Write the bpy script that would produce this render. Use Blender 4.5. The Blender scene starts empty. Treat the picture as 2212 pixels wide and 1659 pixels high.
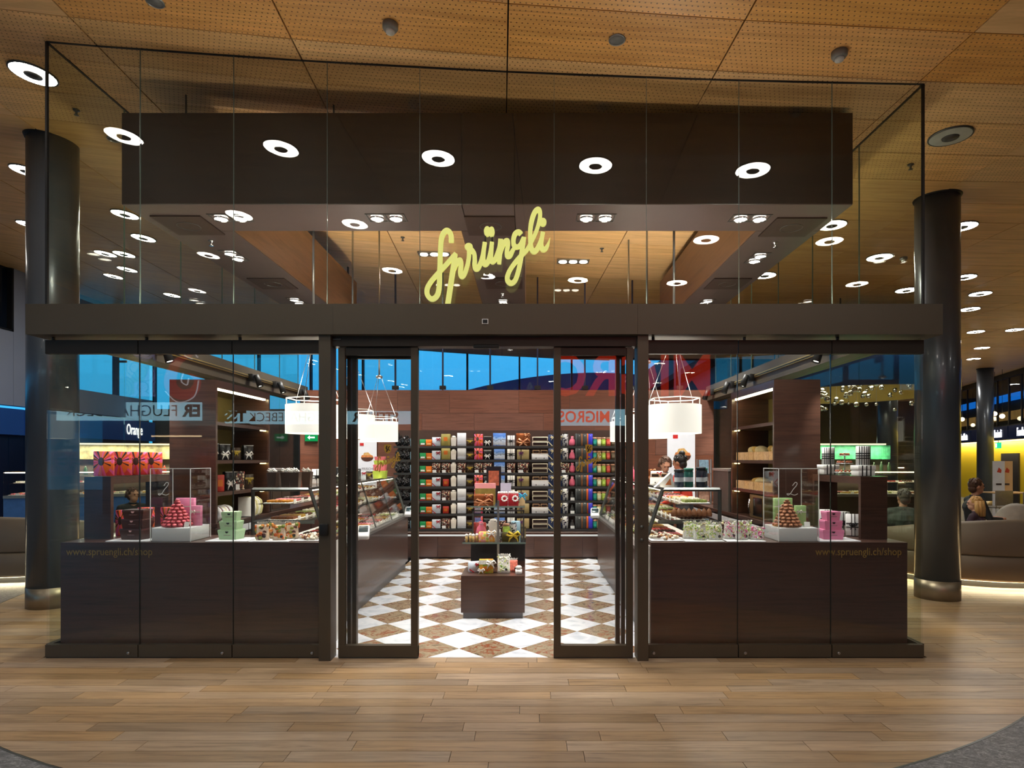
import bpy, bmesh, math, random
from mathutils import Vector, Matrix, Euler

# ------------------------------------------------------------------ camera, world, exposure
sc = bpy.context.scene
COL = sc.collection
D0, F, VX, VY, EYE = 4.78, 1320.0, 1138.0, 992.0, 1.55      # distance to the shop front, focal length (px), vanishing point, eye height
cam_data = bpy.data.cameras.new('camera')
cam = bpy.data.objects.new('camera', cam_data)
COL.objects.link(cam)
cam.location = (0, -D0, EYE)
cam.rotation_euler = (math.pi / 2, 0, 0)
cam_data.sensor_width = 36.0
cam_data.lens = 36.0 * F / 2212.0
cam_data.shift_x = -(VX - 1106.0) / 2212.0
cam_data.shift_y = (VY - 829.5) / 2212.0
cam_data.clip_end = 200
sc.camera = cam

world = bpy.data.worlds.new('dusk_sky')
sc.world = world
world.use_nodes = True
wn, wl = world.node_tree.nodes, world.node_tree.links
wn.clear()
w_out = wn.new('ShaderNodeOutputWorld')
w_bg = wn.new('ShaderNodeBackground')
w_tc = wn.new('ShaderNodeTexCoord')
w_sep = wn.new('ShaderNodeSeparateXYZ')
w_ramp = wn.new('ShaderNodeValToRGB')
w_ramp.color_ramp.elements[0].position = 0.0
w_ramp.color_ramp.elements[0].color = (0.03, 0.30, 0.62, 1)
w_ramp.color_ramp.elements[1].position = 0.6
w_ramp.color_ramp.elements[1].color = (0.012, 0.13, 0.36, 1)
e_ = w_ramp.color_ramp.elements.new(0.17)
e_.color = (0.055, 0.42, 0.80, 1)
wl.new(w_tc.outputs['Generated'], w_sep.inputs[0])
wl.new(w_sep.outputs['Z'], w_ramp.inputs[0])
wl.new(w_ramp.outputs[0], w_bg.inputs['Color'])
w_bg.inputs['Strength'].default_value = 1.6
wl.new(w_bg.outputs[0], w_out.inputs['Surface'])

sc.view_settings.view_transform = 'Standard'
sc.view_settings.look = 'None'
sc.view_settings.exposure = 0.0
sc.view_settings.gamma = 1.0
sc.view_settings.use_curve_mapping = False
sc.cycles.transparent_max_bounces = 32
sc.cycles.max_bounces = 6
sc.cycles.diffuse_bounces = 3
sc.cycles.glossy_bounces = 3
sc.cycles.use_adaptive_sampling = True
sc.cycles.adaptive_threshold = 0.045
sc.cycles.use_denoising = True
sc.cycles.sample_clamp_indirect = 6.0

RING_LIGHT = 57.0      # emission of the ring downlights
SPOT_WATT = 29.0       # each twin spot in the raft over the shop
TRACK_WATT = 15.0      # each track spot
ADDED_UPLIGHT_WATT = 15.0       # uplight line added on the header to brighten the ceiling front
SHADE_LIGHT = 0.7      # pendant shades

RND = random.Random(11)
PI = math.pi


def at(px, py, d):
    """photograph pixel + distance from the camera -> point of the place"""
    return ((px - VX) / F * d, d - D0, EYE - (py - VY) / F * d)


def ceil_z(x):
    if x > 4.5:
        x = 4.5
    return 4.578 - 0.045 * x + 0.005 * x * x


def at_ceiling(px, py):
    d = 6.0
    for _ in range(30):
        x = (px - VX) / F * d
        d = F * (ceil_z(x) - EYE) / (VY - py)
    return ((px - VX) / F * d, d - D0, ceil_z((px - VX) / F * d))


# ------------------------------------------------------------------ materials
MATS = {}


def _new(name):
    m = bpy.data.materials.new(name)
    m.use_nodes = True
    nt = m.node_tree
    nt.nodes.clear()
    out = nt.nodes.new('ShaderNodeOutputMaterial')
    return m, nt, out


def _lin(c):
    """sRGB 0-255 -> linear"""
    r = []
    for v in c[:3]:
        v = v / 255.0
        r.append(v / 12.92 if v <= 0.04045 else ((v + 0.055) / 1.055) ** 2.4)
    return (r[0], r[1], r[2], 1)


def mat(name, col, rough=0.5, metal=0.0, var=0.12, scale=8.0, stretch=(1, 1, 1), bump=0.0, emit=0.0,
        spec=0.5, coat=0.0, rand=0.0, aniso=None):
    if name in MATS:
        return MATS[name]
    m, nt, out = _new(name)
    N, L = nt.nodes, nt.links
    p = N.new('ShaderNodeBsdfPrincipled')
    L.new(p.outputs[0], out.inputs['Surface'])
    c = _lin(col)
    p.inputs['Roughness'].default_value = rough
    p.inputs['Metallic'].default_value = metal
    p.inputs['Specular IOR Level'].default_value = spec
    p.inputs['Coat Weight'].default_value = coat
    p.inputs['Coat Roughness'].default_value = 0.06
    tc = N.new('ShaderNodeTexCoord')
    mp = N.new('ShaderNodeMapping')
    mp.inputs['Scale'].default_value = stretch
    L.new(tc.outputs['Object'], mp.inputs[0])
    src = mp.outputs[0]
    if rand:
        oi = N.new('ShaderNodeObjectInfo')
        ad = N.new('ShaderNodeVectorMath'); ad.operation = 'ADD'
        ml = N.new('ShaderNodeMath'); ml.operation = 'MULTIPLY'; ml.inputs[1].default_value = 37.0
        L.new(oi.outputs['Random'], ml.inputs[0])
        L.new(src, ad.inputs[0]); L.new(ml.outputs[0], ad.inputs[1])
        src = ad.outputs[0]
    nz = N.new('ShaderNodeTexNoise')
    nz.inputs['Scale'].default_value = scale
    nz.inputs['Detail'].default_value = 6
    nz.inputs['Roughness'].default_value = 0.6
    L.new(src, nz.inputs['Vector'])
    rp = N.new('ShaderNodeValToRGB')
    rp.color_ramp.elements[0].position = 0.3
    rp.color_ramp.elements[1].position = 0.7
    rp.color_ramp.elements[0].color = (c[0] * (1 - var), c[1] * (1 - var), c[2] * (1 - var), 1)
    rp.color_ramp.elements[1].color = (min(1, c[0] * (1 + var)), min(1, c[1] * (1 + var)), min(1, c[2] * (1 + var)), 1)
    L.new(nz.outputs['Fac'], rp.inputs[0])
    cur = rp.outputs[0]
    if rand:
        hs = N.new('ShaderNodeHueSaturation')
        mr = N.new('ShaderNodeMapRange')
        mr.inputs['To Min'].default_value = 1 - rand
        mr.inputs['To Max'].default_value = 1 + rand
        L.new(oi.outputs['Random'], mr.inputs[0])
        L.new(mr.outputs[0], hs.inputs['Value'])
        wnz = N.new('ShaderNodeTexWhiteNoise'); wnz.noise_dimensions = '1D'
        L.new(oi.outputs['Random'], wnz.inputs['W'])
        m2 = N.new('ShaderNodeMapRange')
        m2.inputs['To Min'].default_value = 1 - rand
        m2.inputs['To Max'].default_value = 1 + rand * 0.6
        L.new(wnz.outputs['Value'], m2.inputs[0])
        L.new(m2.outputs[0], hs.inputs['Saturation'])
        L.new(cur, hs.inputs['Color'])
        cur = hs.outputs[0]
    L.new(cur, p.inputs['Base Color'])
    if bump:
        b = N.new('ShaderNodeBump')
        b.inputs['Strength'].default_value = bump
        b.inputs['Distance'].default_value = 0.003
        L.new(nz.outputs['Fac'], b.inputs['Height'])
        L.new(b.outputs[0], p.inputs['Normal'])
    if emit:
        L.new(cur, p.inputs['Emission Color'])
        p.inputs['Emission Strength'].default_value = emit
    MATS[name] = m
    return m


def glow(name, col, strength):
    if name in MATS:
        return MATS[name]
    m, nt, out = _new(name)
    e = nt.nodes.new('ShaderNodeEmission')
    e.inputs['Color'].default_value = _lin(col)
    e.inputs['Strength'].default_value = strength
    nt.links.new(e.outputs[0], out.inputs['Surface'])
    MATS[name] = m
    return m


def glass(name, tint=(0.97, 0.98, 0.97), f0=0.04, rough=0.0, amount=0.96):
    """a pane: clear transmission plus mirror reflection that grows towards grazing angles"""
    if name in MATS:
        return MATS[name]
    m, nt, out = _new(name)
    N, L = nt.nodes, nt.links
    lw = N.new('ShaderNodeLayerWeight'); lw.inputs['Blend'].default_value = 0.5
    pw = N.new('ShaderNodeMath'); pw.operation = 'POWER'; pw.inputs[1].default_value = 5.0
    ma = N.new('ShaderNodeMath'); ma.operation = 'MULTIPLY_ADD'
    ma.inputs[1].default_value = amount; ma.inputs[2].default_value = f0
    tr = N.new('ShaderNodeBsdfTransparent'); tr.inputs['Color'].default_value = (*tint, 1)
    gl = N.new('ShaderNodeBsdfGlossy'); gl.inputs['Roughness'].default_value = rough
    mx = N.new('ShaderNodeMixShader')
    L.new(lw.outputs['Facing'], pw.inputs[0]); L.new(pw.outputs[0], ma.inputs[0])
    L.new(ma.outputs[0], mx.inputs[0]); L.new(tr.outputs[0], mx.inputs[1]); L.new(gl.outputs[0], mx.inputs[2])
    L.new(mx.outputs[0], out.inputs['Surface'])
    MATS[name] = m
    return m


def node_mat(name, rough=0.5, coat=0.0):
    m, nt, out = _new(name)
    p = nt.nodes.new('ShaderNodeBsdfPrincipled')
    p.inputs['Roughness'].default_value = rough
    p.inputs['Coat Weight'].default_value = coat
    nt.links.new(p.outputs[0], out.inputs['Surface'])
    MATS[name] = m
    return m, nt.nodes, nt.links, p


def ramp(N, stops, constant=False):
    r = N.new('ShaderNodeValToRGB')
    if constant:
        r.color_ramp.interpolation = 'CONSTANT'
    els = r.color_ramp.elements
    els[0].position, els[0].color = stops[0][0], _lin(stops[0][1])
    els[1].position, els[1].color = stops[-1][0], _lin(stops[-1][1])
    for pos, c in stops[1:-1]:
        e = els.new(pos); e.color = _lin(c)
    return r


def mathn(N, L, op, a, b=None, c=None):
    n = N.new('ShaderNodeMath'); n.operation = op
    for i, v in enumerate((a, b, c)):
        if v is None:
            continue
        if isinstance(v, (int, float)):
            n.inputs[i].default_value = v
        else:
            L.new(v, n.inputs[i])
    return n.outputs[0]


# --- woods
def wood(name, col, dark, scale=3.0, stretch=(0.6, 9, 9), rough=0.35, rand=0.12, coat=0.0, spec=0.5, bump=0.05):
    m, N, L, p = node_mat(name, rough, coat)
    p.inputs['Specular IOR Level'].default_value = spec
    tc = N.new('ShaderNodeTexCoord'); mp = N.new('ShaderNodeMapping'); mp.inputs['Scale'].default_value = stretch
    L.new(tc.outputs['Object'], mp.inputs[0])
    oi = N.new('ShaderNodeObjectInfo')
    ad = N.new('ShaderNodeVectorMath'); ad.operation = 'ADD'
    L.new(mp.outputs[0], ad.inputs[0]); L.new(mathn(N, L, 'MULTIPLY', oi.outputs['Random'], 61.0), ad.inputs[1])
    nz = N.new('ShaderNodeTexNoise'); nz.inputs['Scale'].default_value = scale
    nz.inputs['Detail'].default_value = 9; nz.inputs['Roughness'].default_value = 0.68; nz.inputs['Distortion'].default_value = 0.9
    L.new(ad.outputs[0], nz.inputs['Vector'])
    rp = ramp(N, [(0.33, dark), (0.5, col), (0.68, tuple(min(255, int(v * 1.1)) for v in col))])
    L.new(nz.outputs['Fac'], rp.inputs[0])
    hs = N.new('ShaderNodeHueSaturation')
    mr = N.new('ShaderNodeMapRange'); mr.inputs['To Min'].default_value = 1 - rand; mr.inputs['To Max'].default_value = 1 + rand
    L.new(oi.outputs['Random'], mr.inputs[0]); L.new(mr.outputs[0], hs.inputs['Value'])
    wz = N.new('ShaderNodeTexWhiteNoise'); wz.noise_dimensions = '1D'; L.new(oi.outputs['Random'], wz.inputs['W'])
    m2 = N.new('ShaderNodeMapRange'); m2.inputs['To Min'].default_value = 1 - rand * 1.2; m2.inputs['To Max'].default_value = 1 + rand * 0.6
    L.new(wz.outputs['Value'], m2.inputs[0]); L.new(m2.outputs[0], hs.inputs['Saturation'])
    L.new(rp.outputs[0], hs.inputs['Color']); L.new(hs.outputs[0], p.inputs['Base Color'])
    if bump:
        b = N.new('ShaderNodeBump'); b.inputs['Strength'].default_value = bump; b.inputs['Distance'].default_value = 0.002
        L.new(nz.outputs['Fac'], b.inputs['Height']); L.new(b.outputs[0], p.inputs['Normal'])
    return m


M_OAK = wood('oak_plank', (158, 130, 98), (124, 99, 72), scale=2.2, stretch=(0.9, 14, 14), rough=0.36, rand=0.17, bump=0.08)
M_VENEER = wood('dark_veneer', (70, 47, 38), (52, 34, 28), scale=2.6, stretch=(0.7, 10, 16), rough=0.3, rand=0.05, coat=0.15, bump=0.02)
M_VENEER_PANEL = wood('wall_veneer', (112, 70, 54), (92, 54, 41), scale=2.4, stretch=(0.7, 10, 14), rough=0.4, rand=0.08, bump=0.02)
M_RAFT = wood('raft_laminate', (40, 29, 22), (35, 25, 19), scale=1.6, stretch=(0.5, 4, 10), rough=0.5, rand=0.02, spec=0.22, bump=0.0)
M_CRATE = wood('crate_wood', (205, 165, 115), (180, 135, 88), scale=4, stretch=(1, 8, 8), rough=0.6, rand=0.06)


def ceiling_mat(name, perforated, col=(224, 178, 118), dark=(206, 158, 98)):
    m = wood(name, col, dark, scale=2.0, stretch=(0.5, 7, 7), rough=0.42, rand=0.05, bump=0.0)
    if perforated:
        N, L = m.node_tree.nodes, m.node_tree.links
        p = [n for n in N if n.type == 'BSDF_PRINCIPLED'][0]
        link = p.inputs['Base Color'].links[0]
        base = link.from_socket
        tc = N.new('ShaderNodeTexCoord'); sp = N.new('ShaderNodeSeparateXYZ'); L.new(tc.outputs['Object'], sp.inputs[0])
        row = mathn(N, L, 'FLOOR', mathn(N, L, 'DIVIDE', sp.outputs['Y'], 0.039))
        off = mathn(N, L, 'MULTIPLY', mathn(N, L, 'MODULO', mathn(N, L, 'ADD', row, 40), 2.0), 0.5)
        fx = mathn(N, L, 'SUBTRACT', mathn(N, L, 'FRACT', mathn(N, L, 'ADD', mathn(N, L, 'DIVIDE', sp.outputs['X'], 0.039), mathn(N, L, 'ADD', off, 60.0))), 0.5)
        fy = mathn(N, L, 'SUBTRACT', mathn(N, L, 'FRACT', mathn(N, L, 'ADD', mathn(N, L, 'DIVIDE', sp.outputs['Y'], 0.039), 40.0)), 0.5)
        r2 = mathn(N, L, 'ADD', mathn(N, L, 'MULTIPLY', fx, fx), mathn(N, L, 'MULTIPLY', fy, fy))
        hole = mathn(N, L, 'LESS_THAN', r2, 0.02)
        mx = N.new('ShaderNodeMix'); mx.data_type = 'RGBA'
        L.new(hole, mx.inputs['Factor']); L.new(base, mx.inputs['A']); mx.inputs['B'].default_value = _lin((122, 82, 42))
        L.new(mx.outputs['Result'], p.inputs['Base Color'])
    return m


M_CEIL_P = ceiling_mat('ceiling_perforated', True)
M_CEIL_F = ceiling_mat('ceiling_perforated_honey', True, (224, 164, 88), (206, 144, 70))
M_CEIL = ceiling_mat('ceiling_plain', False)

# --- stones
m_, N_, L_, p_ = node_mat('marble_brown', 0.12)
tc_ = N_.new('ShaderNodeTexCoord'); oi_ = N_.new('ShaderNodeObjectInfo')
ad_ = N_.new('ShaderNodeVectorMath'); ad_.operation = 'ADD'
L_.new(tc_.outputs['Object'], ad_.inputs[0]); L_.new(mathn(N_, L_, 'MULTIPLY', oi_.outputs['Random'], 50.0), ad_.inputs[1])
nz_ = N_.new('ShaderNodeTexNoise'); nz_.inputs['Scale'].default_value = 7; nz_.inputs['Detail'].default_value = 12; nz_.inputs['Roughness'].default_value = 0.75; nz_.inputs['Distortion'].default_value = 2.2
L_.new(ad_.outputs[0], nz_.inputs['Vector'])
rp_ = ramp(N_, [(0.3, (74, 64, 50)), (0.42, (122, 106, 84)), (0.48, (158, 142, 118)), (0.54, (132, 112, 88)), (0.58, (136, 60, 32)), (0.605, (140, 72, 42)), (0.635, (126, 110, 90)), (0.8, (208, 198, 182))])
L_.new(nz_.outputs['Fac'], rp_.inputs[0]); L_.new(rp_.outputs[0], p_.inputs['Base Color'])
M_MARB_B = m_
m_, N_, L_, p_ = node_mat('marble_white', 0.12)
tc_ = N_.new('ShaderNodeTexCoord'); oi_ = N_.new('ShaderNodeObjectInfo')
ad_ = N_.new('ShaderNodeVectorMath'); ad_.operation = 'ADD'
L_.new(tc_.outputs['Object'], ad_.inputs[0]); L_.new(mathn(N_, L_, 'MULTIPLY', oi_.outputs['Random'], 50.0), ad_.inputs[1])
nz_ = N_.new('ShaderNodeTexNoise'); nz_.inputs['Scale'].default_value = 5; nz_.inputs['Detail'].default_value = 8; nz_.inputs['Distortion'].default_value = 1.2
L_.new(ad_.outputs[0], nz_.inputs['Vector'])
rp_ = ramp(N_, [(0.3, (188, 194, 205)), (0.5, (216, 220, 226)), (0.7, (228, 230, 234))])
L_.new(nz_.outputs['Fac'], rp_.inputs[0]); L_.new(rp_.outputs[0], p_.inputs['Base Color'])
M_MARB_W = m_
m_, N_, L_, p_ = node_mat('grey_granite', 0.45)
tc_ = N_.new('ShaderNodeTexCoord'); mp_ = N_.new('ShaderNodeMapping'); mp_.inputs['Scale'].default_value = (1.0, 1.6, 1); mp_.inputs['Rotation'].default_value = (0, 0, 0.6)
L_.new(tc_.outputs['Object'], mp_.inputs[0])
nz_ = N_.new('ShaderNodeTexNoise'); nz_.inputs['Scale'].default_value = 26; nz_.inputs['Detail'].default_value = 10; nz_.inputs['Roughness'].default_value = 0.8; nz_.inputs['Distortion'].default_value = 1.5
L_.new(mp_.outputs[0], nz_.inputs['Vector'])
rp_ = ramp(N_, [(0.36, (52, 52, 56)), (0.5, (98, 98, 102)), (0.62, (150, 150, 152))])
L_.new(nz_.outputs['Fac'], rp_.inputs[0]); L_.new(rp_.outputs[0], p_.inputs['Base Color'])
b_ = N_.new('ShaderNodeBump'); b_.inputs['Strength'].default_value = 0.3; b_.inputs['Distance'].default_value = 0.004
L_.new(nz_.outputs['Fac'], b_.inputs['Height']); L_.new(b_.outputs[0], p_.inputs['Normal'])
M_GRANITE = m_

# --- plain ones
M_BRONZE = mat('bronze_metal', (84, 75, 62), 0.42, 0.35, 0.04, 3)
M_BRONZE_D = mat('bronze_metal_dark', (50, 42, 34), 0.4, 0.35, 0.04, 3)
M_BLACK = mat('black_matt', (14, 14, 15), 0.5, 0, 0.1)
M_STEEL = mat('brushed_steel', (170, 170, 168), 0.28, 0.9, 0.06, 30, (1, 1, 12))
M_STEEL_D = mat('dark_steel', (92, 94, 92), 0.35, 0.8, 0.06, 20)
M_CHROME = mat('chrome', (220, 222, 226), 0.06, 1.0, 0.02)
M_WHITE = mat('white_board', (236, 236, 236), 0.4, 0, 0.02)
M_LACQ = mat('white_lacquer', (225, 228, 232), 0.25, 0, 0.02)
M_CARD = mat('white_card', (242, 242, 240), 0.6, 0, 0.02)
M_COLUMN = mat('column_paint', (84, 92, 102), 0.3, 0.3, 0.04, 2, coat=0.2)
M_GLASS = glass('facade_glass', (0.975, 0.985, 0.975), 0.035)
M_GLASS_UP = glass('upper_glass', (0.965, 0.975, 0.955), 0.035)
M_GLASS_SIDE = glass('side_glass', (0.93, 0.95, 0.88), 0.03, amount=0.5)
M_GLASS_CASE = glass('case_glass', (0.985, 0.99, 0.985), 0.03)
M_EDGE = mat('glass_edge', (96, 112, 104), 0.3, 0, 0.05, emit=0.0)
M_ACRYL_E = mat('acrylic_edge', (235, 240, 240), 0.3, 0, 0.02)
M_RING = glow('ring_diffuser', (255, 250, 240), RING_LIGHT)
M_LAMP = glow('spot_lens', (255, 246, 232), 20.0)
M_YELLOW = mat('sign_yellow', (222, 226, 128), 0.4, 0, 0.03, emit=0.5)
M_GOLD = mat('gold_print', (196, 156, 56), 0.45, 0.15, 0.05)


# ------------------------------------------------------------------ mesh helpers
class MB:
    def __init__(s):
        s.v, s.f, s.m, s.s = [], [], [], []

    def add(s, vs, fs, mi=0, smooth=False, xf=None):
        o = len(s.v)
        if xf is not None:
            vs = [xf @ Vector(v) for v in vs]
        s.v.extend([tuple(v) for v in vs])
        for f in fs:
            s.f.append(tuple(i + o for i in f)); s.m.append(mi); s.s.append(smooth)
        return s

    def box(s, x0, x1, y0, y1, z0, z1, mi=0, xf=None):
        vs = [(x, y, z) for z in (z0, z1) for y in (y0, y1) for x in (x0, x1)]
        fs = [(0, 2, 3, 1), (4, 5, 7, 6), (0, 1, 5, 4), (2, 6, 7, 3), (0, 4, 6, 2), (1, 3, 7, 5)]
        return s.add(vs, fs, mi, False, xf)

    def rbox(s, x0, x1, y0, y1, z0, z1, r=0.01, mi=0, seg=2, xf=None):
        bm = bmesh.new()
        bmesh.ops.create_cube(bm, size=1)
        for v in bm.verts:
            v.co = Vector(((x0 + x1) / 2 + v.co.x * (x1 - x0), (y0 + y1) / 2 + v.co.y * (y1 - y0), (z0 + z1) / 2 + v.co.z * (z1 - z0)))
        bmesh.ops.bevel(bm, geom=bm.edges[:], offset=r, segments=seg, affect='EDGES', profile=0.5)
        s.frombm(bm, mi, True, xf)
        return s

    def frombm(s, bm, mi=0, smooth=False, xf=None):
        bm.verts.index_update()
        s.add([v.co.copy() for v in bm.verts], [[v.index for v in f.verts] for f in bm.faces], mi, smooth, xf)
        bm.free()

    def taper(s, x, y, z0, z1, k, mi=0, xf=None):
        """box with half sizes x, y at the bottom and k times that on top"""
        vs = [(-x, -y, z0), (x, -y, z0), (x, y, z0), (-x, y, z0), (-x * k, -y * k, z1), (x * k, -y * k, z1), (x * k, y * k, z1), (-x * k, y * k, z1)]
        fs = [(3, 2, 1, 0), (4, 5, 6, 7), (0, 1, 5, 4), (1, 2, 6, 5), (2, 3, 7, 6), (3, 0, 4, 7)]
        return s.add(vs, fs, mi, False, xf)

    def prism(s, poly, a0, a1, axis='z', mi=0, xf=None, smooth=False):
        n = len(poly)
        if axis == 'z':
            mk = lambda p, a: (p[0], p[1], a)
        elif axis == 'y':
            mk = lambda p, a: (p[0], a, p[1])
        else:
            mk = lambda p, a: (a, p[0], p[1])
        vs = [mk(p, a0) for p in poly] + [mk(p, a1) for p in poly]
        fs = [tuple(range(n))[::-1], tuple(range(n, 2 * n))]
        fs += [(i, (i + 1) % n, n + (i + 1) % n, n + i) for i in range(n)]
        return s.add(vs, fs, mi, smooth, xf)

    def lathe(s, prof, n=24, c=(0, 0, 0), mi=0, smooth=True, xf=None, cap=True):
        vs, fs = [], []
        for r, z in prof:
            for i in range(n):
                a = 2 * PI * i / n
                vs.append((c[0] + r * math.cos(a), c[1] + r * math.sin(a), c[2] + z))
        for j in range(len(prof) - 1):
            for i in range(n):
                fs.append((j * n + i, j * n + (i + 1) % n, (j + 1) * n + (i + 1) % n, (j + 1) * n + i))
        if cap:
            if prof[0][0] > 1e-5:
                fs.append(tuple(range(n))[::-1])
            if prof[-1][0] > 1e-5:
                fs.append(tuple((len(prof) - 1) * n + i for i in range(n)))
        return s.add(vs, fs, mi, smooth, xf)

    def tube(s, pts, r, n=8, mi=0, closed=False, smooth=True):
        pts = [Vector(p) for p in pts]
        k = len(pts)
        rad = r if isinstance(r, (list, tuple)) else [r] * k
        vs, fs = [], []
        for i, p in enumerate(pts):
            a = pts[(i - 1) % k] if (i or closed) else p
            b = pts[(i + 1) % k] if (i < k - 1 or closed) else p
            t = (b - a).normalized() if (b - a).length > 1e-9 else Vector((0, 0, 1))
            up = Vector((0, 0, 1)) if abs(t.z) < 0.95 else Vector((1, 0, 0))
            u = t.cross(up).normalized(); w = t.cross(u).normalized()
            for j in range(n):
                ang = 2 * PI * j / n
                vs.append(p + (u * math.cos(ang) + w * math.sin(ang)) * rad[i])
        for i in range(k if closed else k - 1):
            for j in range(n):
                a0, a1 = i * n, ((i + 1) % k) * n
                fs.append((a0 + j, a0 + (j + 1) % n, a1 + (j + 1) % n, a1 + j))
        if not closed:
            fs.append(tuple(range(n))[::-1]); fs.append(tuple((k - 1) * n + j for j in range(n)))
        return s.add(vs, fs, mi, smooth)

    def ball(s, c, r, n=12, mi=0, xf=None):
        r = (r, r, r) if isinstance(r, (int, float)) else r
        m = max(4, n * 2 // 3)
        vs, fs = [(c[0], c[1], c[2] - r[2])], []
        for j in range(1, m):
            th = PI * j / m
            for i in range(n):
                a = 2 * PI * i / n
                vs.append((c[0] + r[0] * math.sin(th) * math.cos(a), c[1] + r[1] * math.sin(th) * math.sin(a), c[2] - r[2] * math.cos(th)))
        vs.append((c[0], c[1], c[2] + r[2]))
        for i in range(n):
            fs.append((0, 1 + (i + 1) % n, 1 + i))
            for j in range(m - 2):
                a, b = 1 + j * n, 1 + (j + 1) * n
                fs.append((a + i, a + (i + 1) % n, b + (i + 1) % n, b + i))
            fs.append((1 + (m - 2) * n + i, 1 + (m - 2) * n + (i + 1) % n, len(vs) - 1))
        return s.add(vs, fs, mi, True, xf)

    def mesh(s, name, mats):
        me = bpy.data.meshes.new(name)
        me.from_pydata(s.v, [], s.f)
        mats = mats if isinstance(mats, (list, tuple)) else [mats]
        for m in mats:
            me.materials.append(m)
        me.polygons.foreach_set('material_index', s.m)
        me.polygons.foreach_set('use_smooth', s.s)
        me.update()
        return me

    def obj(s, name, mats, parent=None, loc=(0, 0, 0), rot=(0, 0, 0)):
        return link(name, s.mesh(name, mats), parent, loc, rot)


def link(name, me, parent=None, loc=(0, 0, 0), rot=(0, 0, 0)):
    o = bpy.data.objects.new(name, me)
    COL.objects.link(o)
    o.location = loc; o.rotation_euler = rot
    if parent is not None:
        o.parent = parent
    return o


def tag(o, label, cat, group=None):
    o['label'] = label; o['category'] = cat
    if group:
        o['group'] = group
    return o


def thing(name, label, cat, loc=(0, 0, 0), rz=0.0, group=None, parent=None):
    o = bpy.data.objects.new(name, None)
    o.empty_display_size = 0.05
    COL.objects.link(o)
    o.location = loc; o.rotation_euler = (0, 0, rz)
    return tag(o, label, cat, group)


def struct(o, label=None):
    o['kind'] = 'structure'
    if label:
        o['label'] = label
    return o


CHILDREN = {}


def kids(o):
    return [c for c in o.children]


def copy_tree(o, loc=None, rz=None, label=None, parent=None, group=None, scale=None):
    c = o.copy()
    COL.objects.link(c)
    if parent is not None:
        c.parent = parent
    if loc is not None:
        c.location = loc
    if rz is not None:
        c.rotation_euler = (c.rotation_euler[0], c.rotation_euler[1], rz)
    if scale is not None:
        c.scale = (scale, scale, scale) if isinstance(scale, (int, float)) else scale
    if label:
        c['label'] = label
    if group:
        c['group'] = group
    for ch in kids(o):
        copy_tree(ch, parent=c)
    return c


def text_mesh(txt, size, depth=0.002, mats=None, align='CENTER', bold=0.0, sx=1.0, name='lettering', mirror=False):
    cu = bpy.data.curves.new('tmp_text', 'FONT')
    cu.body = txt; cu.size = size; cu.extrude = depth; cu.align_x = align; cu.align_y = 'CENTER'; cu.offset = bold
    cu.resolution_u = 3
    ob = bpy.data.objects.new('tmp_text', cu)
    COL.objects.link(ob)
    dg = bpy.context.evaluated_depsgraph_get()
    me = bpy.data.meshes.new_from_object(ob.evaluated_get(dg))
    COL.objects.unlink(ob); bpy.data.objects.remove(ob); bpy.data.curves.remove(cu)
    me.name = name
    me.materials.clear(); me.materials.append(mats)
    if sx != 1.0:
        for v in me.vertices:
            v.co.x *= sx
    return me


def catmull(pts, k=8):
    out = []
    n = len(pts)
    for i in range(n - 1):
        p0, p1, p2, p3 = pts[max(i - 1, 0)], pts[i], pts[i + 1], pts[min(i + 2, n - 1)]
        for j in range(k):
            t = j / k
            out.append(tuple(0.5 * (2 * b + (c - a) * t + (2 * a - 5 * b + 4 * c - d) * t * t + (3 * b - a - 3 * c + d) * t ** 3)
                             for a, b, c, d in zip(p0, p1, p2, p3)))
    out.append(tuple(pts[-1]))
    return out


def stroke(mb, pts, width, y0, y1, mi=0, k=8, round_ends=(True, True)):
    """a flat lettering stroke in the XZ plane, given thickness along Y; width may be a list per point"""
    if not isinstance(width, (list, tuple)):
        width = [width] * len(pts)
    s = catmull([(p[0], p[1], w) for p, w in zip(pts, width)], k)
    n = len(s)
    L, Rr = [], []
    for i in range(n):
        a, b = s[max(i - 1, 0)], s[min(i + 1, n - 1)]
        dx, dz = b[0] - a[0], b[1] - a[1]
        l = math.hypot(dx, dz) or 1
        nx, nz = -dz / l, dx / l
        h = s[i][2] / 2
        L.append((s[i][0] + nx * h, s[i][1] + nz * h)); Rr.append((s[i][0] - nx * h, s[i][1] - nz * h))
    vs, fs = [], []
    for i in range(n):
        for q in (L[i], Rr[i]):
            vs.append((q[0], y0, q[1])); vs.append((q[0], y1, q[1]))
    for i in range(n - 1):
        a, b = i * 4, (i + 1) * 4
        fs += [(a, a + 2, b + 2, b), (a + 1, b + 1, b + 3, a + 3), (a, b, b + 1, a + 1), (a + 2, a + 3, b + 3, b + 2)]
    fs += [(0, 1, 3, 2), (4 * n - 4, 4 * n - 2, 4 * n - 1, 4 * n - 3)]
    mb.add(vs, fs, mi)
    for e, q in ((0, s[0]), (1, s[-1])):
        if round_ends[e]:
            mb.prism([(q[0] + q[2] / 2 * math.cos(2 * PI * i / 16), q[1] + q[2] / 2 * math.sin(2 * PI * i / 16)) for i in range(16)], y0, y1, 'y', mi)


NTH = ['first', 'second', 'third', 'fourth', 'fifth', 'sixth', 'seventh', 'eighth', 'ninth', 'tenth', 'eleventh', 'twelfth', 'thirteenth', 'fourteenth', 'fifteenth', 'sixteenth', 'seventeenth', 'eighteenth', 'nineteenth', 'twentieth']
ORD = ['topmost', 'second', 'third', 'fourth', 'fifth', 'sixth', 'lowest']

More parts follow.
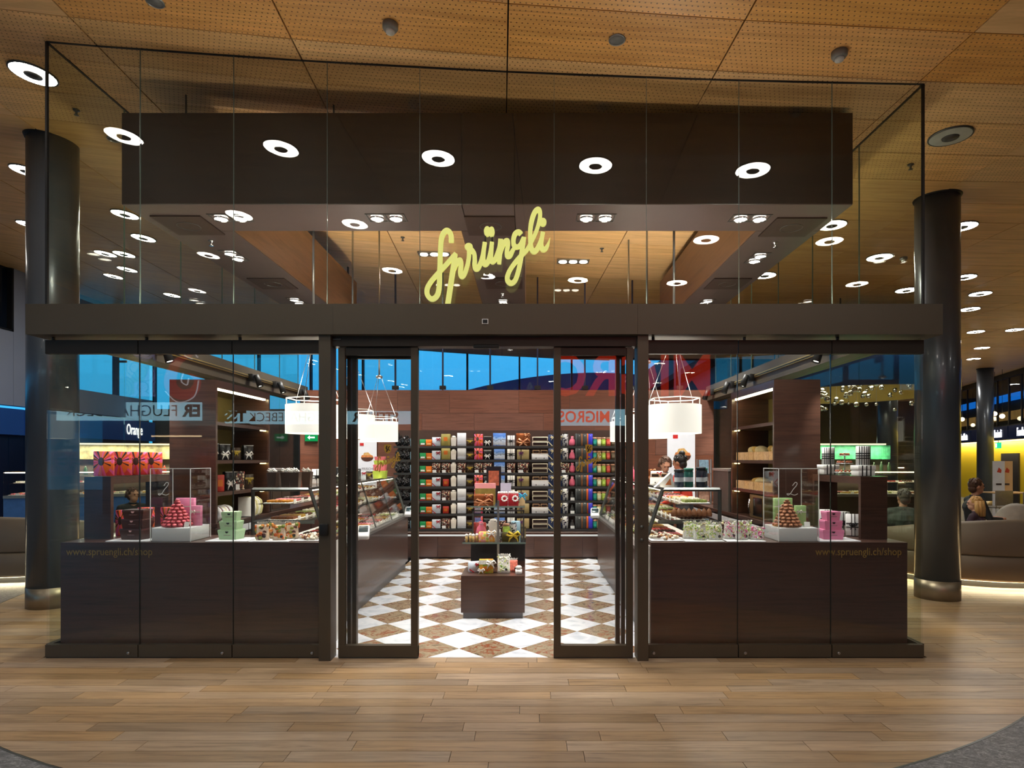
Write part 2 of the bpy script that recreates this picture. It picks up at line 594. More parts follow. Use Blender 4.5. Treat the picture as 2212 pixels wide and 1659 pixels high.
# ================================================================== THE HALL: floors, ceiling, walls
CX, CY, CR = -0.25, 3.6, 5.72          # round oak floor the shop stands on
SX0, SX1, SY1 = -3.755, 3.10, 5.25     # glass outline of the shop

# stone floor around the rounded oak floor
def oak_right(y):
    """right edge of the oak floor: round in front, sweeping out beside the sofa"""
    t = CR ** 2 - (y - CY) ** 2
    x = CX + (math.sqrt(t) if t > 0 else 0.0)
    if y > -1.0:
        x = max(x, min(8.8, 3.08 + (y + 1.0) * 1.39))
    if y > 5.0:
        x = min(x, 8.8 - (y - 5.0) ** 2 * 0.5)
    return x


def oak_inside(x, y):
    t = CR ** 2 - (y - CY) ** 2
    if t <= 0:
        return False
    return CX - math.sqrt(t) <= x <= oak_right(y)


n = 180
EDGE = []
for i in range(n):
    an = 2 * PI * i / n
    lo, hi = 0.5, 14.0
    for _ in range(40):
        md = (lo + hi) / 2
        if oak_inside(CX + md * math.cos(an), CY + md * math.sin(an)):
            lo = md
        else:
            hi = md
    EDGE.append((an, lo))
mb = MB()
ring_in = [(CX + r * math.cos(an), CY + r * math.sin(an), 0) for an, r in EDGE]
ring_out = []
for an, r in EDGE:
    k = 30.0 / max(abs(math.cos(an)), abs(math.sin(an)))
    ring_out.append((CX + k * math.cos(an), CY + k * math.sin(an), 0))
vs = ring_in + ring_out + [(p[0], p[1], -0.05) for p in ring_in]
fs = [(i, n + i, n + (i + 1) % n, (i + 1) % n) for i in range(n)] + [(i, (i + 1) % n, 2 * n + (i + 1) % n, 2 * n + i) for i in range(n)]
mb.add(vs, fs)
struct(mb.obj('floor_stone', M_GRANITE), 'grey flecked stone floor around the round oak floor')

# oak floor: planks one by one near the viewer
mb = MB()
mb.prism([(CX + (r - 0.002) * math.cos(an), CY + (r - 0.002) * math.sin(an)) for an, r in EDGE], -0.05, -0.012)
floor_oak = struct(mb.obj('floor_oak', M_BLACK), 'round oak plank floor in front of the shop')
mb = MB()
for i in range(n):
    (a0, e0), (a1, e1) = EDGE[i], EDGE[(i + 1) % n]
    q = [(CX + r * math.cos(a), CY + r * math.sin(a)) for r, a in ((e0 - 0.012, a0), (e0, a0), (e1, a1), (e1 - 0.012, a1))]
    mb.prism(q, -0.02, 0.001)
mb.obj('edge_strip', M_STEEL_D, floor_oak)
PW, GAP = 0.118, 0.0016
shared = {}
planks = []


def chord(y):
    t = (CR - 0.014) ** 2 - (y - CY) ** 2
    return math.sqrt(t) if t > 0 else 0.0


j = -18
while True:
    y0 = j * PW
    y1 = y0 + PW
    j += 1
    if y0 > 8.9:
        break
    ca, cb = chord(y0), chord(y1)
    ra, rb = oak_right(y0) - 0.014, oak_right(y1) - 0.014
    if min(ca, cb) < 0.05:
        if max(ca, cb) < 0.3:
            continue
    spans = [((CX - ca, CX - cb), (ra, rb))]
    if -0.01 < y0 < SY1:
        spans = [((CX - ca, CX - cb), (SX0 - 0.03,) * 2), ((SX1 + 0.03,) * 2, (ra, rb))]
    for (l0, l1), (r0, r1) in spans:
        if min(r0 - l0, r1 - l1) < 0.05:
            continue
        x = max(l0, l1) + RND.uniform(0.15, 1.0)
        cuts = []
        while x < min(r0, r1) - 0.25:
            cuts.append(x); x += RND.choice((0.7, 0.85, 1.0, 1.15, 1.3))
        ed = [(l0, l1)] + [(c, c) for c in cuts] + [(r0, r1)]
        for (a0, a1), (b0, b1) in zip(ed[:-1], ed[1:]):
            planks.append((a0, a1, b0, b1, y0, y1))


def in_view(x, y, z):
    d = y + D0
    if d < 0.5:
        return False
    px, py = VX + F * x / d, VY - F * (z - EYE) / d
    return -150 < px < 2362 and -120 < py < 1780


planks.sort(key=lambda p: (not in_view((p[0] + p[2]) / 2, p[4], 0), p[4]))
rest = MB()
cnt = 0
for a0, a1, b0, b1, y0, y1 in planks:
    vis = in_view((a0 + b0) / 2, y0, 0)
    cxp, cyp = (a0 + b0) / 2, (y0 + y1) / 2
    q = [(a0 + GAP, y0 + GAP), (b0 - GAP, y0 + GAP), (b1 - GAP, y1 - GAP), (a1 + GAP, y1 - GAP)]
    if vis and cnt < 300:
        cnt += 1
        key = (round(b0 - a0, 3)) if abs(a0 - a1) + abs(b0 - b1) < 1e-6 else None
        me = shared.get(key) if key else None
        if me is None:
            m1 = MB(); m1.prism([(x - cxp, y - cyp) for x, y in q], -0.012, 0.0)
            me = m1.mesh('plank', M_OAK)
            if key:
                shared[key] = me
        link('plank', me, floor_oak, (cxp, cyp, RND.uniform(-0.0004, 0.0)))
    else:
        rest.prism(q, -0.012, -0.0002)
o = rest.obj('far_planks', M_OAK, floor_oak)
o['kind'] = 'stuff'

# marble floor of the shop, diamond laid
mb = MB(); mb.box(SX0, SX1, 0.0, SY1, -0.04, -0.012)
floor_shop = struct(mb.obj('floor_shop', mat('grout', (150, 146, 140), 0.7)), 'shop floor of white and brown marble diamonds')
DG = 0.504
tile_cache = {}
TX0, TX1 = -1.78, 1.08
for i in range(-14, 24):
    for jj in range(-14, 24):
        cx = -0.303 + (i - jj) * DG / 2
        cy = 0.222 + (i + jj) * DG / 2
        h = DG / 2 - 0.0012
        poly = [(cx - h, cy), (cx, cy - h), (cx + h, cy), (cx, cy + h)]

        def clip(poly, f):
            out = []
            for a, b in zip(poly, poly[1:] + poly[:1]):
                fa, fb = f(a), f(b)
                if fa >= 0:
                    out.append(a)
                if (fa >= 0) != (fb >= 0):
                    t = fa / (fa - fb)
                    out.append((a[0] + (b[0] - a[0]) * t, a[1] + (b[1] - a[1]) * t))
            return out
        full = len(poly)
        p2 = poly
        for f in (lambda p: p[0] - TX0, lambda p: TX1 - p[0], lambda p: p[1] - 0.002, lambda p: 4.85 - p[1]):
            p2 = clip(p2, f)
            if len(p2) < 3:
                break
        if len(p2) < 3:
            continue
        area = abs(sum(a[0] * b[1] - b[0] * a[1] for a, b in zip(p2, p2[1:] + p2[:1]))) / 2
        if area < 0.003:
            continue
        mtl = M_MARB_B if (i + jj) % 2 == 0 else M_MARB_W
        m1 = MB(); m1.prism([(x - cx, y - cy) for x, y in p2], -0.012, 0.0)
        link('tile', m1.mesh('tile', mtl), floor_shop, (cx, cy, 0))

# ceiling: curved slab with wooden panels under it
mb = MB()
xs = [-13 + 0.8 * i for i in range(50)]
for a, b in zip(xs[:-1], xs[1:]):
    za, zb = ceil_z(a) + 0.035, ceil_z(b) + 0.035
    ye = 13.55 if b < 6.0 else 26.2
    mb.add([(a, -13, za), (b, -13, zb), (b, ye, zb), (a, ye, za), (a, -13, za + 0.2), (b, -13, zb + 0.2), (b, ye, zb + 0.2), (a, ye, za + 0.2)],
           [(3, 2, 1, 0), (4, 5, 6, 7), (0, 1, 5, 4), (1, 2, 6, 5), (2, 3, 7, 6), (3, 0, 4, 7)])
ceiling = struct(mb.obj('ceiling', mat('ceiling_void', (40, 30, 20), 0.8)), 'curved ceiling of wooden acoustic panels')
CA = math.radians(2.5)
U, V = 1.6, 0.54
cells = []
for iu in range(-8, 13):
    for iv in range(-22, 56):
        u, v = -0.154 + (iu + 0.5) * U, -0.17 + (iv + 0.5) * V
        x, y = u * math.cos(CA) - v * math.sin(CA), u * math.sin(CA) + v * math.cos(CA)
        if x < -11.8 or x > 20 or y < -12.3 or y > (13.2 if x < 6.7 else 26):
            continue
        cells.append((not in_view(x, y, ceil_z(x)), abs(y + D0) + abs(x) * 0.3, x, y, iv))
cells.sort()
pm = {}
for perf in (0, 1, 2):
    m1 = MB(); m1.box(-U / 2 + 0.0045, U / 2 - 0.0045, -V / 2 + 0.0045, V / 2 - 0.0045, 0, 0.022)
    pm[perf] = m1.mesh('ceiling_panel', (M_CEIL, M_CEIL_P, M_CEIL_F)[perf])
rest = MB()
for k, (hid, dist, x, y, iv) in enumerate(cells):
    s = -0.045 + 0.01 * min(x, 4.5)
    e = Euler((0, -math.atan(s), CA))
    if not hid and k < 300:
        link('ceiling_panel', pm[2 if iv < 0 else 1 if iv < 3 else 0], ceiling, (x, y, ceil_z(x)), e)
    else:
        rest.box(-U / 2 + 0.0045, U / 2 - 0.0045, -V / 2 + 0.0045, V / 2 - 0.0045, 0, 0.022, xf=Matrix.Translation((x, y, ceil_z(x))) @ e.to_matrix().to_4x4())
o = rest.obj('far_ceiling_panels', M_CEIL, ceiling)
o['kind'] = 'stuff'

# ---------------------------------------------------------------- left wall of the hall
M_WALLBLUE = mat('blue_grey_cladding', (150, 160, 182), 0.5, 0, 0.04, 1)
M_NAVY = mat('navy_panel', (26, 44, 92), 0.35, 0, 0.06, 2)
M_SHUT = mat('navy_shutter', (10, 20, 52), 0.5, 0, 0.1, 4)
M_DARKGLASS = glass('window_glass', (0.80, 0.88, 0.92), 0.04)
LWX = -11.2
wall_left = thing('wall_left', 'x', 'x')
del wall_left['category']; wall_left['label'] = 'blue grey clad side wall with windows and shop band'
struct(wall_left)
mb = MB()
for y0, y1 in ((-12.5, -6.0), (-6.0, -1.5), (-1.5, 3.0), (3.0, 6.2)):
    mb.box(LWX - 0.2, LWX, y0 + 0.006, y1 - 0.006, 2.72, 6.2)
mb.obj('cladding', M_WALLBLUE, wall_left)
for y0, y1, z0, z1 in ((6.2, 8.55, 2.72, 4.33), (6.2, 8.55, 5.78, 6.2), (8.55, 9.35, 2.72, 6.2), (9.36, 10.4, 2.72, 6.2)):
    m1 = MB(); m1.box(LWX - 0.2, LWX, y0 + 0.004, y1 - 0.004, z0, z1); m1.obj('cladding_panel', M_WALLBLUE, wall_left)
m1 = MB(); m1.box(LWX - 0.2, LWX, 10.4, 13.5, 2.72, 3.3); m1.obj('sill_panel', M_WALLBLUE, wall_left)
w = thing('window_1', 'x', 'x'); del w['category']; struct(w, 'dark high window in the blue grey wall')
m1 = MB(); m1.box(LWX - 0.12, LWX - 0.1, 6.2, 8.5, 4.33, 5.78); m1.obj('pane', mat('dusk_pane', (12, 24, 40), 0.08, 0, 0.3, 0.6), w)
m1 = MB()
m1.box(LWX - 0.14, LWX + 0.01, 6.2, 8.55, 4.33, 4.37); m1.box(LWX - 0.14, LWX + 0.01, 8.5, 8.55, 4.33, 5.78); m1.obj('window_frame', M_BLACK, w)
for k, y in enumerate((10.4, 11.95)):
    w = thing('window_%d' % (k + 2), 'x', 'x'); del w['category']; struct(w, 'tall blue dusk window in the left wall')
    m1 = MB(); m1.box(LWX - 0.1, LWX - 0.09, y, y + 1.55, 3.3, 6.0); m1.obj('pane', M_DARKGLASS, w)
    m1 = MB(); m1.box(LWX - 0.15, LWX, y, y + 0.07, 3.3, 6.0); m1.obj('mullion', M_SHUT, w)
    m1 = MB(); m1.box(LWX - 0.05, LWX + 0.22, y + 0.02, y + 0.06, 4.2, 4.26); m1.obj('bracket', M_SHUT, w)


def sign_panel(name, label, y0, y1, txt=None, ty=None, size=0.3, sx=1.0):
    t = thing(name, label, 'sign', (LWX + 0.02, y0, 2.08), 0)
    m1 = MB(); m1.box(0, 0.1, 0.015, y1 - y0 - 0.015, 0, 0.56); m1.obj('panel', mat('navy_lightbox', (30, 62, 120), 0.3, 0, 0.05, 2, emit=0.25), t)
    if txt:
        me = text_mesh(txt, size, 0.005, glow('sign_white', (245, 248, 255), 1.6), 'LEFT', 0.004, sx)
        link('lettering', me, t, (0.112, ty - y0, 0.29), (PI / 2, 0, PI / 2))
    return t


sign_panel('shop_sign', 'light navy shop sign with white letters SW', 8.72, 12.0, 'SW', 8.9, 0.34, 1.3)
sign_panel('shop_sign', 'blank blue sign panel left of the SW sign', 4.6, 8.7)
sign_panel('shop_sign', 'navy shop sign with white lettering Orange', 12.02, 13.45, 'Orange', 12.12, 0.42, 0.55)
m1 = MB()
for k in range(40):
    m1.box(LWX - 0.02, LWX + 0.03, -6 + k * 0.4, -6 + k * 0.4 + 0.38, 0.26, 2.08)
m1.obj('roller_shutter', M_SHUT, wall_left)
m1 = MB(); m1.box(LWX - 0.02, LWX + 0.05, -6, 10, 0, 0.26); m1.obj('kick_base', mat('pale_blue_base', (96, 140, 200), 0.4, 0, 0.05), wall_left)
m1 = MB(); m1.box(LWX - 0.2, LWX - 0.1, 10, 13.5, 0, 2.72); m1.obj('lower_wall', mat('shop_inner_wall', (120, 116, 108), 0.6), wall_left)

# ---------------------------------------------------------------- back glazing of the hall
BY = 13.5
wb = thing('wall_back', 'x', 'x'); del wb['category']; struct(wb, 'back wall of the hall under the blue glazing')
m1 = MB(); m1.box(LWX, 6.0, BY, BY + 0.2, 0, 3.05); m1.obj('lower_wall', mat('back_wall_paint', (96, 94, 96), 0.6), wb)
m1 = MB(); m1.box(LWX, 6.0, BY, BY + 0.2, 4.95, 6.2); m1.obj('upper_wall', M_SHUT, wb)
for k in range(11):
    x0 = LWX + k * 1.565
    w = thing('window_%d' % (k + 6), 'x', 'x'); del w['category']; struct(w, 'blue dusk window of the back glazing')
    m1 = MB(); m1.box(x0, x0 + 1.565, BY + 0.05, BY + 0.06, 3.05, 5.0); m1.obj('pane', M_DARKGLASS, w)
    m1 = MB(); m1.box(x0, x0 + 0.05, BY, BY + 0.15, 3.05, 5.0); m1.obj('mullion', M_SHUT, w)
# dark curved roof of the neighbouring building outside
m1 = MB()
prof = [(-10.5 + i * 1.0, 4.5 + 2.1 * math.sin(PI * i / 21) ** 0.8) for i in range(22)]
m1.prism([(-10.5, 0)] + prof + [(10.5, 0)], 0, 6, 'y')
tag(m1.obj('neighbour_roof', mat('dusk_roof', (16, 48, 96), 0.5, 0, 0.2, 0.4), None, (4.0, 30.5, -0.05)), 'dark curved roof of the building outside the back glazing', 'building')
# right hand return wall and closing walls
m1 = MB(); m1.box(6.0, 6.2, BY, 26, 0, 6.0); struct(m1.obj('wall_return', mat('back_wall_paint', (96, 94, 96), 0.6)), 'grey return wall behind the shop')
m1 = MB(); m1.box(5.5, 22, 26, 26.2, 0, 6.0); struct(m1.obj('wall_far', mat('far_wall', (70, 66, 62), 0.6)), 'dark far end wall of the food hall')
m1 = MB(); m1.box(-12, 22, -12.7, -12.5, 0, 6.5); struct(m1.obj('wall_opposite', mat('opposite_wall', (52, 48, 46), 0.6)), 'dark wall of the shops across the walkway')
m1 = MB(); m1.box(20, 20.2, -12.7, 18, 0, 6.0); struct(m1.obj('wall_right', mat('right_wall', (60, 56, 52), 0.6)), 'dark side wall right of the walkway')

# ---------------------------------------------------------------- shops across the walkway (seen mirrored in the front glass)
OY = -12.3


def opposite(px, py):
    """point on the opposite fronts whose mirror image in the front glass shows at that pixel"""
    d = D0 - OY
    x, _, z = at(px, py, d)
    return x, z


def lightbox(px0, px1, py0, py1, label, txt, tx, size, dark, sx=1.0, bold=0.0, strength=7.0, letter=None):
    x0, z1 = opposite(px0, py0); x1, z0 = opposite(px1, py1)
    t = thing('shop_sign', label, 'sign', ((x0 + x1) / 2, OY, z0))
    m1 = MB(); m1.box((x0 - x1) / 2, (x1 - x0) / 2, -0.12, 0, 0, z1 - z0)
    m1.obj('lightbox', glow('pale_blue_lightbox', (150, 205, 225), strength), t)
    for s, pxc, sz, bd, m in txt:
        me = text_mesh(s, sz, 0.004, m, 'CENTER', bd, sx)
        xx, zz = opposite(pxc, (py0 + py1) / 2)
        link('lettering', me, t, (xx - (x0 + x1) / 2, 0.012, (z1 - z0) / 2), (PI / 2, 0, PI))
    return t


M_INK = mat('sign_ink', (24, 40, 52), 0.6)
M_REDL = glow('red_letters', (214, 50, 20), 8.0)
lightbox(122, 432, 869, 908, 'pale blue bakery sign reading ER FLUGHAFEBECK across the walkway', [('FLUGHAFEBECK', 264, 0.46, -0.004, M_INK), ('ER', 415, 0.46, 0.02, M_INK)], 0, 0, 0, 0.95)
lightbox(486, 537, 887, 914, 'short pale blue sign with bold letters TSS across the walkway', [('TSS', 508, 0.4, 0.02, M_INK)], 0, 0, 0)
lightbox(540, 900, 888, 916, 'long pale blue sign reading STEINER FLUGHAFEBECK across the walkway', [('FLUGHAFEBECK', 632, 0.36, -0.004, M_INK), ('STEINER', 812, 0.36, 0.014, M_INK)], 0, 0, 0, 0.95)
lightbox(1206, 1350, 884, 919, 'pale blue supermarket sign with red letters MIGROS across the walkway', [('MIGROS', 1262, 0.44, 0.008, M_REDL)], 0, 0, 0, 0.9)
x_, z_ = opposite(1330, 816)
t = thing('shop_letters', 'large red letters MIGROS high on the supermarket front', 'sign', (x_, OY, z_ - 0.7))
me = text_mesh('MIGROS', 1.6, 0.05, glow('red_letters_big', (190, 40, 14), 5.5), 'CENTER', 0.03, 0.92)
link('lettering', me, t, (0, 0.06, 0.7), (PI / 2, 0, PI))
# red swirl emblem of the bakery
x_, z_ = opposite(395, 815)
t = thing('swirl_emblem', 'red swirl emblem on the bakery front across the walkway', 'sign', (x_, OY, z_))
mb = MB()
stroke(mb, [(0.25, 0.62), (-0.1, 0.45), (-0.3, 0.1), (-0.32, -0.25), (-0.05, -0.48), (0.3, -0.4), (0.42, -0.1), (0.2, 0.1)], [0.06, 0.2, 0.3, 0.32, 0.3, 0.24, 0.16, 0.05], 0, 0.05)
mb.obj('swirl', glow('swirl_red', (150, 24, 24), 4.0), t)
for pts_, w_ in (([(0.45, 0.55), (0.25, 0.75), (0.1, 0.6), (0.3, 0.5)], 0.03), ([(0.05, 0.1), (0.0, -0.12), (0.15, -0.22), (0.2, -0.05)], 0.03), ([(0.48, -0.1), (0.35, -0.55), (-0.1, -0.7), (-0.45, -0.4)], 0.025)):
    mb = MB(); stroke(mb, pts_, w_, 0.06, 0.08)
    mb.obj('swirl_outline', glow('swirl_white', (220, 220, 230), 4.0), t)
# patterned banner over the bakery
m_, N_, L_, p_ = node_mat('banner_print', 0.6)
tc_ = N_.new('ShaderNodeTexCoord')
vo_ = N_.new('ShaderNodeTexVoronoi'); vo_.inputs['Scale'].default_value = 2.2
L_.new(tc_.outputs['Object'], vo_.inputs['Vector'])
sp_ = N_.new('ShaderNodeSeparateXYZ'); L_.new(vo_.outputs['Color'], sp_.inputs[0])
rp_ = ramp(N_, [(0.0, (120, 140, 70)), (0.25, (150, 150, 200)), (0.5, (110, 90, 130)), (0.7, (170, 160, 110)), (0.85, (90, 130, 120))], True)
wv_ = mathn(N_, L_, 'SINE', mathn(N_, L_, 'MULTIPLY', vo_.outputs['Distance'], 34.0))
mx_ = N_.new('ShaderNodeMix'); mx_.data_type = 'RGBA'
L_.new(sp_.outputs[0], rp_.inputs[0]); L_.new(mathn(N_, L_, 'GREATER_THAN', wv_, 0.86), mx_.inputs['Factor']); L_.new(rp_.outputs[0], mx_.inputs['A']); mx_.inputs['B'].default_value = _lin((40, 50, 40))
L_.new(mx_.outputs['Result'], p_.inputs['Base Color']); L_.new(mx_.outputs['Result'], p_.inputs['Emission Color']); p_.inputs['Emission Strength'].default_value = 2.4
x0, z1 = opposite(126, 755); x1, z0 = opposite(332, 856)
t = thing('patterned_banner', 'backlit banner with round swirl pattern over the bakery across the walkway', 'banner', ((x0 + x1) / 2, OY, z0))
m1 = MB(); m1.box((x0 - x1) / 2, (x1 - x0) / 2, -0.08, 0, 0, z1 - z0); m1.obj('cloth', m_, t)
m1 = MB(); m1.box((x0 - x1) / 2 - 0.03, (x1 - x0) / 2 + 0.03, -0.1, 0.02, z1 - z0, z1 - z0 + 0.05); m1.obj('top_rail', M_BLACK, t)
# lit bakery shelves across the walkway
for k, (pa, pb) in enumerate(((366, 432),)):
    x0, z1 = opposite(pa, 940); x1, z0 = opposite(pb, 1140)
    t = thing('bread_shelf', 'lit bakery shelf with loaves across the walkway', 'shelf', ((x0 + x1) / 2, OY, 0))
    mb = MB(); hw = (x1 - x0) / 2 + 0.25
    mb.box(-hw, hw, -0.06, 0, 0, 2.2)
    for z in (0.5, 0.95, 1.4, 1.85):
        mb.box(-hw, hw, 0, 0.4, z, z + 0.03)
    mb.obj('rack', mat('shelf_wood', (140, 96, 60), 0.6), t)
    mb = MB(); mb.box(-hw, hw, 0.38, 0.42, 2.16, 2.2); mb.obj('strip_light', glow('bakery_strip', (255, 220, 170), 9.0), t)
    for zi, z in enumerate((0.53, 0.98, 1.43, 1.88)):
        for i in range(7):
            b = MB(); b.ball((0, 0, 0.07), (0.1, 0.09, 0.075), 10)
            tag(b.obj('bread_loaf', mat('crust', (190, 120, 60), 0.6, 0, 0.25, 12), None, (t.location.x - hw + 0.14 + i * (2 * hw - 0.2) / 6, OY + 0.2 + 0.06 * (i % 2), z)), '%s round loaf on the %s bakery shelf across the walkway' % (NTH[i], ('lowest', 'second', 'third', 'topmost')[zi]), 'bread', 'loaves on the bakery shelf')

# ---------------------------------------------------------------- columns


def column(px, r, x, y, label):
    h = ceil_z(x)
    t = thing('column', label, 'column', (x, y, 0))
    mb = MB(); mb.lathe([(r, 0.215), (r, h)], 48); mb.obj('shaft', M_COLUMN, t)
    mb = MB(); mb.lathe([(r + 0.004, 0.0), (r + 0.004, 0.215)], 48); mb.obj('base_sleeve', mat('column_sleeve', (150, 138, 120), 0.35, 0.7, 0.15, 5), t)
    mb = MB(); mb.lathe([(r + 0.012, h - 0.015), (r + 0.03, h + 0.03)], 48); mb.obj('top_collar', M_BLACK, t)
    return t


column(115, 0.229, -5.04, 1.72, 'dark blue grey round column left of the shop')
column(2025, 0.219, 4.60, 2.07, 'dark blue grey round column right of the shop')
column(2128, 0.225, 14.8, 14.95, 'slim dark column before the yellow food hall wall')
column(1915, 0.22, 8.6, 9.8, 'dark blue column seen through the right glass of the shop')

# ---------------------------------------------------------------- ring downlights
ring_proto = {}


def ring_light(x, y, label, on=True, group='ring downlights', r=0.165):
    z = ceil_z(x)
    s = -0.045 + 0.01 * min(x, 4.5)
    key = on
    if key not in ring_proto:
        t = thing('ring_downlight', label, 'ceiling light', (x, y, z), 0, group)
        mb = MB(); mb.lathe([(r + 0.012, 0.0), (r + 0.012, -0.012), (r, -0.014), (r, 0.0)], 32, cap=False); mb.obj('trim', M_STEEL_D, t)
        mb = MB(); mb.lathe([(r, -0.012), (0.07, -0.02)], 32, cap=False)
        mb.obj('diffuser', M_RING if on else mat('ring_off', (170, 172, 165), 0.4), t)
        mb = MB(); mb.lathe([(0.07, -0.01), (0.066, -0.026), (0.0, -0.028)], 24); mb.obj('centre_cap', mat('ring_cap', (60, 58, 56), 0.5), t)
        ring_proto[key] = t
    else:
        t = copy_tree(ring_proto[key], (x, y, z), None, label, group=group)
    t.rotation_euler = (0, -math.atan(s), 0)
    return t


for k, x in enumerate((-4.1, -2.5, -0.9, 0.7, 2.3)):
    ring_light(x, -1.44, '%s ring downlight from the left mirrored on the dark raft front' % NTH[k], group='ring lights of the row before the shop')
for k, x in enumerate((-3.85, -2.3, 2.4, 4.05)):
    ring_light(x, -3.4, '%s ring downlight from the left in the second row over the walkway' % NTH[k], group='second row of ring lights over the walkway')
for k, x in enumerate((-5.3, -2.24, -0.69, 0.85, 2.5, 5.5)):
    ring_light(x, -5.4, '%s ring downlight from the left in the third row over the walkway' % NTH[k], group='third row of ring lights over the walkway')
for k, x in enumerate((-7, -3, 1, 5, 9)):
    ring_light(x, -8.2, '%s ring downlight from the left near the shops across the walkway' % NTH[k], group='ring lights near the opposite shops')
for k, x in enumerate((-7.5, 7.5, 11)):
    ring_light(x, -2.2, '%s ring downlight from the left out beside the shop' % NTH[k], group='ring lights beside the shop')
p = at_ceiling(72, 158); ring_light(p[0], p[1], 'large bright ring downlight beside the upper left glass corner')
p = at_ceiling(2053, 293); ring_light(p[0], p[1], 'unlit grey ring downlight above the right column', False)
for k, (px, py) in enumerate(((58, 368), (64, 484))):
    p = at_ceiling(px, py); ring_light(p[0], p[1], '%s ring downlight just left of the left column' % ('upper', 'lower')[k], group='ring lights left of the left column')
for k, (px, py) in enumerate(((270, 462), (310, 513), (228, 547), (268, 548), (275, 581), (245, 596))):
    p = at_ceiling(px, py); ring_light(p[0], p[1], '%s ring downlight from the top seen through the left side glass' % NTH[k], group='ring lights behind the left side glass')
for k, (px, py) in enumerate(((2078, 488), (2083, 598), (2095, 667), (2108, 716), (2121, 751))):
    p = at_ceiling(px, py); ring_light(p[0], p[1], '%s ring downlight from the top right of the right column' % NTH[k], group='row of ring lights right of the right column')
for k, (px, py) in enumerate(((1797, 485), (1900, 555), (1652, 594), (1958, 626))):
    p = at_ceiling(px, py); ring_light(p[0], p[1], '%s ring downlight from the top seen through the right side glass' % NTH[k], group='ring lights behind the right side glass')
FAR = ((8, 6), (11, 9), (13, 13), (9.5, 13), (14, 18), (11, 20), (9, 22), (16, 20), (14.2, 15.6), (14.8, 13), (-9, 4), (-8, 9))
for x, y in FAR:
    ring_light(x, y, 'distant ring downlight over the %s hall, %s nearest' % ('left' if x < 0 else 'food', NTH[sorted(FAR, key=lambda q: q[1]).index((x, y))]), group='distant ring lights of the hall')


def smoke_detector(px, py, label, s=1.0):
    p = at_ceiling(px, py)
    t = thing('smoke_detector', label, 'smoke detector', (p[0], p[1], p[2]))
    mb = MB(); mb.lathe([(0.055 * s, 0), (0.055 * s, -0.03 * s), (0.045 * s, -0.045 * s), (0.0, -0.046 * s)], 24); mb.obj('base', mat('detector_grey', (120, 118, 112), 0.5), t)
    mb = MB(); mb.lathe([(0.032 * s, -0.046 * s), (0.03 * s, -0.065 * s), (0.0, -0.075 * s)], 20); mb.obj('head', mat('detector_white', (200, 198, 190), 0.5), t)


smoke_detector(843, 52, 'grey smoke detector above the left part of the front glass')
smoke_detector(1813, 112, 'grey smoke detector above the right part of the front glass')
smoke_detector(1952, 556, 'small smoke detector seen through the right glass', 0.9)
for px, py, lab in ((1333, 85, 'flat round speaker disc above the centre of the front glass'), (335, 3, 'flat round speaker disc at the upper left edge'),
                    (245, 300, 'flat grey speaker disc behind the left side glass')):
    p = at_ceiling(px, py)
    t = thing('ceiling_speaker', lab, 'speaker', p)
    mb = MB(); mb.lathe([(0.052, 0), (0.052, -0.006), (0.0, -0.007)], 28); mb.obj('grille', mat('speaker_grey', (110, 110, 108), 0.5), t)
    mb = MB(); mb.lathe([(0.06, 0), (0.06, -0.009), (0.052, -0.009), (0.052, 0)], 28, cap=False); mb.obj('rim', M_STEEL, t)
for px, py, lab in ((165, 237, 'sprinkler head behind the left side glass'), (1967, 355, 'sprinkler head behind the right side glass'), (870, 512, 'sprinkler head left of the centre raft'), (1300, 536, 'sprinkler head right of the centre raft')):
    p = at_ceiling(px, py)
    t = thing('sprinkler_head', lab, 'sprinkler', p)
    mb = MB(); mb.lathe([(0.03, 0), (0.028, -0.01), (0.01, -0.012), (0.01, -0.045), (0.004, -0.05)], 14); mb.obj('body', M_STEEL_D, t)
    mb = MB(); mb.lathe([(0.02, -0.05), (0.02, -0.053), (0.0, -0.054)], 14); mb.obj('deflector', M_STEEL_D, t)

# ================================================================== THE SHOP: front, glass, header, raft
def X0(px, d=D0):
    return (px - VX) / F * d


def estruct(name, label, loc=(0, 0, 0), rz=0):
    t = thing(name, 'x', 'x', loc, rz)
    del t['category']
    return struct(t, label)


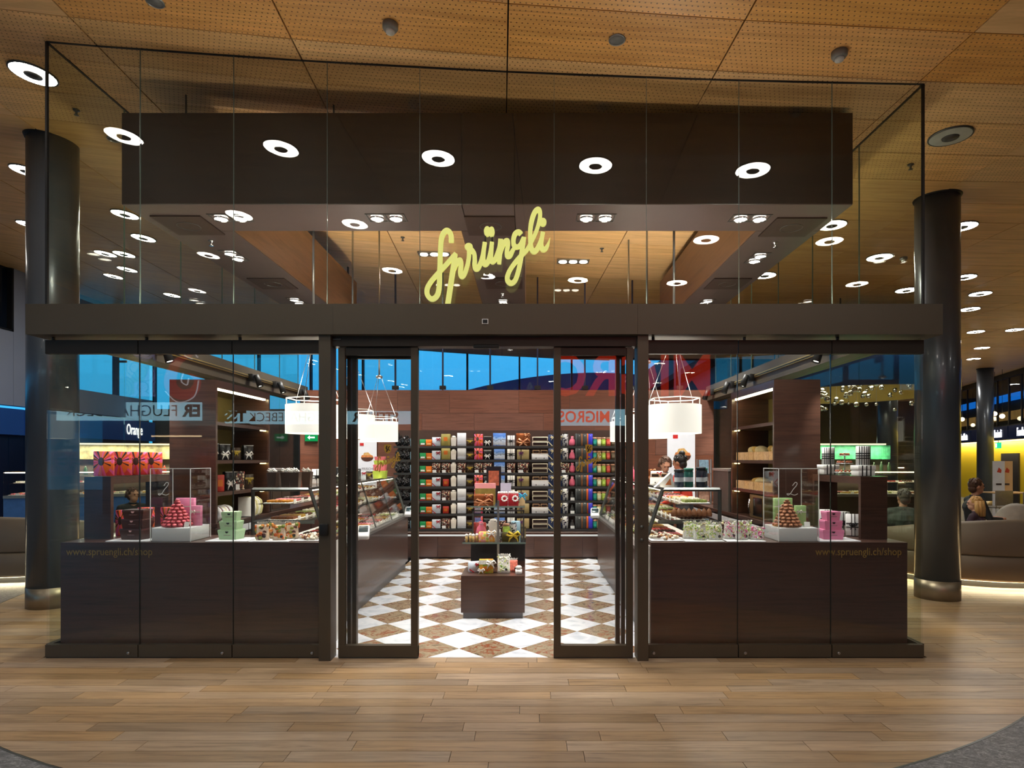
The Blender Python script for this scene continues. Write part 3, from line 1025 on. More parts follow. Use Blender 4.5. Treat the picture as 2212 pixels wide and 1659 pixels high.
H_BOT, H_TOP = 2.503, 2.735     # header band
PANE_L = [101, 302, 504, 697]
PANE_R = [1396, 1593, 1794, 1993]
wi = 20
NAMES = ['leftmost', 'second from left', 'third from left', 'fourth from left', 'fifth from left', 'rightmost']
pi_ = 0
for pxs in (PANE_L, PANE_R):
    for a, b in zip(pxs[:-1], pxs[1:]):
        x0, x1 = X0(a) + 0.004, X0(b) - 0.004
        w = estruct('window_%d' % wi, 'tall display window panel in bronze rails, %s of six' % NAMES[pi_], ((x0 + x1) / 2, 0, 0))
        wi += 1; pi_ += 1
        hw = (x1 - x0) / 2
        mb = MB(); mb.box(-hw, hw, -0.022, 0.022, 0.008, 0.104); mb.obj('bottom_rail', M_BRONZE, w)
        mb = MB(); mb.box(-hw, hw, -0.022, 0.022, 2.372, 2.478); mb.obj('top_rail', M_BRONZE_D, w)
        mb = MB(); mb.box(-hw, hw, -0.006, 0.006, 0.1, 2.376); mb.obj('pane', M_GLASS, w)
        mb = MB(); mb.box(-hw, hw, -0.012, 0.02, 0.0, 0.008); mb.obj('floor_track', M_BLACK, w)
        if pi_ not in (1, 4):
            mb = MB(); mb.box(-hw - 0.006, -hw - 0.002, -0.006, 0.006, 0.1, 2.376); mb.obj('edge_seal', mat('pane_seal', (36, 42, 40), 0.25), w)
        lx = hw - 0.07 if pi_ <= 3 else -hw + 0.05
        mb = MB(); mb.lathe([(0.012, 0), (0.012, 0.006), (0.009, 0.009), (0.0, 0.009)], 16, xf=Matrix.Rotation(PI / 2, 4, 'X'))
        mb.obj('lock', M_STEEL, w, (lx, -0.022, 0.04))
        mb = MB(); mb.tube([(-hw + 0.05, 0.0, 2.478), (-hw + 0.05, 0.0, 2.506)], 0.012, 10); mb.obj('hanger', M_STEEL_D, w)
# door posts
for k, (a, b) in enumerate(((697, 722), (1373, 1396))):
    x0, x1 = X0(a), X0(b)
    w = estruct('trim_%d' % (k + 1), 'bronze door post %s the sliding door' % ('left of', 'right of')[k], ((x0 + x1) / 2, -0.02, 0))
    hw = (x1 - x0) / 2
    mb = MB(); mb.box(-hw, hw, -0.07, 0.07, 0, H_BOT); mb.obj('post', M_BRONZE, w)
    if k == 0:
        mb = MB(); mb.rbox(-0.03, 0.03, -0.1, -0.07, 0.965, 1.055, 0.004); mb.obj('door_sensor', M_BLACK, w, (0, 0, 0))
    else:
        for z in (1.03, 0.93):
            mb = MB(); mb.lathe([(0.014, 0), (0.014, 0.008), (0.0, 0.01)], 16, xf=Matrix.Rotation(PI / 2, 4, 'X')); mb.obj('key_lock', M_STEEL_D, w, (-0.01, -0.07, z))
# transom over the door and the side jambs
w = estruct('trim_3', 'dark transom rail over the sliding door')
mb = MB(); mb.box(X0(722), X0(1373), -0.05, 0.06, 2.425, H_BOT); mb.obj('rail', M_BRONZE_D, w)
mb = MB(); mb.rbox(X0(1024), X0(1079), -0.07, -0.03, 2.405, 2.437, 0.006); mb.obj('motion_sensor', M_BLACK, w)
mb = MB(); mb.rbox(X0(724), X0(742), -0.06, -0.045, 2.47, 2.484, 0.003); mb.obj('switch_bar', M_STEEL_D, w)
# sliding door leaves
for k, (a, b) in enumerate(((733, 904), (1196, 1366))):
    x0, x1 = X0(a), X0(b)
    w = estruct('door_%d' % (k + 1), 'glazed sliding door leaf pushed to the %s' % ('left', 'right')[k])
    inner = (X0(889), x1) if k == 0 else (x0, X0(1211))
    outer = (x0, X0(747)) if k == 0 else (X0(1353), x1)
    mb = MB(); mb.box(inner[0], inner[1], -0.028, 0.022, 0.012, 2.42); mb.obj('stile', M_BRONZE, w)
    mb = MB(); mb.box(outer[0], outer[1], -0.028, 0.022, 0.012, 2.42); mb.obj('stile', M_BRONZE, w)
    mb = MB(); mb.box(x0, x1, -0.03, 0.024, 0.012, 0.1); mb.obj('bottom_rail', M_BRONZE, w)
    mb = MB(); mb.box(x0, x1, -0.02, 0.02, 2.36, 2.42); mb.obj('top_rail', M_BRONZE_D, w)
    mb = MB(); mb.box(min(inner[1], outer[1]), max(inner[0], outer[0]), -0.006, 0.006, 0.1, 2.36); mb.obj('pane', M_GLASS, w)
    mb = MB(); mb.box(x0, x1, -0.02, 0.02, 0.0, 0.012); mb.obj('floor_seal', M_STEEL_D, w)
    # fixed side light behind the leaf
    a2, b2 = ((750, 889) if k == 0 else (1211, 1350))
    w = estruct('window_%d' % (30 + k), 'fixed side light behind the %s door leaf' % ('left', 'right')[k])
    st = ((752, 760), (763, 772)) if k == 0 else ((1329, 1338), (1341, 1349))
    for c, d in st:
        mb = MB(); mb.box(X0(c, 4.86), X0(d, 4.86), 0.05, 0.1, 0.0, 2.42); mb.obj('stile', M_BRONZE_D, w)
    mb = MB(); mb.box(X0(min(a2, st[0][0]), 4.86), X0(b2, 4.86), 0.055, 0.095, 2.345, 2.43); mb.obj('top_rail', M_BRONZE_D, w)
# header: front band with a slightly proud centre, side bands
hx0, hx1 = X0(55, 4.66), X0(2037, 4.66)
w = estruct('trim_4', 'wide bronze header band over the windows and door')
mb = MB(); mb.box(hx0, X0(720, 4.66) - 0.002, -0.12, 0.12, H_BOT, H_TOP); mb.obj('header_panel', M_BRONZE, w)
mb = MB(); mb.box(X0(720, 4.66), X0(1377, 4.66), -0.124, 0.12, H_BOT, H_TOP); mb.obj('header_panel', M_BRONZE, w)
mb = MB(); mb.box(X0(1377, 4.66) + 0.002, hx1, -0.12, 0.12, H_BOT, H_TOP); mb.obj('header_panel', M_BRONZE, w)
x, y, z = at(1048, 694.5, 4.656)
mb = MB(); mb.box(x - 0.024, x + 0.024, -0.13, -0.124, z - 0.019, z + 0.019); mb.obj('sensor_frame', M_WHITE, w)
mb = MB(); mb.box(x - 0.018, x + 0.018, -0.133, -0.13, z - 0.013, z + 0.013); mb.obj('sensor_eye', M_BLACK, w)
mb = MB(); mb.box(SX0 + 0.1, SX1 - 0.1, 0.05, 0.09, H_TOP, H_TOP + 0.012); mb.obj('added_uplight_line', glow('added_uplight_glow', (255, 236, 205), 3.0), w)  # strip and outward tilted light added to brighten the ceiling before the glass
ld = bpy.data.lights.new('added_header_uplight', 'AREA'); ld.shape = 'RECTANGLE'; ld.size = SX1 - SX0 - 0.3; ld.size_y = 0.04; ld.energy = ADDED_UPLIGHT_WATT; ld.color = (1.0, 0.88, 0.72); ld.spread = math.radians(84)
link('uplight', ld, w, ((SX0 + SX1) / 2, -0.06, H_TOP + 0.02), (PI - math.radians(40), 0, 0))
for k, (xa, xb, side) in enumerate(((SX0 - 0.07, SX0 + 0.16, 'left'), (SX1 - 0.16, SX1 + 0.07, 'right'))):
    w = estruct('trim_%d' % (5 + k), 'bronze header band along the %s glass side' % side)
    mb = MB(); mb.box(xa, xb, 0.12, SY1, H_BOT, H_TOP); mb.obj('header_panel', M_BRONZE, w)
    xi = xb if k == 0 else xa
    s = 1 if k == 0 else -1
    mb = MB(); mb.box(min(xi, xi + s * 0.02), max(xi, xi + s * 0.02), 0.3, SY1 - 0.1, 2.6, 2.635); mb.obj('light_track', mat('brass_track', (176, 150, 90), 0.35, 0.7), w)
    mb = MB(); mb.box(min(xi, xi + s * 0.024), max(xi, xi + s * 0.024), 0.3, SY1 - 0.1, 2.612, 2.622); mb.obj('track_slot', M_BLACK, w)

# side glass, lower
for k, X in enumerate((SX0, SX1)):
    side = ('left', 'right')[k]
    w = estruct('wall_glass_%s' % side, 'lower side glass of the shop on the %s' % side)
    ys = [0.03, 0.92, 1.85, 2.75, 3.65, 4.5, SY1]
    for a, b in zip(ys[:-1], ys[1:]):
        mb = MB(); mb.box(X - 0.005, X + 0.005, a + 0.003, b - 0.003, 0.1, H_BOT); mb.obj('pane', M_GLASS_SIDE, w)
    mb = MB(); mb.box(X - 0.022, X + 0.022, 0.022, SY1, 0.0, 0.1); mb.obj('bottom_rail', M_BRONZE, w)
# upper glass, front and sides
w = estruct('wall_glass_front', 'upper front glass between header and ceiling')
for a, b in zip([101, 303, 505, 707, 907, 1197, 1396, 1596, 1797], [303, 505, 707, 907, 1197, 1396, 1596, 1797, 1995]):
    x0, x1 = X0(a) + 0.002, X0(b) - 0.002
    mb = MB()
    z0, z1 = ceil_z(x0) - 0.004, ceil_z(x1) - 0.004
    mb.prism([(x0, H_TOP), (x1, H_TOP), (x1, z1), (x0, z0)], -0.006, 0.006, 'y')
    mb.obj('pane', M_GLASS_UP, w)
    if a != 101:
        mb = MB(); mb.box(x0 - 0.003, x0 - 0.001, -0.0065, 0.0065, H_TOP, z0); mb.obj('glass_joint', M_EDGE, w)
mb = MB()
for i in range(40):
    xa, xb = SX0 + (SX1 - SX0) * i / 40, SX0 + (SX1 - SX0) * (i + 1) / 40
    za, zb = ceil_z(xa), ceil_z(xb)
    mb.add([(xa, -0.009, za - 0.006), (xb, -0.009, zb - 0.006), (xb, 0.009, zb - 0.006), (xa, 0.009, za - 0.006), (xa, -0.009, za), (xb, -0.009, zb), (xb, 0.009, zb), (xa, 0.009, za)],
           [(3, 2, 1, 0), (4, 5, 6, 7), (0, 1, 5, 4), (2, 3, 7, 6)])
mb.obj('top_channel', M_BLACK, w)
for k, X in enumerate((SX0, SX1)):
    side = ('left', 'right')[k]
    w = estruct('wall_upper_glass_%s' % side, 'upper side glass of the shop on the %s' % side)
    zt = ceil_z(X) - 0.004
    for a, b in zip(ys[:-1], ys[1:]):
        mb = MB(); mb.box(X - 0.005, X + 0.005, a + 0.002, b - 0.002, H_TOP, zt); mb.obj('pane', M_GLASS_SIDE, w)
        mb = MB(); mb.box(X - 0.006, X + 0.006, b - 0.0015, b + 0.0015, H_TOP, zt); mb.obj('glass_joint', M_EDGE, w)
    mb = MB(); mb.box(X - 0.008, X + 0.008, -0.008, 0.012, H_TOP, zt); mb.obj('corner_joint', M_BLACK, w)
    mb = MB(); mb.box(X - 0.01, X + 0.01, 0, SY1, zt - 0.004, zt + 0.003); mb.obj('top_channel', M_BLACK, w)
# rear wall of the shop: veneer panels, rear upper glass
w = estruct('wall_shop_back', 'brown veneer back wall of the shop')
mb = MB(); mb.box(SX0 + 0.05, SX1 - 0.05, 5.2, 5.24, 0, 2.68); mb.obj('core', M_BLACK, w)
px_j = [-3.7, -2.6, -1.71, -0.86, 0.27, 1.1, 2.1, 3.05]
for r, (z0, z1) in enumerate(((0.0, 0.9), (0.9, 1.62), (1.62, 2.3), (2.3, 2.68))):
    for a, b in zip(px_j[:-1], px_j[1:]):
        o_ = 0.4 if r % 2 else 0.0
        a2, b2 = max(a - o_, -3.7), min(b - o_, 3.05) if b < 3.05 else 3.05
        m1 = MB(); cxx = (a2 + b2) / 2
        m1.box(a2 - cxx + 0.002, b2 - cxx - 0.002, -0.012, 0, z0 + 0.002, z1 - 0.002); m1.obj('veneer_panel', M_VENEER_PANEL, w, (cxx, 5.2, 0))
w = estruct('wall_glass_back', 'rear upper glass of the shop with dark clamps')
for i in range(9):
    xa = -3.68 + i * 0.775 - 0.02
    xb = min(xa + 0.77, 3.08)
    zt = ceil_z((xa + xb) / 2) - 0.03
    mb = MB(); mb.box(xa + 0.004, xb, 5.215, 5.225, 2.69, zt); mb.obj('pane', M_GLASS, w)
    if i:
        mb = MB(); mb.box(xa - 0.012, xa + 0.012, 5.2, 5.24, 2.68, zt); mb.obj('mullion', M_SHUT, w)
        mb = MB(); mb.box(xa - 0.05, xa + 0.05, 5.185, 5.25, 2.69, 2.75); mb.obj('clamp', M_BLACK, w)

# ---------------------------------------------------------------- the hung raft of dark laminate
RB, RT = 3.683, 4.38
w = estruct('ceiling_raft', 'hung dark brown ceiling raft over the shop')
xl, xr = -3.38, 2.72
RY1 = 5.0


def bar(name, x0, x1, y0, y1):
    m1 = MB(); m1.box(x0, x1, y0, y1, RB, RT); return m1.obj(name, M_RAFT, w)


m1 = MB(); m1.box(xl, -0.546, 0.32, 0.908, RB, 4.44); m1.obj('front_beam', M_RAFT, w)
m1 = MB(); m1.box(-0.542, -0.106, 0.32, 0.908, RB, 4.44); m1.obj('front_beam', M_RAFT, w)
m1 = MB(); m1.box(-0.102, xr, 0.32, 0.908, RB, 4.44); m1.obj('front_beam', M_RAFT, w)
bar('side_beam', xl, -2.73, 0.908, RY1)
bar('side_beam', 2.137, xr, 0.908, RY1)
bar('centre_beam', -0.605, -0.026, 0.908, RY1)
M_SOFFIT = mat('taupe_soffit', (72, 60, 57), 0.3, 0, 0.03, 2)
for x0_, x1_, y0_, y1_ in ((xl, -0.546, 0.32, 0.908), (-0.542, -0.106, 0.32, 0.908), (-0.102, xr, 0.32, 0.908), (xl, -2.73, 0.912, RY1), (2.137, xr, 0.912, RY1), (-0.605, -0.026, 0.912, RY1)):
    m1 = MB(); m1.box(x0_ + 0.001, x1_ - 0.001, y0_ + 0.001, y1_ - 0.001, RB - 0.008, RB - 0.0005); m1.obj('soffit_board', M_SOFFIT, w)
M_INNER = wood('raft_wood_reflection', (112, 76, 48), (94, 62, 38), scale=2.0, stretch=(7, 0.6, 7), rough=0.4, rand=0.02, bump=0.0)  # orange of the mirrored wood ceiling put into the colour of the inner faces
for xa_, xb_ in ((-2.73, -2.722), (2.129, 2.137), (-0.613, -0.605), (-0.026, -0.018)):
    m1 = MB(); m1.box(xa_, xb_, 0.912, RY1, RB, RT); m1.obj('wood_reflection_board', M_INNER, w)
RB -= 0.008
for x, y in ((-3.0, 0.6), (-1.7, 0.6), (0.7, 0.6), (2.3, 0.6), (-3.1, 3), (2.4, 3)):
    m1 = MB(); m1.lathe([(0.008, RT), (0.008, ceil_z(x))], 10); m1.obj('hanger_rod', M_STEEL_D, w, (x, y, 0))
# square access panels with a ring
for px, py, lab in ((408, 486, 'front left'), (1060, 487, 'front centre'), (1712, 490, 'front right'), (590, 612, 'rear left'), (1575, 612, 'rear right'), (1088, 611, 'rear centre')):
    d = F * (RB - EYE) / (VY - py)
    x = (px - VX) / F * d; y = d - D0
    x = min(max(x, xl + 0.3), xr - 0.3)
    t = thing('raft_loudspeaker', 'square brown loudspeaker panel under the raft, %s' % lab, 'speaker', (x, y, RB))
    m1 = MB(); m1.box(-0.22, 0.22, -0.22, 0.22, -0.012, 0); m1.obj('panel', mat('speaker_panel', (46, 32, 27), 0.4), t)
    m1 = MB(); m1.lathe([(0.1, -0.0125), (0.1, -0.015), (0.094, -0.015), (0.094, -0.0125)], 32, cap=False); m1.obj('ring', M_STEEL_D, t)
# twin recessed spots
twin_first = None


def twin_spot(x, y, rz, label, watt=SPOT_WATT, tilt=0.0, z=RB):
    t = thing('twin_spotlight', label, 'spotlight', (x, y, z), rz)
    m1 = MB()
    m1.box(-0.17, 0.17, -0.085, -0.075, -0.006, 0.01); m1.box(-0.17, 0.17, 0.075, 0.085, -0.006, 0.01)
    m1.box(-0.17, -0.16, -0.075, 0.075, -0.006, 0.01); m1.box(0.16, 0.17, -0.075, 0.075, -0.006, 0.01); m1.box(-0.005, 0.005, -0.075, 0.075, -0.006, 0.01)
    m1.obj('frame', M_STEEL_D, t)
    for s in (-1, 1):
        m1 = MB(); m1.lathe([(0.06, -0.004), (0.056, -0.02), (0.06, -0.004)], 20, cap=False); m1.obj('lamp_ring', M_CHROME, t, (s * 0.083, 0, 0))
        m1 = MB(); m1.lathe([(0.054, -0.012), (0.0, -0.014)], 20); m1.obj('lamp_lens', M_LAMP, t, (s * 0.083, 0, 0))
    ld = bpy.data.lights.new('twin_spot_light', 'AREA')
    ld.shape = 'RECTANGLE'; ld.size = 0.3; ld.size_y = 0.12; ld.energy = watt; ld.color = (1.0, 0.97, 0.93); ld.spread = math.radians(125)
    lo = link('spot_light', ld, t, (0, 0, -0.03), (tilt, 0, 0))
    return t


for px, py, rz, lab in ((498, 470, 0, 'front beam, far left'), (835, 470, 0, 'front beam, left of the yellow sign'), (1287, 470, 0, 'front beam, right of the yellow sign'), (1620, 471, 0, 'front beam, far right'),
                        (506, 552, PI / 2, 'left side beam, front'), (641, 650, PI / 2, 'left side beam, rear'), (1636, 557, PI / 2, 'right side beam, front'), (1525, 653, PI / 2, 'right side beam, rear'),
                        (1087, 653, PI / 2, 'centre beam, rear')):
    d = F * (RB - EYE) / (VY - py)
    x, y = (px - VX) / F * d, d - D0
    twin_spot(x, y, rz, 'twin recessed spotlight glowing under the raft, ' + lab)
for x, y, lab in ((-3.05, 4.4, 'left beam by the back wall'), (2.43, 4.4, 'right beam by the back wall')):
    twin_spot(x, y, 0, 'twin recessed spotlight under the raft, ' + lab, SPOT_WATT * 1.2)
# triple lamp fittings in the wooden ceiling inside the raft
for px, py, lab in ((938, 547, 'behind the letter p of the yellow sign'), (1238, 563, 'right of the yellow sign')):
    p = at_ceiling(px, py)
    t = thing('triple_spotlight', 'triple spotlight bar in the wooden ceiling, ' + lab, 'spotlight', p)
    m1 = MB(); m1.box(-0.24, 0.24, -0.09, 0.09, -0.02, 0.0); m1.obj('housing', M_STEEL, t)
    for s in (-1, 0, 1):
        m1 = MB(); m1.lathe([(0.062, -0.021), (0.05, -0.03), (0.0, -0.031)], 18); m1.obj('lamp_lens', M_LAMP, t, (s * 0.155, 0, 0))
    ld = bpy.data.lights.new('triple_light', 'AREA'); ld.shape = 'RECTANGLE'; ld.size = 0.45; ld.size_y = 0.12; ld.energy = SPOT_WATT * 1.3; ld.color = (1, 0.97, 0.93); ld.spread = math.radians(130)
    link('spot_light', ld, t, (0, 0, -0.05))
for px, py, lab in ((457, 520, 'left'), (1674, 524, 'right'), (1086, 634, 'centre')):
    d = F * (RB - EYE) / (VY - py)
    t = thing('sprinkler_head', 'sprinkler head under the %s beam of the raft' % lab, 'sprinkler', ((px - VX) / F * d, d - D0, RB))
    m1 = MB(); m1.lathe([(0.03, 0), (0.03, -0.006), (0.012, -0.01), (0.012, -0.04), (0.004, -0.046)], 14); m1.obj('body', M_CHROME, t)
    m1 = MB(); m1.lathe([(0.022, -0.046), (0.022, -0.05), (0.0, -0.051)], 14); m1.obj('deflector', M_CHROME, t)

# ---------------------------------------------------------------- track spots on the side bands
for k, (xx, s) in enumerate(((SX0 + 0.2, 1), (SX1 - 0.2, -1))):
    for i, d in enumerate((5.9, 7.9, 8.65, 9.6)):
        t = thing('track_spotlight', 'black track spotlight on the %s band, %s from the front' % (('left', 'right')[k], ('first', 'second', 'third', 'fourth')[i]), 'spotlight', (xx, d - D0, 2.62))
        m1 = MB(); m1.rbox(-0.03, 0.03, -0.05, 0.05, -0.06, 0.03, 0.004); m1.obj('driver_box', M_BLACK, t)
        xf = Matrix.Translation((s * 0.07, 0, -0.02)) @ Matrix.Rotation(-s * 0.35, 4, 'Y')
        m1 = MB(); m1.lathe([(0.0, 0.04), (0.03, 0.04), (0.034, -0.02), (0.042, -0.12), (0.038, -0.12), (0.032, -0.1)], 20, xf=xf, cap=False); m1.obj('lamp_can', M_BLACK, t)
        m1 = MB(); m1.lathe([(0.034, -0.105), (0.0, -0.106)], 20, xf=xf); m1.obj('lamp_lens', M_LAMP, t)
        ld = bpy.data.lights.new('track_light', 'SPOT'); ld.energy = TRACK_WATT * 4; ld.spot_size = math.radians(75); ld.spot_blend = 0.6; ld.shadow_soft_size = 0.03; ld.color = (1, 0.94, 0.84)
        link('spot_light', ld, t, (s * 0.115, 0, -0.15), (0, s * 0.45, 0))

# ---------------------------------------------------------------- the yellow script sign
SIGN_W = 78.0
SP = [  # (points, widths): strokes of the script lettering in sign units
    ([(528, 672), (528, 590), (508, 525), (460, 490), (412, 530), (378, 620), (364, 800), (356, 1000), (350, 1150), (345, 1340), (312, 1480), (237, 1535), (170, 1480), (160, 1385), (215, 1275), (320, 1150), (420, 1045), (520, 930), (598, 835)],
     [84, 84, 88, 84, 82, 82, 80, 80, 80, 80, 82, 84, 82, 78, 74, 74, 72, 72, 60]),
    ([(596, 845), (572, 980), (545, 1150), (510, 1380), (474, 1620)], [62, 84, 88, 88, 88]),
    ([(575, 1090), (605, 1010), (640, 950), (668, 948), (676, 1020), (668, 1110), (672, 1170), (695, 1190), (735, 1140), (772, 1030), (796, 900), (802, 780)],
     [50, 62, 76, 84, 78, 76, 80, 82, 74, 68, 68, 74]),
    ([(800, 760), (850, 800), (880, 850), (886, 940), (884, 1020), (900, 1072), (938, 1060), (980, 970), (1008, 860), (1026, 760), (1040, 668)],
     [90, 80, 72, 72, 76, 84, 82, 72, 66, 68, 70]),
    ([(1034, 720), (1020, 820), (1016, 930), (1040, 1005), (1080, 980), (1110, 890), (1132, 780), (1150, 665)], [66, 72, 76, 82, 76, 70, 66, 70]),
    ([(1146, 720), (1136, 820), (1132, 910), (1156, 966), (1196, 930), (1232, 840), (1262, 740), (1278, 622)], [66, 72, 76, 80, 74, 70, 68, 72]),
    ([(1284, 622), (1276, 780), (1256, 1000)], [78, 74, 70]),
    ([(1282, 840), (1312, 735), (1350, 660), (1384, 652), (1390, 720), (1376, 810), (1384, 876), (1420, 872), (1462, 800), (1500, 735)], [50, 62, 78, 84, 74, 72, 84, 84, 66, 50]),
    ([(1592, 545), (1552, 512), (1500, 545), (1476, 630), (1484, 712), (1532, 742), (1585, 705), (1632, 600)], [84, 80, 78, 76, 78, 78, 74, 70]),
    ([(1638, 592), (1618, 720), (1594, 880), (1566, 1040), (1530, 1180), (1490, 1265), (1432, 1294), (1384, 1240), (1396, 1150), (1456, 1040), (1560, 910), (1670, 800), (1745, 670), (1812, 530), (1862, 380), (1882, 260), (1872, 185), (1842, 168), (1796, 220), (1757, 330), (1736, 450), (1730, 580), (1738, 700), (1758, 785), (1792, 812), (1838, 770), (1880, 680), (1910, 590), (1926, 512)],
     [72, 78, 80, 76, 76, 78, 84, 84, 74, 70, 74, 66, 62, 62, 66, 70, 74, 76, 78, 80, 76, 72, 74, 80, 84, 78, 70, 66, 70]),
    ([(1924, 512), (1908, 620), (1900, 710), (1922, 778), (1962, 772), (2002, 705), (2034, 602)], [72, 70, 74, 82, 72, 48, 6]),
]
BLOBS = [((795, 740), 62, 56), ((1077, 505), 50, 76), ((1144, 511), 46, 76), ((1927, 365), 52, 62)]


import numpy as np
SIGN_CELL = 7.0
SIGN_SHAPE = []


def sign_shape():
    """one clean outline for the whole script: strokes and dots merged on a fine grid, cut along the zero line"""
    if SIGN_SHAPE:
        return SIGN_SHAPE[0]
    gx0, gz0, g = 60.0, 60.0, SIGN_CELL
    nx, nz = int(2060 / g), int(1620 / g)
    XX = gx0 + np.arange(nx + 1) * g
    ZZ = gz0 + np.arange(nz + 1) * g
    fld = np.full((nx + 1, nz + 1), -50.0)

    def window(x0, x1, z0, z1):
        return (max(int((x0 - gx0) / g) - 1, 0), min(int((x1 - gx0) / g) + 2, nx + 1), max(int((z0 - gz0) / g) - 1, 0), min(int((z1 - gz0) / g) + 2, nz + 1))
    for pts, ws in SP:
        s = catmull([(p[0], p[1], w_ * 0.89) for p, w_ in zip(pts, ws)], 8)
        arc = [0.0]
        for p, q in zip(s[:-1], s[1:]):
            arc.append(arc[-1] + math.hypot(q[0] - p[0], q[1] - p[1]))
        for i, (p, q) in enumerate(zip(s[:-1], s[1:])):
            ln = math.hypot(q[0] - p[0], q[1] - p[1])
            if ln < 1e-6:
                continue
            r = max(p[2], q[2]) / 2 + 4
            a, b, c_, d = window(min(p[0], q[0]) - r - ln, max(p[0], q[0]) + r + ln, min(p[1], q[1]) - r - ln, max(p[1], q[1]) + r + ln)
            X, Z = np.meshgrid(XX[a:b], ZZ[c_:d], indexing='ij')
            ux, uz = (q[0] - p[0]) / ln, (q[1] - p[1]) / ln
            t = (X - p[0]) * ux + (Z - p[1]) * uz
            pr = np.abs((X - p[0]) * uz - (Z - p[1]) * ux)
            rad = (p[2] + (q[2] - p[2]) * np.clip(t / ln, 0, 1)) / 2
            e0 = 0.0 if i == 0 else ln * 0.6
            e1 = 0.0 if i == len(s) - 2 else ln * 0.6
            v = np.minimum(rad - pr, np.minimum(t + e0, ln - t + e1))
            fld[a:b, c_:d] = np.maximum(fld[a:b, c_:d], v)
            if arc[i] > p[2] / 2 and arc[-1] - arc[i] > p[2] / 2:
                v = p[2] / 2 - np.hypot(X - p[0], Z - p[1])
                fld[a:b, c_:d] = np.maximum(fld[a:b, c_:d], v)
    for cc, rx, rz in BLOBS:
        a, b, c_, d = window(cc[0] - rx - 9, cc[0] + rx + 9, cc[1] - rz - 9, cc[1] + rz + 9)
        X, Z = np.meshgrid(XX[a:b], ZZ[c_:d], indexing='ij')
        v = (1 - np.sqrt(((X - cc[0]) / rx) ** 2 + ((Z - cc[1]) / rz) ** 2)) * min(rx, rz)
        fld[a:b, c_:d] = np.maximum(fld[a:b, c_:d], v)
    polys, segs = [], []
    ins = fld > 0
    for i in range(nx):
        for j in range(nz):
            cs = [(i, j), (i + 1, j), (i + 1, j + 1), (i, j + 1)]
            k = sum(bool(ins[q]) for q in cs)
            if not k:
                continue
            if k == 4:
                polys.append([(XX[q[0]], ZZ[q[1]]) for q in cs]); continue
            out, cross = [], []
            for q0, q1 in zip(cs, cs[1:] + cs[:1]):
                f0, f1 = fld[q0], fld[q1]
                if f0 > 0:
                    out.append((XX[q0[0]], ZZ[q0[1]]))
                if (f0 > 0) != (f1 > 0):
                    t = f0 / (f0 - f1)
                    pt = (XX[q0[0]] + (XX[q1[0]] - XX[q0[0]]) * t, ZZ[q0[1]] + (ZZ[q1[1]] - ZZ[q0[1]]) * t)
                    out.append(pt); cross.append(pt)
            polys.append(out)
            if len(cross) == 2:
                segs.append(cross)
    SIGN_SHAPE.append((polys, segs))
    return polys, segs


def script_sign(mb, sc_, y0, y1, mi=0):
    cx, cz = 1080.0, 1620.0
    polys, segs = sign_shape()
    index, vs, fs = {}, [], []

    def vid(p, y):
        key = (round(p[0], 2), round(p[1], 2), y)
        if key not in index:
            index[key] = len(vs)
            vs.append(((p[0] - cx) * sc_, y, (cz - p[1]) * sc_))
        return index[key]
    for p in polys:
        if len(p) < 3:
            continue
        fs.append([vid(q, y0) for q in p])
        fs.append([vid(q, y1) for q in p][::-1])
    for a, b in segs:
        fs.append([vid(a, y0), vid(b, y0), vid(b, y1), vid(a, y1)])
    fs = [list(dict.fromkeys(f)) for f in fs]
    mb.add(vs, [f for f in fs if len(f) > 2], mi)


S_U = 4.68 / F / 7.058
x, y, z = at(900 + 1080 / 7.058, 430 + 1620 / 7.058, 4.68)
t = thing('script_sign', 'yellow script lettering of the shop name standing on the header', 'sign', (x, -0.1, H_TOP - 0.002))
mb = MB(); script_sign(mb, S_U, -0.012, 0.012, 0); mb.obj('lettering', M_YELLOW, t)
mb = MB()
for u0, v0, u1, v1 in ((1050, 560, 1046, 680), (1150, 560, 1152, 680)):
    mb2 = MB()
    p0 = ((u0 - 1080) * S_U, (1620 - v0) * S_U); p1 = ((u1 - 1080) * S_U, (1620 - v1) * S_U)
    mb2.tube([(p0[0], 0.004, p0[1]), (p1[0], 0.004, p1[1])], 0.006, 8)
    mb2.obj('dot_bracket', M_BLACK, t)
mb2 = MB(); mb2.tube([((474 - 1080) * S_U, 0.01, 0.03), ((474 - 1080) * S_U, 0.01, 0.0)], 0.012, 10); mb2.obj('foot_pin', M_STEEL_D, t)

# ================================================================== SHOP FITTINGS
M_PLINTH = mat('grey_plinth', (96, 92, 92), 0.4, 0.3, 0.05)
M_SHELFBLACK = mat('black_glass_shelf', (16, 16, 16), 0.35, 0, 0.05, spec=0.2)
M_OLIVE = mat('olive_back_panel', (104, 92, 48), 0.5, 0, 0.08)


def counter_text(parent, x, z, align):
    me = text_mesh('www.spruengli.ch/shop', 0.085, 0.0004, mat('counter_gold', (150, 124, 60), 0.5, 0.2), align, 0.0, 0.86)
    link('web_address', me, parent, (x, -0.0015, z), (PI / 2, 0, 0))


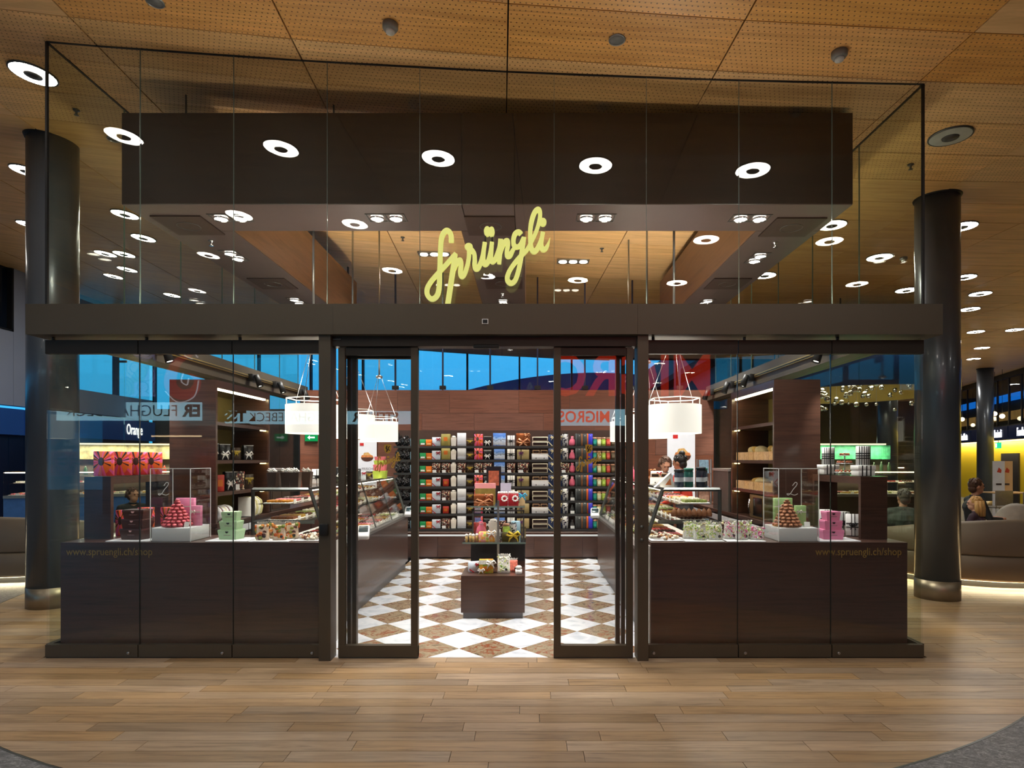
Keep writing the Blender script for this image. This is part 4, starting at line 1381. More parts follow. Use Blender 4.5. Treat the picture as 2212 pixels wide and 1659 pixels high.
# window display counters
CT = 0.889
for side, xa, xb in (('left', -3.70, -1.628), ('right', 0.985, 3.02)):
    t = thing('display_counter', 'dark brown window counter with gold web address in the %s display window' % side, 'counter', ((xa + xb) / 2, 0.07, 0))
    h = (xb - xa) / 2
    mb = MB(); mb.box(-h, h, 0, 0.48, 0, CT - 0.02); mb.obj('body', M_VENEER, t)
    arm = (-h, -h + 0.34) if side == 'left' else (h - 0.34, h)
    mb = MB(); mb.box(arm[0], arm[1], 0.482, 1.25, 0, CT - 0.02); mb.obj('side_body', M_VENEER, t)
    mb = MB(); mb.box(-h, h, -0.002, 0.482, CT - 0.02, CT); mb.obj('worktop', M_VENEER, t)
    mb = MB(); mb.box(arm[0], arm[1], 0.482, 1.252, CT - 0.02, CT); mb.obj('worktop', M_VENEER, t)
    e = h if side == 'left' else -h
    mb = MB(); mb.box(e - 0.012, e + 0.004, 0.01, 0.47, 0.0, CT - 0.03); mb.obj('end_panel', mat('pale_end_panel', (210, 208, 204), 0.4), t)
    if side == 'left':
        counter_text(t, -h + 0.045, CT - 0.075, 'LEFT')
    else:
        counter_text(t, h - 0.045, CT - 0.075, 'RIGHT')
    # bridge shaped riser on the arm of the counter
    rx0 = -3.665 if side == 'left' else 2.765
    r = thing('display_riser', 'dark brown bridge shaped riser on the %s window counter' % side, 'riser', (rx0 + 0.11, 0.28, CT))
    rh = 0.515
    mb = MB(); mb.box(-0.11, 0.11, 0, 0.035, 0, rh); mb.obj('front_leg', M_VENEER, r)
    mb = MB(); mb.box(-0.11, 0.11, 0.815, 0.85, 0, rh); mb.obj('rear_leg', M_VENEER, r)
    mb = MB(); mb.box(-0.11, 0.11, 0.035, 0.815, rh - 0.06, rh); mb.obj('top_board', M_VENEER, r)
    mb = MB(); mb.box(-0.105, 0.105, 0.01, 0.84, rh, rh + 0.004); mb.obj('glass_top', M_GLASS_CASE, r)

# long pastry cases along the aisle
CASE_Y0, CASE_Y1 = 0.56, 3.95


def case(side):
    s = 1 if side == 'left' else -1                      # +1: customer side towards +X
    xf_ = -1.70 if side == 'left' else 0.99
    L = CASE_Y1 - CASE_Y0 if side == 'left' else 3.2
    t = thing('pastry_case', 'long glass pastry counter with brown front along the %s of the aisle' % side, 'display case', (xf_, CASE_Y0, 0))

    def B(name, a, b, y0, y1, z0, z1, m):
        x0, x1 = sorted((-s * a, -s * b))
        mb = MB(); mb.box(x0, x1, y0, y1, z0, z1); return mb.obj(name, m, t)
    B('front_panel', 0.0, 0.04, 0.0, L, 0.1, 0.73, M_VENEER)
    B('base', 0.05, 0.72, 0.0, L, 0.0, 0.74, mat('case_base', (70, 68, 66), 0.5))
    B('plinth', 0.03, 0.05, 0.02, L - 0.02, 0.0, 0.1, M_PLINTH)
    B('ledge', -0.015, 0.06, 0.0, L, 0.735, 0.765, M_STEEL)
    B('display_floor', 0.06, 0.70, 0.0, L, 0.74, 0.775, mat('case_floor', (230, 228, 220), 0.3))
    B('middle_shelf', 0.26, 0.68, 0.03, L - 0.03, 1.0, 1.008, M_GLASS_CASE)
    B('shelf_rail', 0.255, 0.265, 0.03, L - 0.03, 0.99, 1.014, M_STEEL_D)
    B('upper_shelf', 0.34, 0.68, 0.03, L - 0.03, 1.15, 1.157, M_GLASS_CASE)
    B('top_glass', 0.2, 0.72, 0.0, L, 1.285, 1.297, M_GLASS_CASE)
    B('top_rail', 0.195, 0.21, 0.0, L, 1.28, 1.302, M_STEEL_D)
    # slanting front glass in panes
    n = 4
    for i in range(n):
        y0, y1 = L * i / n + 0.008, L * (i + 1) / n - 0.008
        mb = MB()
        a, b = (-s * 0.03, 0.765), (-s * 0.2, 1.285)
        q = [a, (a[0] - s * 0.008, a[1]), (b[0] - s * 0.008, b[1]), b]
        mb.prism(q, y0, y1, 'y'); mb.obj('front_glass', M_GLASS_CASE, t)
        mb = MB()
        q = [a, (a[0] - s * 0.014, a[1]), (b[0] - s * 0.014, b[1]), b]
        mb.prism(q, y1, y1 + 0.016, 'y'); mb.obj('glass_post', M_STEEL_D, t)
    # end frames of dark steel
    for y0 in (0.0, L - 0.03):
        def leg(a, b, nm='end_frame'):
            mb = MB(); mb.tube([(-s * a[0], y0 + 0.015, a[1]), (-s * b[0], y0 + 0.015, b[1])], 0.017, 4, smooth=False); mb.obj(nm, M_STEEL_D, t)
        leg((0.03, 0.765), (0.2, 1.285)); leg((0.2, 1.285), (0.70, 1.285)); leg((0.70, 1.285), (0.70, 0.765)); leg((0.16, 1.0), (0.70, 1.0))
    # lamp strip under the top rail
    B('lamp_strip', 0.21, 0.235, 0.02, L - 0.02, 1.268, 1.28, glow('case_strip', (255, 240, 215), 9.0))
    return t, s, xf_, L


# --- pralines and pastries in trays
PK = {
    'dark truffles': ((74, 42, 28), 'ball'), 'golden wrapped pralines': ((200, 160, 70), 'cube'), 'white pralines': ((236, 226, 200), 'ball'),
    'pink macarons': ((226, 120, 130), 'disc'), 'milk chocolate pralines': ((140, 84, 48), 'cube'), 'pistachio pralines': ((160, 176, 96), 'cube'),
    'little fruit tartlets': ((226, 150, 40), 'disc'), 'red glazed pastries': ((180, 40, 40), 'disc'), 'chocolate eclairs': ((96, 54, 32), 'bar'), 'cream pastries': ((240, 222, 180), 'bar')}
tray_proto = {}


def tray(kind, loc, label, group, w=0.16, dp=0.24):
    key = (kind, w, dp)
    if key not in tray_proto:
        col, sh = PK[kind]
        t = thing('pastry_tray', label, 'tray', loc, 0, group)
        mb = MB(); mb.rbox(-w / 2, w / 2, -dp / 2, dp / 2, 0, 0.008, 0.003); mb.obj('plate', mat('tray_white', (238, 236, 228), 0.3), t)
        mb = MB()
        st = 0.034 if sh != 'bar' else 0.05
        nx, ny = int((w - 0.01) / st), int((dp - 0.01) / (st if sh != 'bar' else 0.075))
        sy = st if sh != 'bar' else 0.075
        for i in range(nx):
            for k in range(ny):
                x, y = (i - (nx - 1) / 2) * st, (k - (ny - 1) / 2) * sy
                if sh == 'ball':
                    mb.ball((x, y, 0.022), (0.0145, 0.0145, 0.015), 8)
                elif sh == 'cube':
                    mb.box(x - 0.013, x + 0.013, y - 0.013, y + 0.013, 0.008, 0.03)
                elif sh == 'disc':
                    mb.lathe([(0.011, 0.008), (0.016, 0.016), (0.015, 0.026), (0.0, 0.03)], 9, (x, y, 0))
                else:
                    mb.ball((x, y, 0.022), (0.019, 0.034, 0.015), 8)
        o = mb.obj('pastries', mat('sweet_' + kind.replace(' ', '_'), col, 0.35, 0, 0.35, 60), t); o['kind'] = 'stuff'
        mb = MB(); mb.box(-0.03, 0.03, -dp / 2 - 0.012, -dp / 2 - 0.009, 0.0, 0.035); mb.obj('price_tag', M_CARD, t)
        tray_proto[key] = t
        return t
    return copy_tree(tray_proto[key], loc, None, label, group=group)


kinds = list(PK)
for side in ('left', 'right'):
    t, s, xf_, L = case(side)
    k = 0
    for tier, (off, z, nm) in enumerate(((0.2, 0.776, 'front floor row'), (0.46, 0.776, 'rear floor row'), (0.47, 1.009, 'middle shelf'), (0.51, 1.158, 'upper shelf'))):
        y = 0.14
        k0 = k
        while y < L - 0.15:
            kind = kinds[(k * 7 + tier * 3) % len(kinds)]
            k += 1
            tray(kind, (xf_ - s * off, CASE_Y0 + y, z), 'tray of %s, %s from the front, %s, %s case' % (kind, NTH[k - k0 - 1], nm, side), 'pastry trays in the %s case' % side)
            tr = COL.objects[-1]
            y += 0.185
    # turn the price tags towards the customer: tags sit at the -Y end of each tray
for o in list(COL.objects):
    if o.name.startswith('pastry_tray') and o.parent is None:
        o.rotation_euler[2] = PI / 2 if o.location.x < 0 else -PI / 2
# card terminals on the ledges
for x, y, rz, lab in ((-1.64, 1.36, 0.2, 'at the near end of the left case'), (-1.64, 3.75, 0.1, 'at the far end of the left case'), (0.93, 3.55, -0.1, 'at the far end of the right case')):
    t = thing('card_terminal', 'white card terminal on a bracket ' + lab, 'card terminal', (x, y, 0.765), rz)
    mb = MB(); mb.rbox(-0.06, 0.06, -0.1, 0.1, 0.0, 0.05, 0.015, xf=Matrix.Rotation(0.5, 4, 'X')); mb.obj('shell', M_LACQ, t, (0, 0, 0.03))
    mb = MB(); mb.rbox(-0.045, 0.045, -0.03, 0.07, 0.05, 0.056, 0.003, xf=Matrix.Rotation(0.5, 4, 'X')); mb.obj('screen', mat('terminal_screen', (40, 60, 66), 0.2), t, (0, 0, 0.03))
    mb = MB(); mb.box(-0.05, 0.05, -0.08, 0.08, 0, 0.01); mb.obj('bracket', M_STEEL_D, t)

# ---------------------------------------------------------------- tall lit units on the side walls, with back counters
for side in ('left', 'right'):
    s = 1 if side == 'left' else -1
    xw = -3.585 if side == 'left' else 2.945        # wall side
    xo = -3.12 if side == 'left' else 2.48          # open side
    mid = (xw + xo) / 2; h = abs(xo - xw) / 2
    t = thing('tall_shelf_unit', 'tall brown shelf unit with a lit niche on the %s wall' % side, 'shelf unit', (mid, 1.35, 0))
    Ln = 1.29
    mb = MB(); mb.box(-h, h, 0, 0.035, 0.905, 2.35); mb.obj('end_panel', M_VENEER, t)
    mb = MB(); mb.box(-h, h, Ln - 0.035, Ln, 0.905, 2.35); mb.obj('end_panel', M_VENEER, t)
    mb = MB(); mb.box(-h, h, 0.035, Ln - 0.035, 2.27, 2.35); mb.obj('top_board', M_VENEER, t)
    bx = sorted((-s * h, -s * (h - 0.025)))
    mb = MB(); mb.box(bx[0], bx[1], 0.035, Ln - 0.035, 0.905, 2.27); mb.obj('back_panel', M_OLIVE, t)
    for z in (1.93, 1.54, 1.21):
        a, b = sorted((-s * (h - 0.025), s * (h - 0.01)))
        mb = MB(); mb.box(a, b, 0.035, Ln - 0.035, z - 0.035, z); mb.obj('shelf', M_VENEER, t)
    lx = sorted((s * (h - 0.05), s * (h - 0.02)))
    mb = MB(); mb.box(lx[0], lx[1], 0.06, Ln - 0.08, 2.255, 2.27); mb.obj('light_strip', glow('niche_strip', (255, 238, 190), 26.0), t)
    for z in (1.93, 1.54, 1.21):
        mb = MB(); mb.box(lx[0], lx[1], Ln - 0.16, Ln - 0.06, z - 0.045, z - 0.036); mb.obj('puck_light', glow('niche_puck', (255, 225, 150), 14.0), t)
    # back counter with drawers
    c = thing('back_counter', 'brown back counter with drawers along the %s side of the shop' % side, 'counter', (mid, 1.34, 0))
    cl = 3.3
    mb = MB(); mb.box(-h + 0.02, h + 0.0, 0, cl, 0, 0.86); mb.obj('body', M_VENEER, c)
    mb = MB(); mb.box(-h - 0.02, h + 0.02, 0, cl, 0.865, 0.9); mb.obj('worktop', M_VENEER, c)
    fx = s * (h + 0.001)
    for i in range(5):
        a, b = sorted((fx, fx + s * 0.018))
        y0 = 0.04 + i * cl / 5
        d = MB(); d.box(a, b, y0, y0 + cl / 5 - 0.03, 0.50, 0.74); dr = d.obj('drawer', mat('drawer_front', (74, 50, 42), 0.4), c)
        a2, b2 = sorted((fx + s * 0.018, fx + s * 0.026))
        d = MB(); d.box(a2, b2, y0, y0 + cl / 5 - 0.03, 0.77, 0.84); d.obj('pale_grip', M_LACQ, c)
    # grey side cabinet behind the tall unit
    g = thing('wall_cabinet', 'low grey brown cabinet on the %s back counter' % side, 'cabinet', (mid, 2.75, 0.902))
    mb = MB(); mb.box(-h, h - 0.03, 0, 0.6, 0, 0.5); mb.obj('body', mat('grey_cabinet', (84, 76, 70), 0.5), g)
    mb = MB(); mb.box(-h - 0.01, h - 0.01, -0.02, 0.62, 0.5, 0.53); mb.obj('top_board', mat('pale_cabinet_top', (150, 140, 134), 0.4), g)
    for i in range(2):
        a, b = sorted((s * (h - 0.02), s * (h - 0.035)))
        mb = MB(); mb.box(a, b, 0.02 + i * 0.29, 0.29 + i * 0.29, 0.03, 0.47); mb.obj('door', mat('cabinet_door', (70, 58, 48), 0.4), g)

# ---------------------------------------------------------------- rear shelving
SHZ = [1.757, 1.543, 1.336, 1.122, 0.90, 0.693, 0.457]
SHY = 4.80
t = thing('wall_shelving', 'black glass wall shelving with seven shelves across the back', 'shelf', (-0.26, SHY, 0))
for z in SHZ:
    mb = MB(); mb.box(-1.83, 1.83, 0, 0.36, z - 0.022, z); mb.obj('shelf', M_SHELFBLACK, t)
    mb = MB(); mb.box(-1.83, 1.83, -0.004, 0.0, z - 0.034, z + 0.002); mb.obj('shelf_lip', mat('shelf_lip', (46, 46, 46), 0.35), t)
    mb = MB(); mb.box(-1.83, 1.83, 0.012, 0.03, z - 0.03, z - 0.022); mb.obj('shelf_light', glow('shelf_led', (255, 244, 225), 6.5), t)
mb = MB(); mb.box(-1.84, 1.84, 0.36, 0.38, 0.44, 2.02); mb.obj('back_board', mat('shelf_back', (70, 48, 40), 0.5), t)
for x in (-1.83, -0.6, 0.62, 1.81):
    mb = MB(); mb.box(x, x + 0.018, 0.345, 0.36, 0.44, 1.98); mb.obj('upright', M_BLACK, t)
t = thing('base_cabinet', 'low brown cabinet under the rear shelving with pale grip strip', 'cabinet', (-0.26, 4.72, -0.02))
mb = MB(); mb.box(-1.88, 1.88, 0.02, 0.46, 0.05, 0.37); mb.obj('body', M_VENEER, t)
mb = MB(); mb.box(-1.9, 1.9, 0.0, 0.46, 0.40, 0.43); mb.obj('top_board', M_VENEER, t)
mb = MB(); mb.box(-1.88, 1.88, 0.03, 0.06, 0.37, 0.40); mb.obj('glowing_grip_strip', glow('glowing_grip_strip', (235, 235, 230), 0.8), t)  # grip given a glow of its own, though it is no lamp
mb = MB(); mb.box(-1.86, 1.86, 0.06, 0.44, 0.02, 0.05); mb.obj('plinth', M_PLINTH, t)
for i in range(5):
    mb = MB(); mb.box(-1.88 + i * 0.752 + 0.002, -1.88 + (i + 1) * 0.752 - 0.002, 0.0, 0.02, 0.05, 0.365); mb.obj('door', M_VENEER, t)

# ---------------------------------------------------------------- pendant lamps
pl = None
for k, (X, side) in enumerate(((-2.0, 'left'), (1.38, 'right'))):
    for i, d in enumerate((5.73, 7.02, 8.28)):
        lab = 'white drum pendant lamp over the %s pastry case, %s' % (side, ('nearest', 'middle', 'farthest')[i])
        y = d - D0
        zc = ceil_z(X)
        if pl is None:
            t = thing('pendant_lamp', lab, 'pendant lamp', (X, y, 1.79))
            n_ = 40
            mb = MB(); mb.lathe([(0.25, 0.0), (0.25, 0.265)], n_, cap=False); mb.lathe([(0.247, 0.265), (0.247, 0.0)], n_, cap=False)
            mb.obj('shade', mat('shade_fabric', (246, 242, 232), 0.8, 0, 0.02, emit=SHADE_LIGHT), t)
            mb = MB(); mb.lathe([(0.246, 0.02), (0.0, 0.02)], n_); mb.obj('diffuser', glow('shade_diffuser', (255, 246, 228), 4.0), t)
            for q in range(6):
                a = PI / 6 + q * PI / 3
                b = PI / 6 + (q + 1) * PI / 3
                mb = MB(); mb.tube([(0.24 * math.cos(a), 0.24 * math.sin(a), 0.265), (0.24 * math.cos(a), 0.24 * math.sin(a), 0.325)], 0.005, 6); mb.obj('frame_post', M_WHITE, t)
                mb = MB(); mb.tube([(0.24 * math.cos(a), 0.24 * math.sin(a), 0.325), (0.24 * math.cos(b), 0.24 * math.sin(b), 0.325)], 0.005, 6); mb.obj('frame_rail', M_WHITE, t)
            for q in range(3):
                a = PI / 6 + q * 2 * PI / 3
                mb = MB(); mb.tube([(0.24 * math.cos(a), 0.24 * math.sin(a), 0.325), (0.03 * math.cos(a), 0.03 * math.sin(a), 0.86)], 0.0028, 6); mb.obj('wire', M_STEEL, t)
            mb = MB(); mb.lathe([(0.0, 0.85), (0.045, 0.86), (0.045, 0.885), (0.012, 0.9)], 16); mb.obj('hub', M_STEEL, t)
            mb = MB(); mb.lathe([(0.011, 0.89), (0.011, zc - 1.79)], 10); mb.obj('rod', M_STEEL, t)
            ld = bpy.data.lights.new('pendant_light', 'AREA'); ld.shape = 'DISK'; ld.size = 0.3; ld.energy = 14; ld.color = (1, 0.93, 0.84); ld.spread = math.radians(120)
            link('bulb_glow', ld, t, (0, 0, 0.2), (PI, 0, 0))
            pl = t
        else:
            t = copy_tree(pl, (X, y, 1.79), None, lab)
            for ch in t.children:
                if ch.name.startswith('rod'):
                    mb = MB(); mb.lathe([(0.011, 0.89), (0.011, zc - 1.79)], 10); ch.data = mb.mesh('rod', M_STEEL)

# ---------------------------------------------------------------- centre island
t = thing('centre_island', 'stepped brown island in the middle of the aisle', 'display stand', (-0.33, 1.15, 0))
mb = MB(); mb.box(-0.31, 0.31, 0, 0.5, 0.06, 0.418); mb.obj('low_block', M_VENEER, t)
mb = MB(); mb.box(-0.29, 0.29, 0.02, 0.48, 0, 0.06); mb.obj('plinth', M_PLINTH, t)
mb = MB(); mb.box(-0.26, 0.31, 0.52, 1.9, 0.0, 0.48); mb.obj('rear_block', M_VENEER, t)
mb = MB(); mb.box(-0.26, 0.31, 0.515, 1.9, 0.48, 0.66); mb.obj('black_block', M_BLACK, t)
mb = MB(); mb.box(-0.34, 0.32, 0.42, 1.92, 0.672, 0.684); mb.obj('glass_shelf', M_GLASS_CASE, t)
mb = MB(); mb.box(-0.34, 0.32, 0.415, 0.421, 0.67, 0.686); mb.obj('shelf_edge', M_EDGE, t)
mb = MB(); mb.box(-0.27, 0.31, 0.6, 1.92, 1.035, 1.047); mb.obj('glass_shelf', M_GLASS_CASE, t)
mb = MB(); mb.box(-0.27, 0.31, 0.595, 0.601, 1.033, 1.049); mb.obj('shelf_edge', M_EDGE, t)
for x0, x1, y0, y1 in ((-0.26, 0.3, 0.7, 0.706), (-0.26, -0.254, 0.7, 1.85), (0.294, 0.3, 0.7, 1.85)):
    mb = MB(); mb.box(x0, x1, y0, y1, 0.69, 1.0); mb.obj('case_glass', M_GLASS_CASE, t)
for x in (-0.255, 0.295):
    mb = MB(); mb.box(x - 0.008, x + 0.008, 0.694, 0.71, 0.69, 1.0); mb.obj('case_edge', M_STEEL_D, t)
mb = MB(); mb.box(-0.26, 0.3, 0.694, 0.71, 0.985, 1.0); mb.obj('case_edge', M_STEEL_D, t)
mb = MB(); mb.box(0.02, 0.042, 0.44, 0.462, 0.418, 1.12); mb.obj('post', M_STEEL, t)

# ---------------------------------------------------------------- posters, rack, exit sign


def cake_poster(x, y, z0, w, h, rz, label):
    t = thing('poster', label, 'poster', (x, y, z0), rz)
    mb = MB(); mb.box(-w / 2, w / 2, 0, 0.012, 0, h); mb.obj('board', mat('poster_board', (222, 222, 228), 0.5, 0, 0.03, emit=0.25), t)
    mb = MB(); cz = h * 0.62
    mb.prism([(w * 0.05 + w * 0.3 * math.cos(a / 10 * PI + PI), cz + h * 0.09 * math.sin(a / 10 * PI + PI)) for a in range(11)], -0.003, 0, 'y'); mb.obj('cake_print', mat('cake_brown', (84, 44, 26), 0.6, 0, 0.3, 60), t)
    mb = MB(); mb.prism([(-w * 0.25, cz), (w * 0.35, cz), (w * 0.3, cz + h * 0.045), (-w * 0.2, cz + h * 0.05)], -0.004, 0, 'y'); mb.obj('cream_print', mat('cake_cream', (214, 130, 70), 0.6, 0, 0.4, 70), t)
    mb = MB(); mb.prism([(-w * 0.15, cz + h * 0.045), (w * 0.25, cz + h * 0.045), (w * 0.1, cz + h * 0.11), (-w * 0.1, cz + h * 0.1)], -0.004, 0, 'y'); mb.obj('nut_print', mat('cake_nuts', (226, 176, 110), 0.6, 0, 0.4, 90), t)
    mb = MB(); mb.box(-w * 0.3, -w * 0.12, -0.004, 0, h * 0.87, h * 0.93); mb.obj('red_mark', mat('poster_red', (200, 30, 26), 0.6), t)
    me = text_mesh('FRISCHE\nWELT', w * 0.17, 0.0006, mat('poster_ink', (110, 100, 96), 0.6)); link('lettering', me, t, (w * 0.1, -0.002, h * 0.33), (PI / 2, 0, 0))
    return t


x0, _, z1 = at(1442, 928, 9.93); x1, _, z0 = at(1502, 1076, 9.93)
cake_poster((x0 + x1) / 2, 9.945 - D0, z0, x1 - x0, z1 - z0, 0, 'tall white cake poster behind the woman in red')
x0, _, z1 = at(768, 950, 9.93); x1, _, z0 = at(813, 1050, 9.93)
cake_poster((x0 + x1) / 2, 9.945 - D0, z0, x1 - x0, z1 - z0, 0, 'white cake poster at the back behind the left door leaf')
CREST = [(-0.5, 0.6), (0.0, 0.66), (0.5, 0.6), (0.5, -0.1), (0.3, -0.5), (0.0, -0.66), (-0.3, -0.5), (-0.5, -0.1)]


def crest(parent, x, y, z, sz, m):
    mb = MB(); mb.prism([(p[0] * sz, p[1] * sz) for p in CREST], -0.001, 0, 'y'); mb.obj('crest', m, parent, (x, y, z))
    mb = MB()
    stroke(mb, [(-0.12 * sz, 0.4 * sz), (-0.2 * sz, 0.1 * sz), (-0.05 * sz, -0.1 * sz), (-0.15 * sz, -0.35 * sz)], 0.16 * sz, -0.003, -0.001)
    mb.obj('crest_figure', mat('crest_dark', (40, 28, 20), 0.5), parent, (x, y, z))
    mb = MB()
    stroke(mb, [(0.3 * sz, 0.35 * sz), (0.1 * sz, 0.2 * sz), (0.14 * sz, -0.1 * sz), (0.3 * sz, -0.2 * sz)], 0.1 * sz, -0.003, -0.001)
    mb.obj('crest_figure', mat('crest_dark', (40, 28, 20), 0.5), parent, (x, y, z))


# gold crest and script printed on the two door leaves
for k, (px, py) in enumerate(((838, 1003), (1272, 1003))):
    x, _, z = at(px, py, D0)
    t = thing('door_emblem', 'small gold script name and crest on the %s door leaf' % ('left', 'right')[k], 'lettering', (x, -0.0075, z))
    mb = MB(); script_sign(mb, 0.000105, -0.0006, 0); mb.obj('script', M_GOLD, t, (0, 0, -0.06))
    crest(t, 0.0, 0, 0.12, 0.055, M_GOLD)
# clear magazine rack
x0, _, z1 = at(1507, 992, 9.0); x1, _, z0 = at(1537, 1084, 9.0)
t = thing('brochure_rack', 'clear brochure rack beside the tall cake poster', 'rack', ((x0 + x1) / 2, 9.0 - D0, 0))
hw = (x1 - x0) / 2
mb = MB(); mb.box(-hw, hw, 0.06, 0.066, 0.902, z1); mb.obj('back_plate', M_GLASS_CASE, t)
for x in (-hw, hw):
    mb = MB(); mb.box(x - 0.004, x + 0.004, 0.0, 0.06, 0.902, z1); mb.obj('side_bar', M_STEEL, t)
for i in range(3):
    z = z0 + (z1 - z0) * i / 3
    mb = MB(); mb.box(-hw, hw, 0, 0.06, z - 0.006, z); mb.obj('rack_shelf', M_STEEL, t)
    b = MB(); b.box(-hw * 0.7, hw * 0.7, 0, 0.01, 0, 0.2)
    tag(b.obj('brochure', mat('brochure_%d' % i, ((190, 150, 130), (150, 130, 124), (130, 160, 180))[i], 0.4, 0, 0.4, 30), None, (t.location.x, t.location.y + 0.02, z + 0.002), (-0.12, 0, 0)), '%s brochure in the clear rack' % ('lowest pale blue', 'middle grey', 'top pinkish')[i], 'brochure')
# green exit sign
x, y, z = at(672, 945, 9.93)
t = thing('exit_sign', 'small green exit sign with white arrow at the back left', 'sign', (x, y, z))
mb = MB(); mb.box(-0.1, 0.1, 0, 0.03, -0.06, 0.06); mb.obj('panel', glow('exit_green', (20, 150, 80), 1.2), t)
mb = MB(); mb.prism([(-0.06, 0.0), (-0.02, 0.035), (-0.02, 0.012), (0.06, 0.012), (0.06, -0.012), (-0.02, -0.012), (-0.02, -0.035)], -0.004, 0, 'y'); mb.obj('arrow', glow('exit_white', (240, 250, 245), 1.6), t)

# ================================================================== GOODS
# --- printed patterns
m_, N_, L_, p_ = node_mat('sunburst_print', 0.4)
tc_ = N_.new('ShaderNodeTexCoord'); sp_ = N_.new('ShaderNodeSeparateXYZ'); L_.new(tc_.outputs['Object'], sp_.inputs[0])
zz = mathn(N_, L_, 'SUBTRACT', sp_.outputs['Z'], 0.10)
xx = mathn(N_, L_, 'SUBTRACT', mathn(N_, L_, 'SUBTRACT', sp_.outputs['X'], 0.012), mathn(N_, L_, 'MULTIPLY', sp_.outputs['Y'], 0.9))
ang = mathn(N_, L_, 'ARCTAN2', zz, xx)
sec = mathn(N_, L_, 'FLOOR', mathn(N_, L_, 'MULTIPLY', ang, 5.6))
rr = mathn(N_, L_, 'SQRT', mathn(N_, L_, 'ADD', mathn(N_, L_, 'MULTIPLY', xx, xx), mathn(N_, L_, 'MULTIPLY', mathn(N_, L_, 'MULTIPLY', zz, zz), 0.45)))
ringn = mathn(N_, L_, 'FLOOR', mathn(N_, L_, 'MULTIPLY', rr, 30.0))
wn_ = N_.new('ShaderNodeTexWhiteNoise'); wn_.noise_dimensions = '2D'
cb_ = N_.new('ShaderNodeCombineXYZ'); L_.new(sec, cb_.inputs[0]); L_.new(mathn(N_, L_, 'FLOOR', mathn(N_, L_, 'MULTIPLY', rr, 16.0)), cb_.inputs[1])
L_.new(cb_.outputs[0], wn_.inputs['Vector'])
rp_ = ramp(N_, [(0.0, (236, 96, 160)), (0.3, (238, 110, 40)), (0.62, (220, 60, 60)), (0.76, (238, 130, 190)), (0.86, (40, 20, 30))], True)
L_.new(wn_.outputs['Value'], rp_.inputs[0])
mx_ = N_.new('ShaderNodeMix'); mx_.data_type = 'RGBA'
L_.new(mathn(N_, L_, 'LESS_THAN', rr, 0.019), mx_.inputs['Factor']); L_.new(rp_.outputs[0], mx_.inputs['A']); mx_.inputs['B'].default_value = _lin((60, 44, 34))
L_.new(mx_.outputs['Result'], p_.inputs['Base Color'])
M_SUN = m_
m_, N_, L_, p_ = node_mat('snow_print', 0.35)
tc_ = N_.new('ShaderNodeTexCoord'); sp_ = N_.new('ShaderNodeSeparateXYZ'); L_.new(tc_.outputs['Object'], sp_.inputs[0])
nz_ = N_.new('ShaderNodeTexNoise'); nz_.inputs['Scale'].default_value = 30; L_.new(tc_.outputs['Object'], nz_.inputs['Vector'])
v_ = mathn(N_, L_, 'ADD', mathn(N_, L_, 'MULTIPLY', sp_.outputs['Z'], 5.0), mathn(N_, L_, 'MULTIPLY', mathn(N_, L_, 'SUBTRACT', nz_.outputs['Fac'], 0.5), 0.5))
rp_ = ramp(N_, [(0.0, (120, 160, 210)), (0.15, (236, 242, 250)), (0.4, (200, 220, 244)), (0.5, (96, 90, 96)), (0.55, (170, 200, 236)), (0.75, (70, 120, 196))])
L_.new(v_, rp_.inputs[0]); L_.new(rp_.outputs[0], p_.inputs['Base Color']); M_SNOW = m_


def spotted(name, base, cols, scale, rough=0.4):
    m, N, L, p = node_mat(name, rough)
    tc = N.new('ShaderNodeTexCoord')
    vo = N.new('ShaderNodeTexVoronoi'); vo.inputs['Scale'].default_value = scale; vo.inputs['Randomness'].default_value = 0.5
    L.new(tc.outputs['Object'], vo.inputs['Vector'])
    sp = N.new('ShaderNodeSeparateXYZ'); L.new(vo.outputs['Color'], sp.inputs[0])
    rp = ramp(N, [(i / len(cols), c) for i, c in enumerate(cols)], True)
    L.new(sp.outputs[0], rp.inputs[0])
    mx = N.new('ShaderNodeMix'); mx.data_type = 'RGBA'
    L.new(mathn(N, L, 'GREATER_THAN', vo.outputs['Distance'], 0.52), mx.inputs['Factor'])
    L.new(rp.outputs[0], mx.inputs['A']); mx.inputs['B'].default_value = _lin(base)
    L.new(mx.outputs['Result'], p.inputs['Base Color'])
    return m


M_CHOC = spotted('praline_print', (40, 20, 16), [(110, 50, 34), (236, 226, 210), (150, 50, 44), (86, 40, 28), (226, 200, 160)], 55)
M_FRUIT = spotted('fruit_slices', (236, 222, 196), [(210, 96, 30), (120, 56, 40), (150, 150, 60), (226, 130, 50), (96, 40, 36)], 42)
M_FLOW_G = spotted('green_petals', (240, 246, 226), [(176, 206, 110), (232, 240, 210), (226, 200, 130), (140, 180, 80), (250, 250, 244)], 60)
M_FLOW_P = spotted('pink_petals', (244, 240, 236), [(226, 120, 160), (190, 214, 130), (246, 240, 240), (214, 150, 190), (230, 200, 150)], 60)
M_MARZ = spotted('marzipan_fruit', (200, 160, 60), [(230, 140, 40), (150, 180, 50), (220, 180, 60), (226, 110, 40), (190, 190, 80)], 40)
C = lambda n, c, r=0.4, m=0.0: mat('card_' + n, c, r, m, 0.05, 20)
M_RIB_R = C('ribbon_red', (176, 24, 40)); M_RIB_W = C('ribbon_white', (240, 238, 232)); M_RIB_G = C('ribbon_gold', (206, 180, 60), 0.3, 0.3); M_RIB_B = C('ribbon_black', (20, 18, 20)); M_RIB_V = C('ribbon_violet', (110, 50, 110)); M_RIB_T = C('ribbon_turquoise', (40, 160, 200))


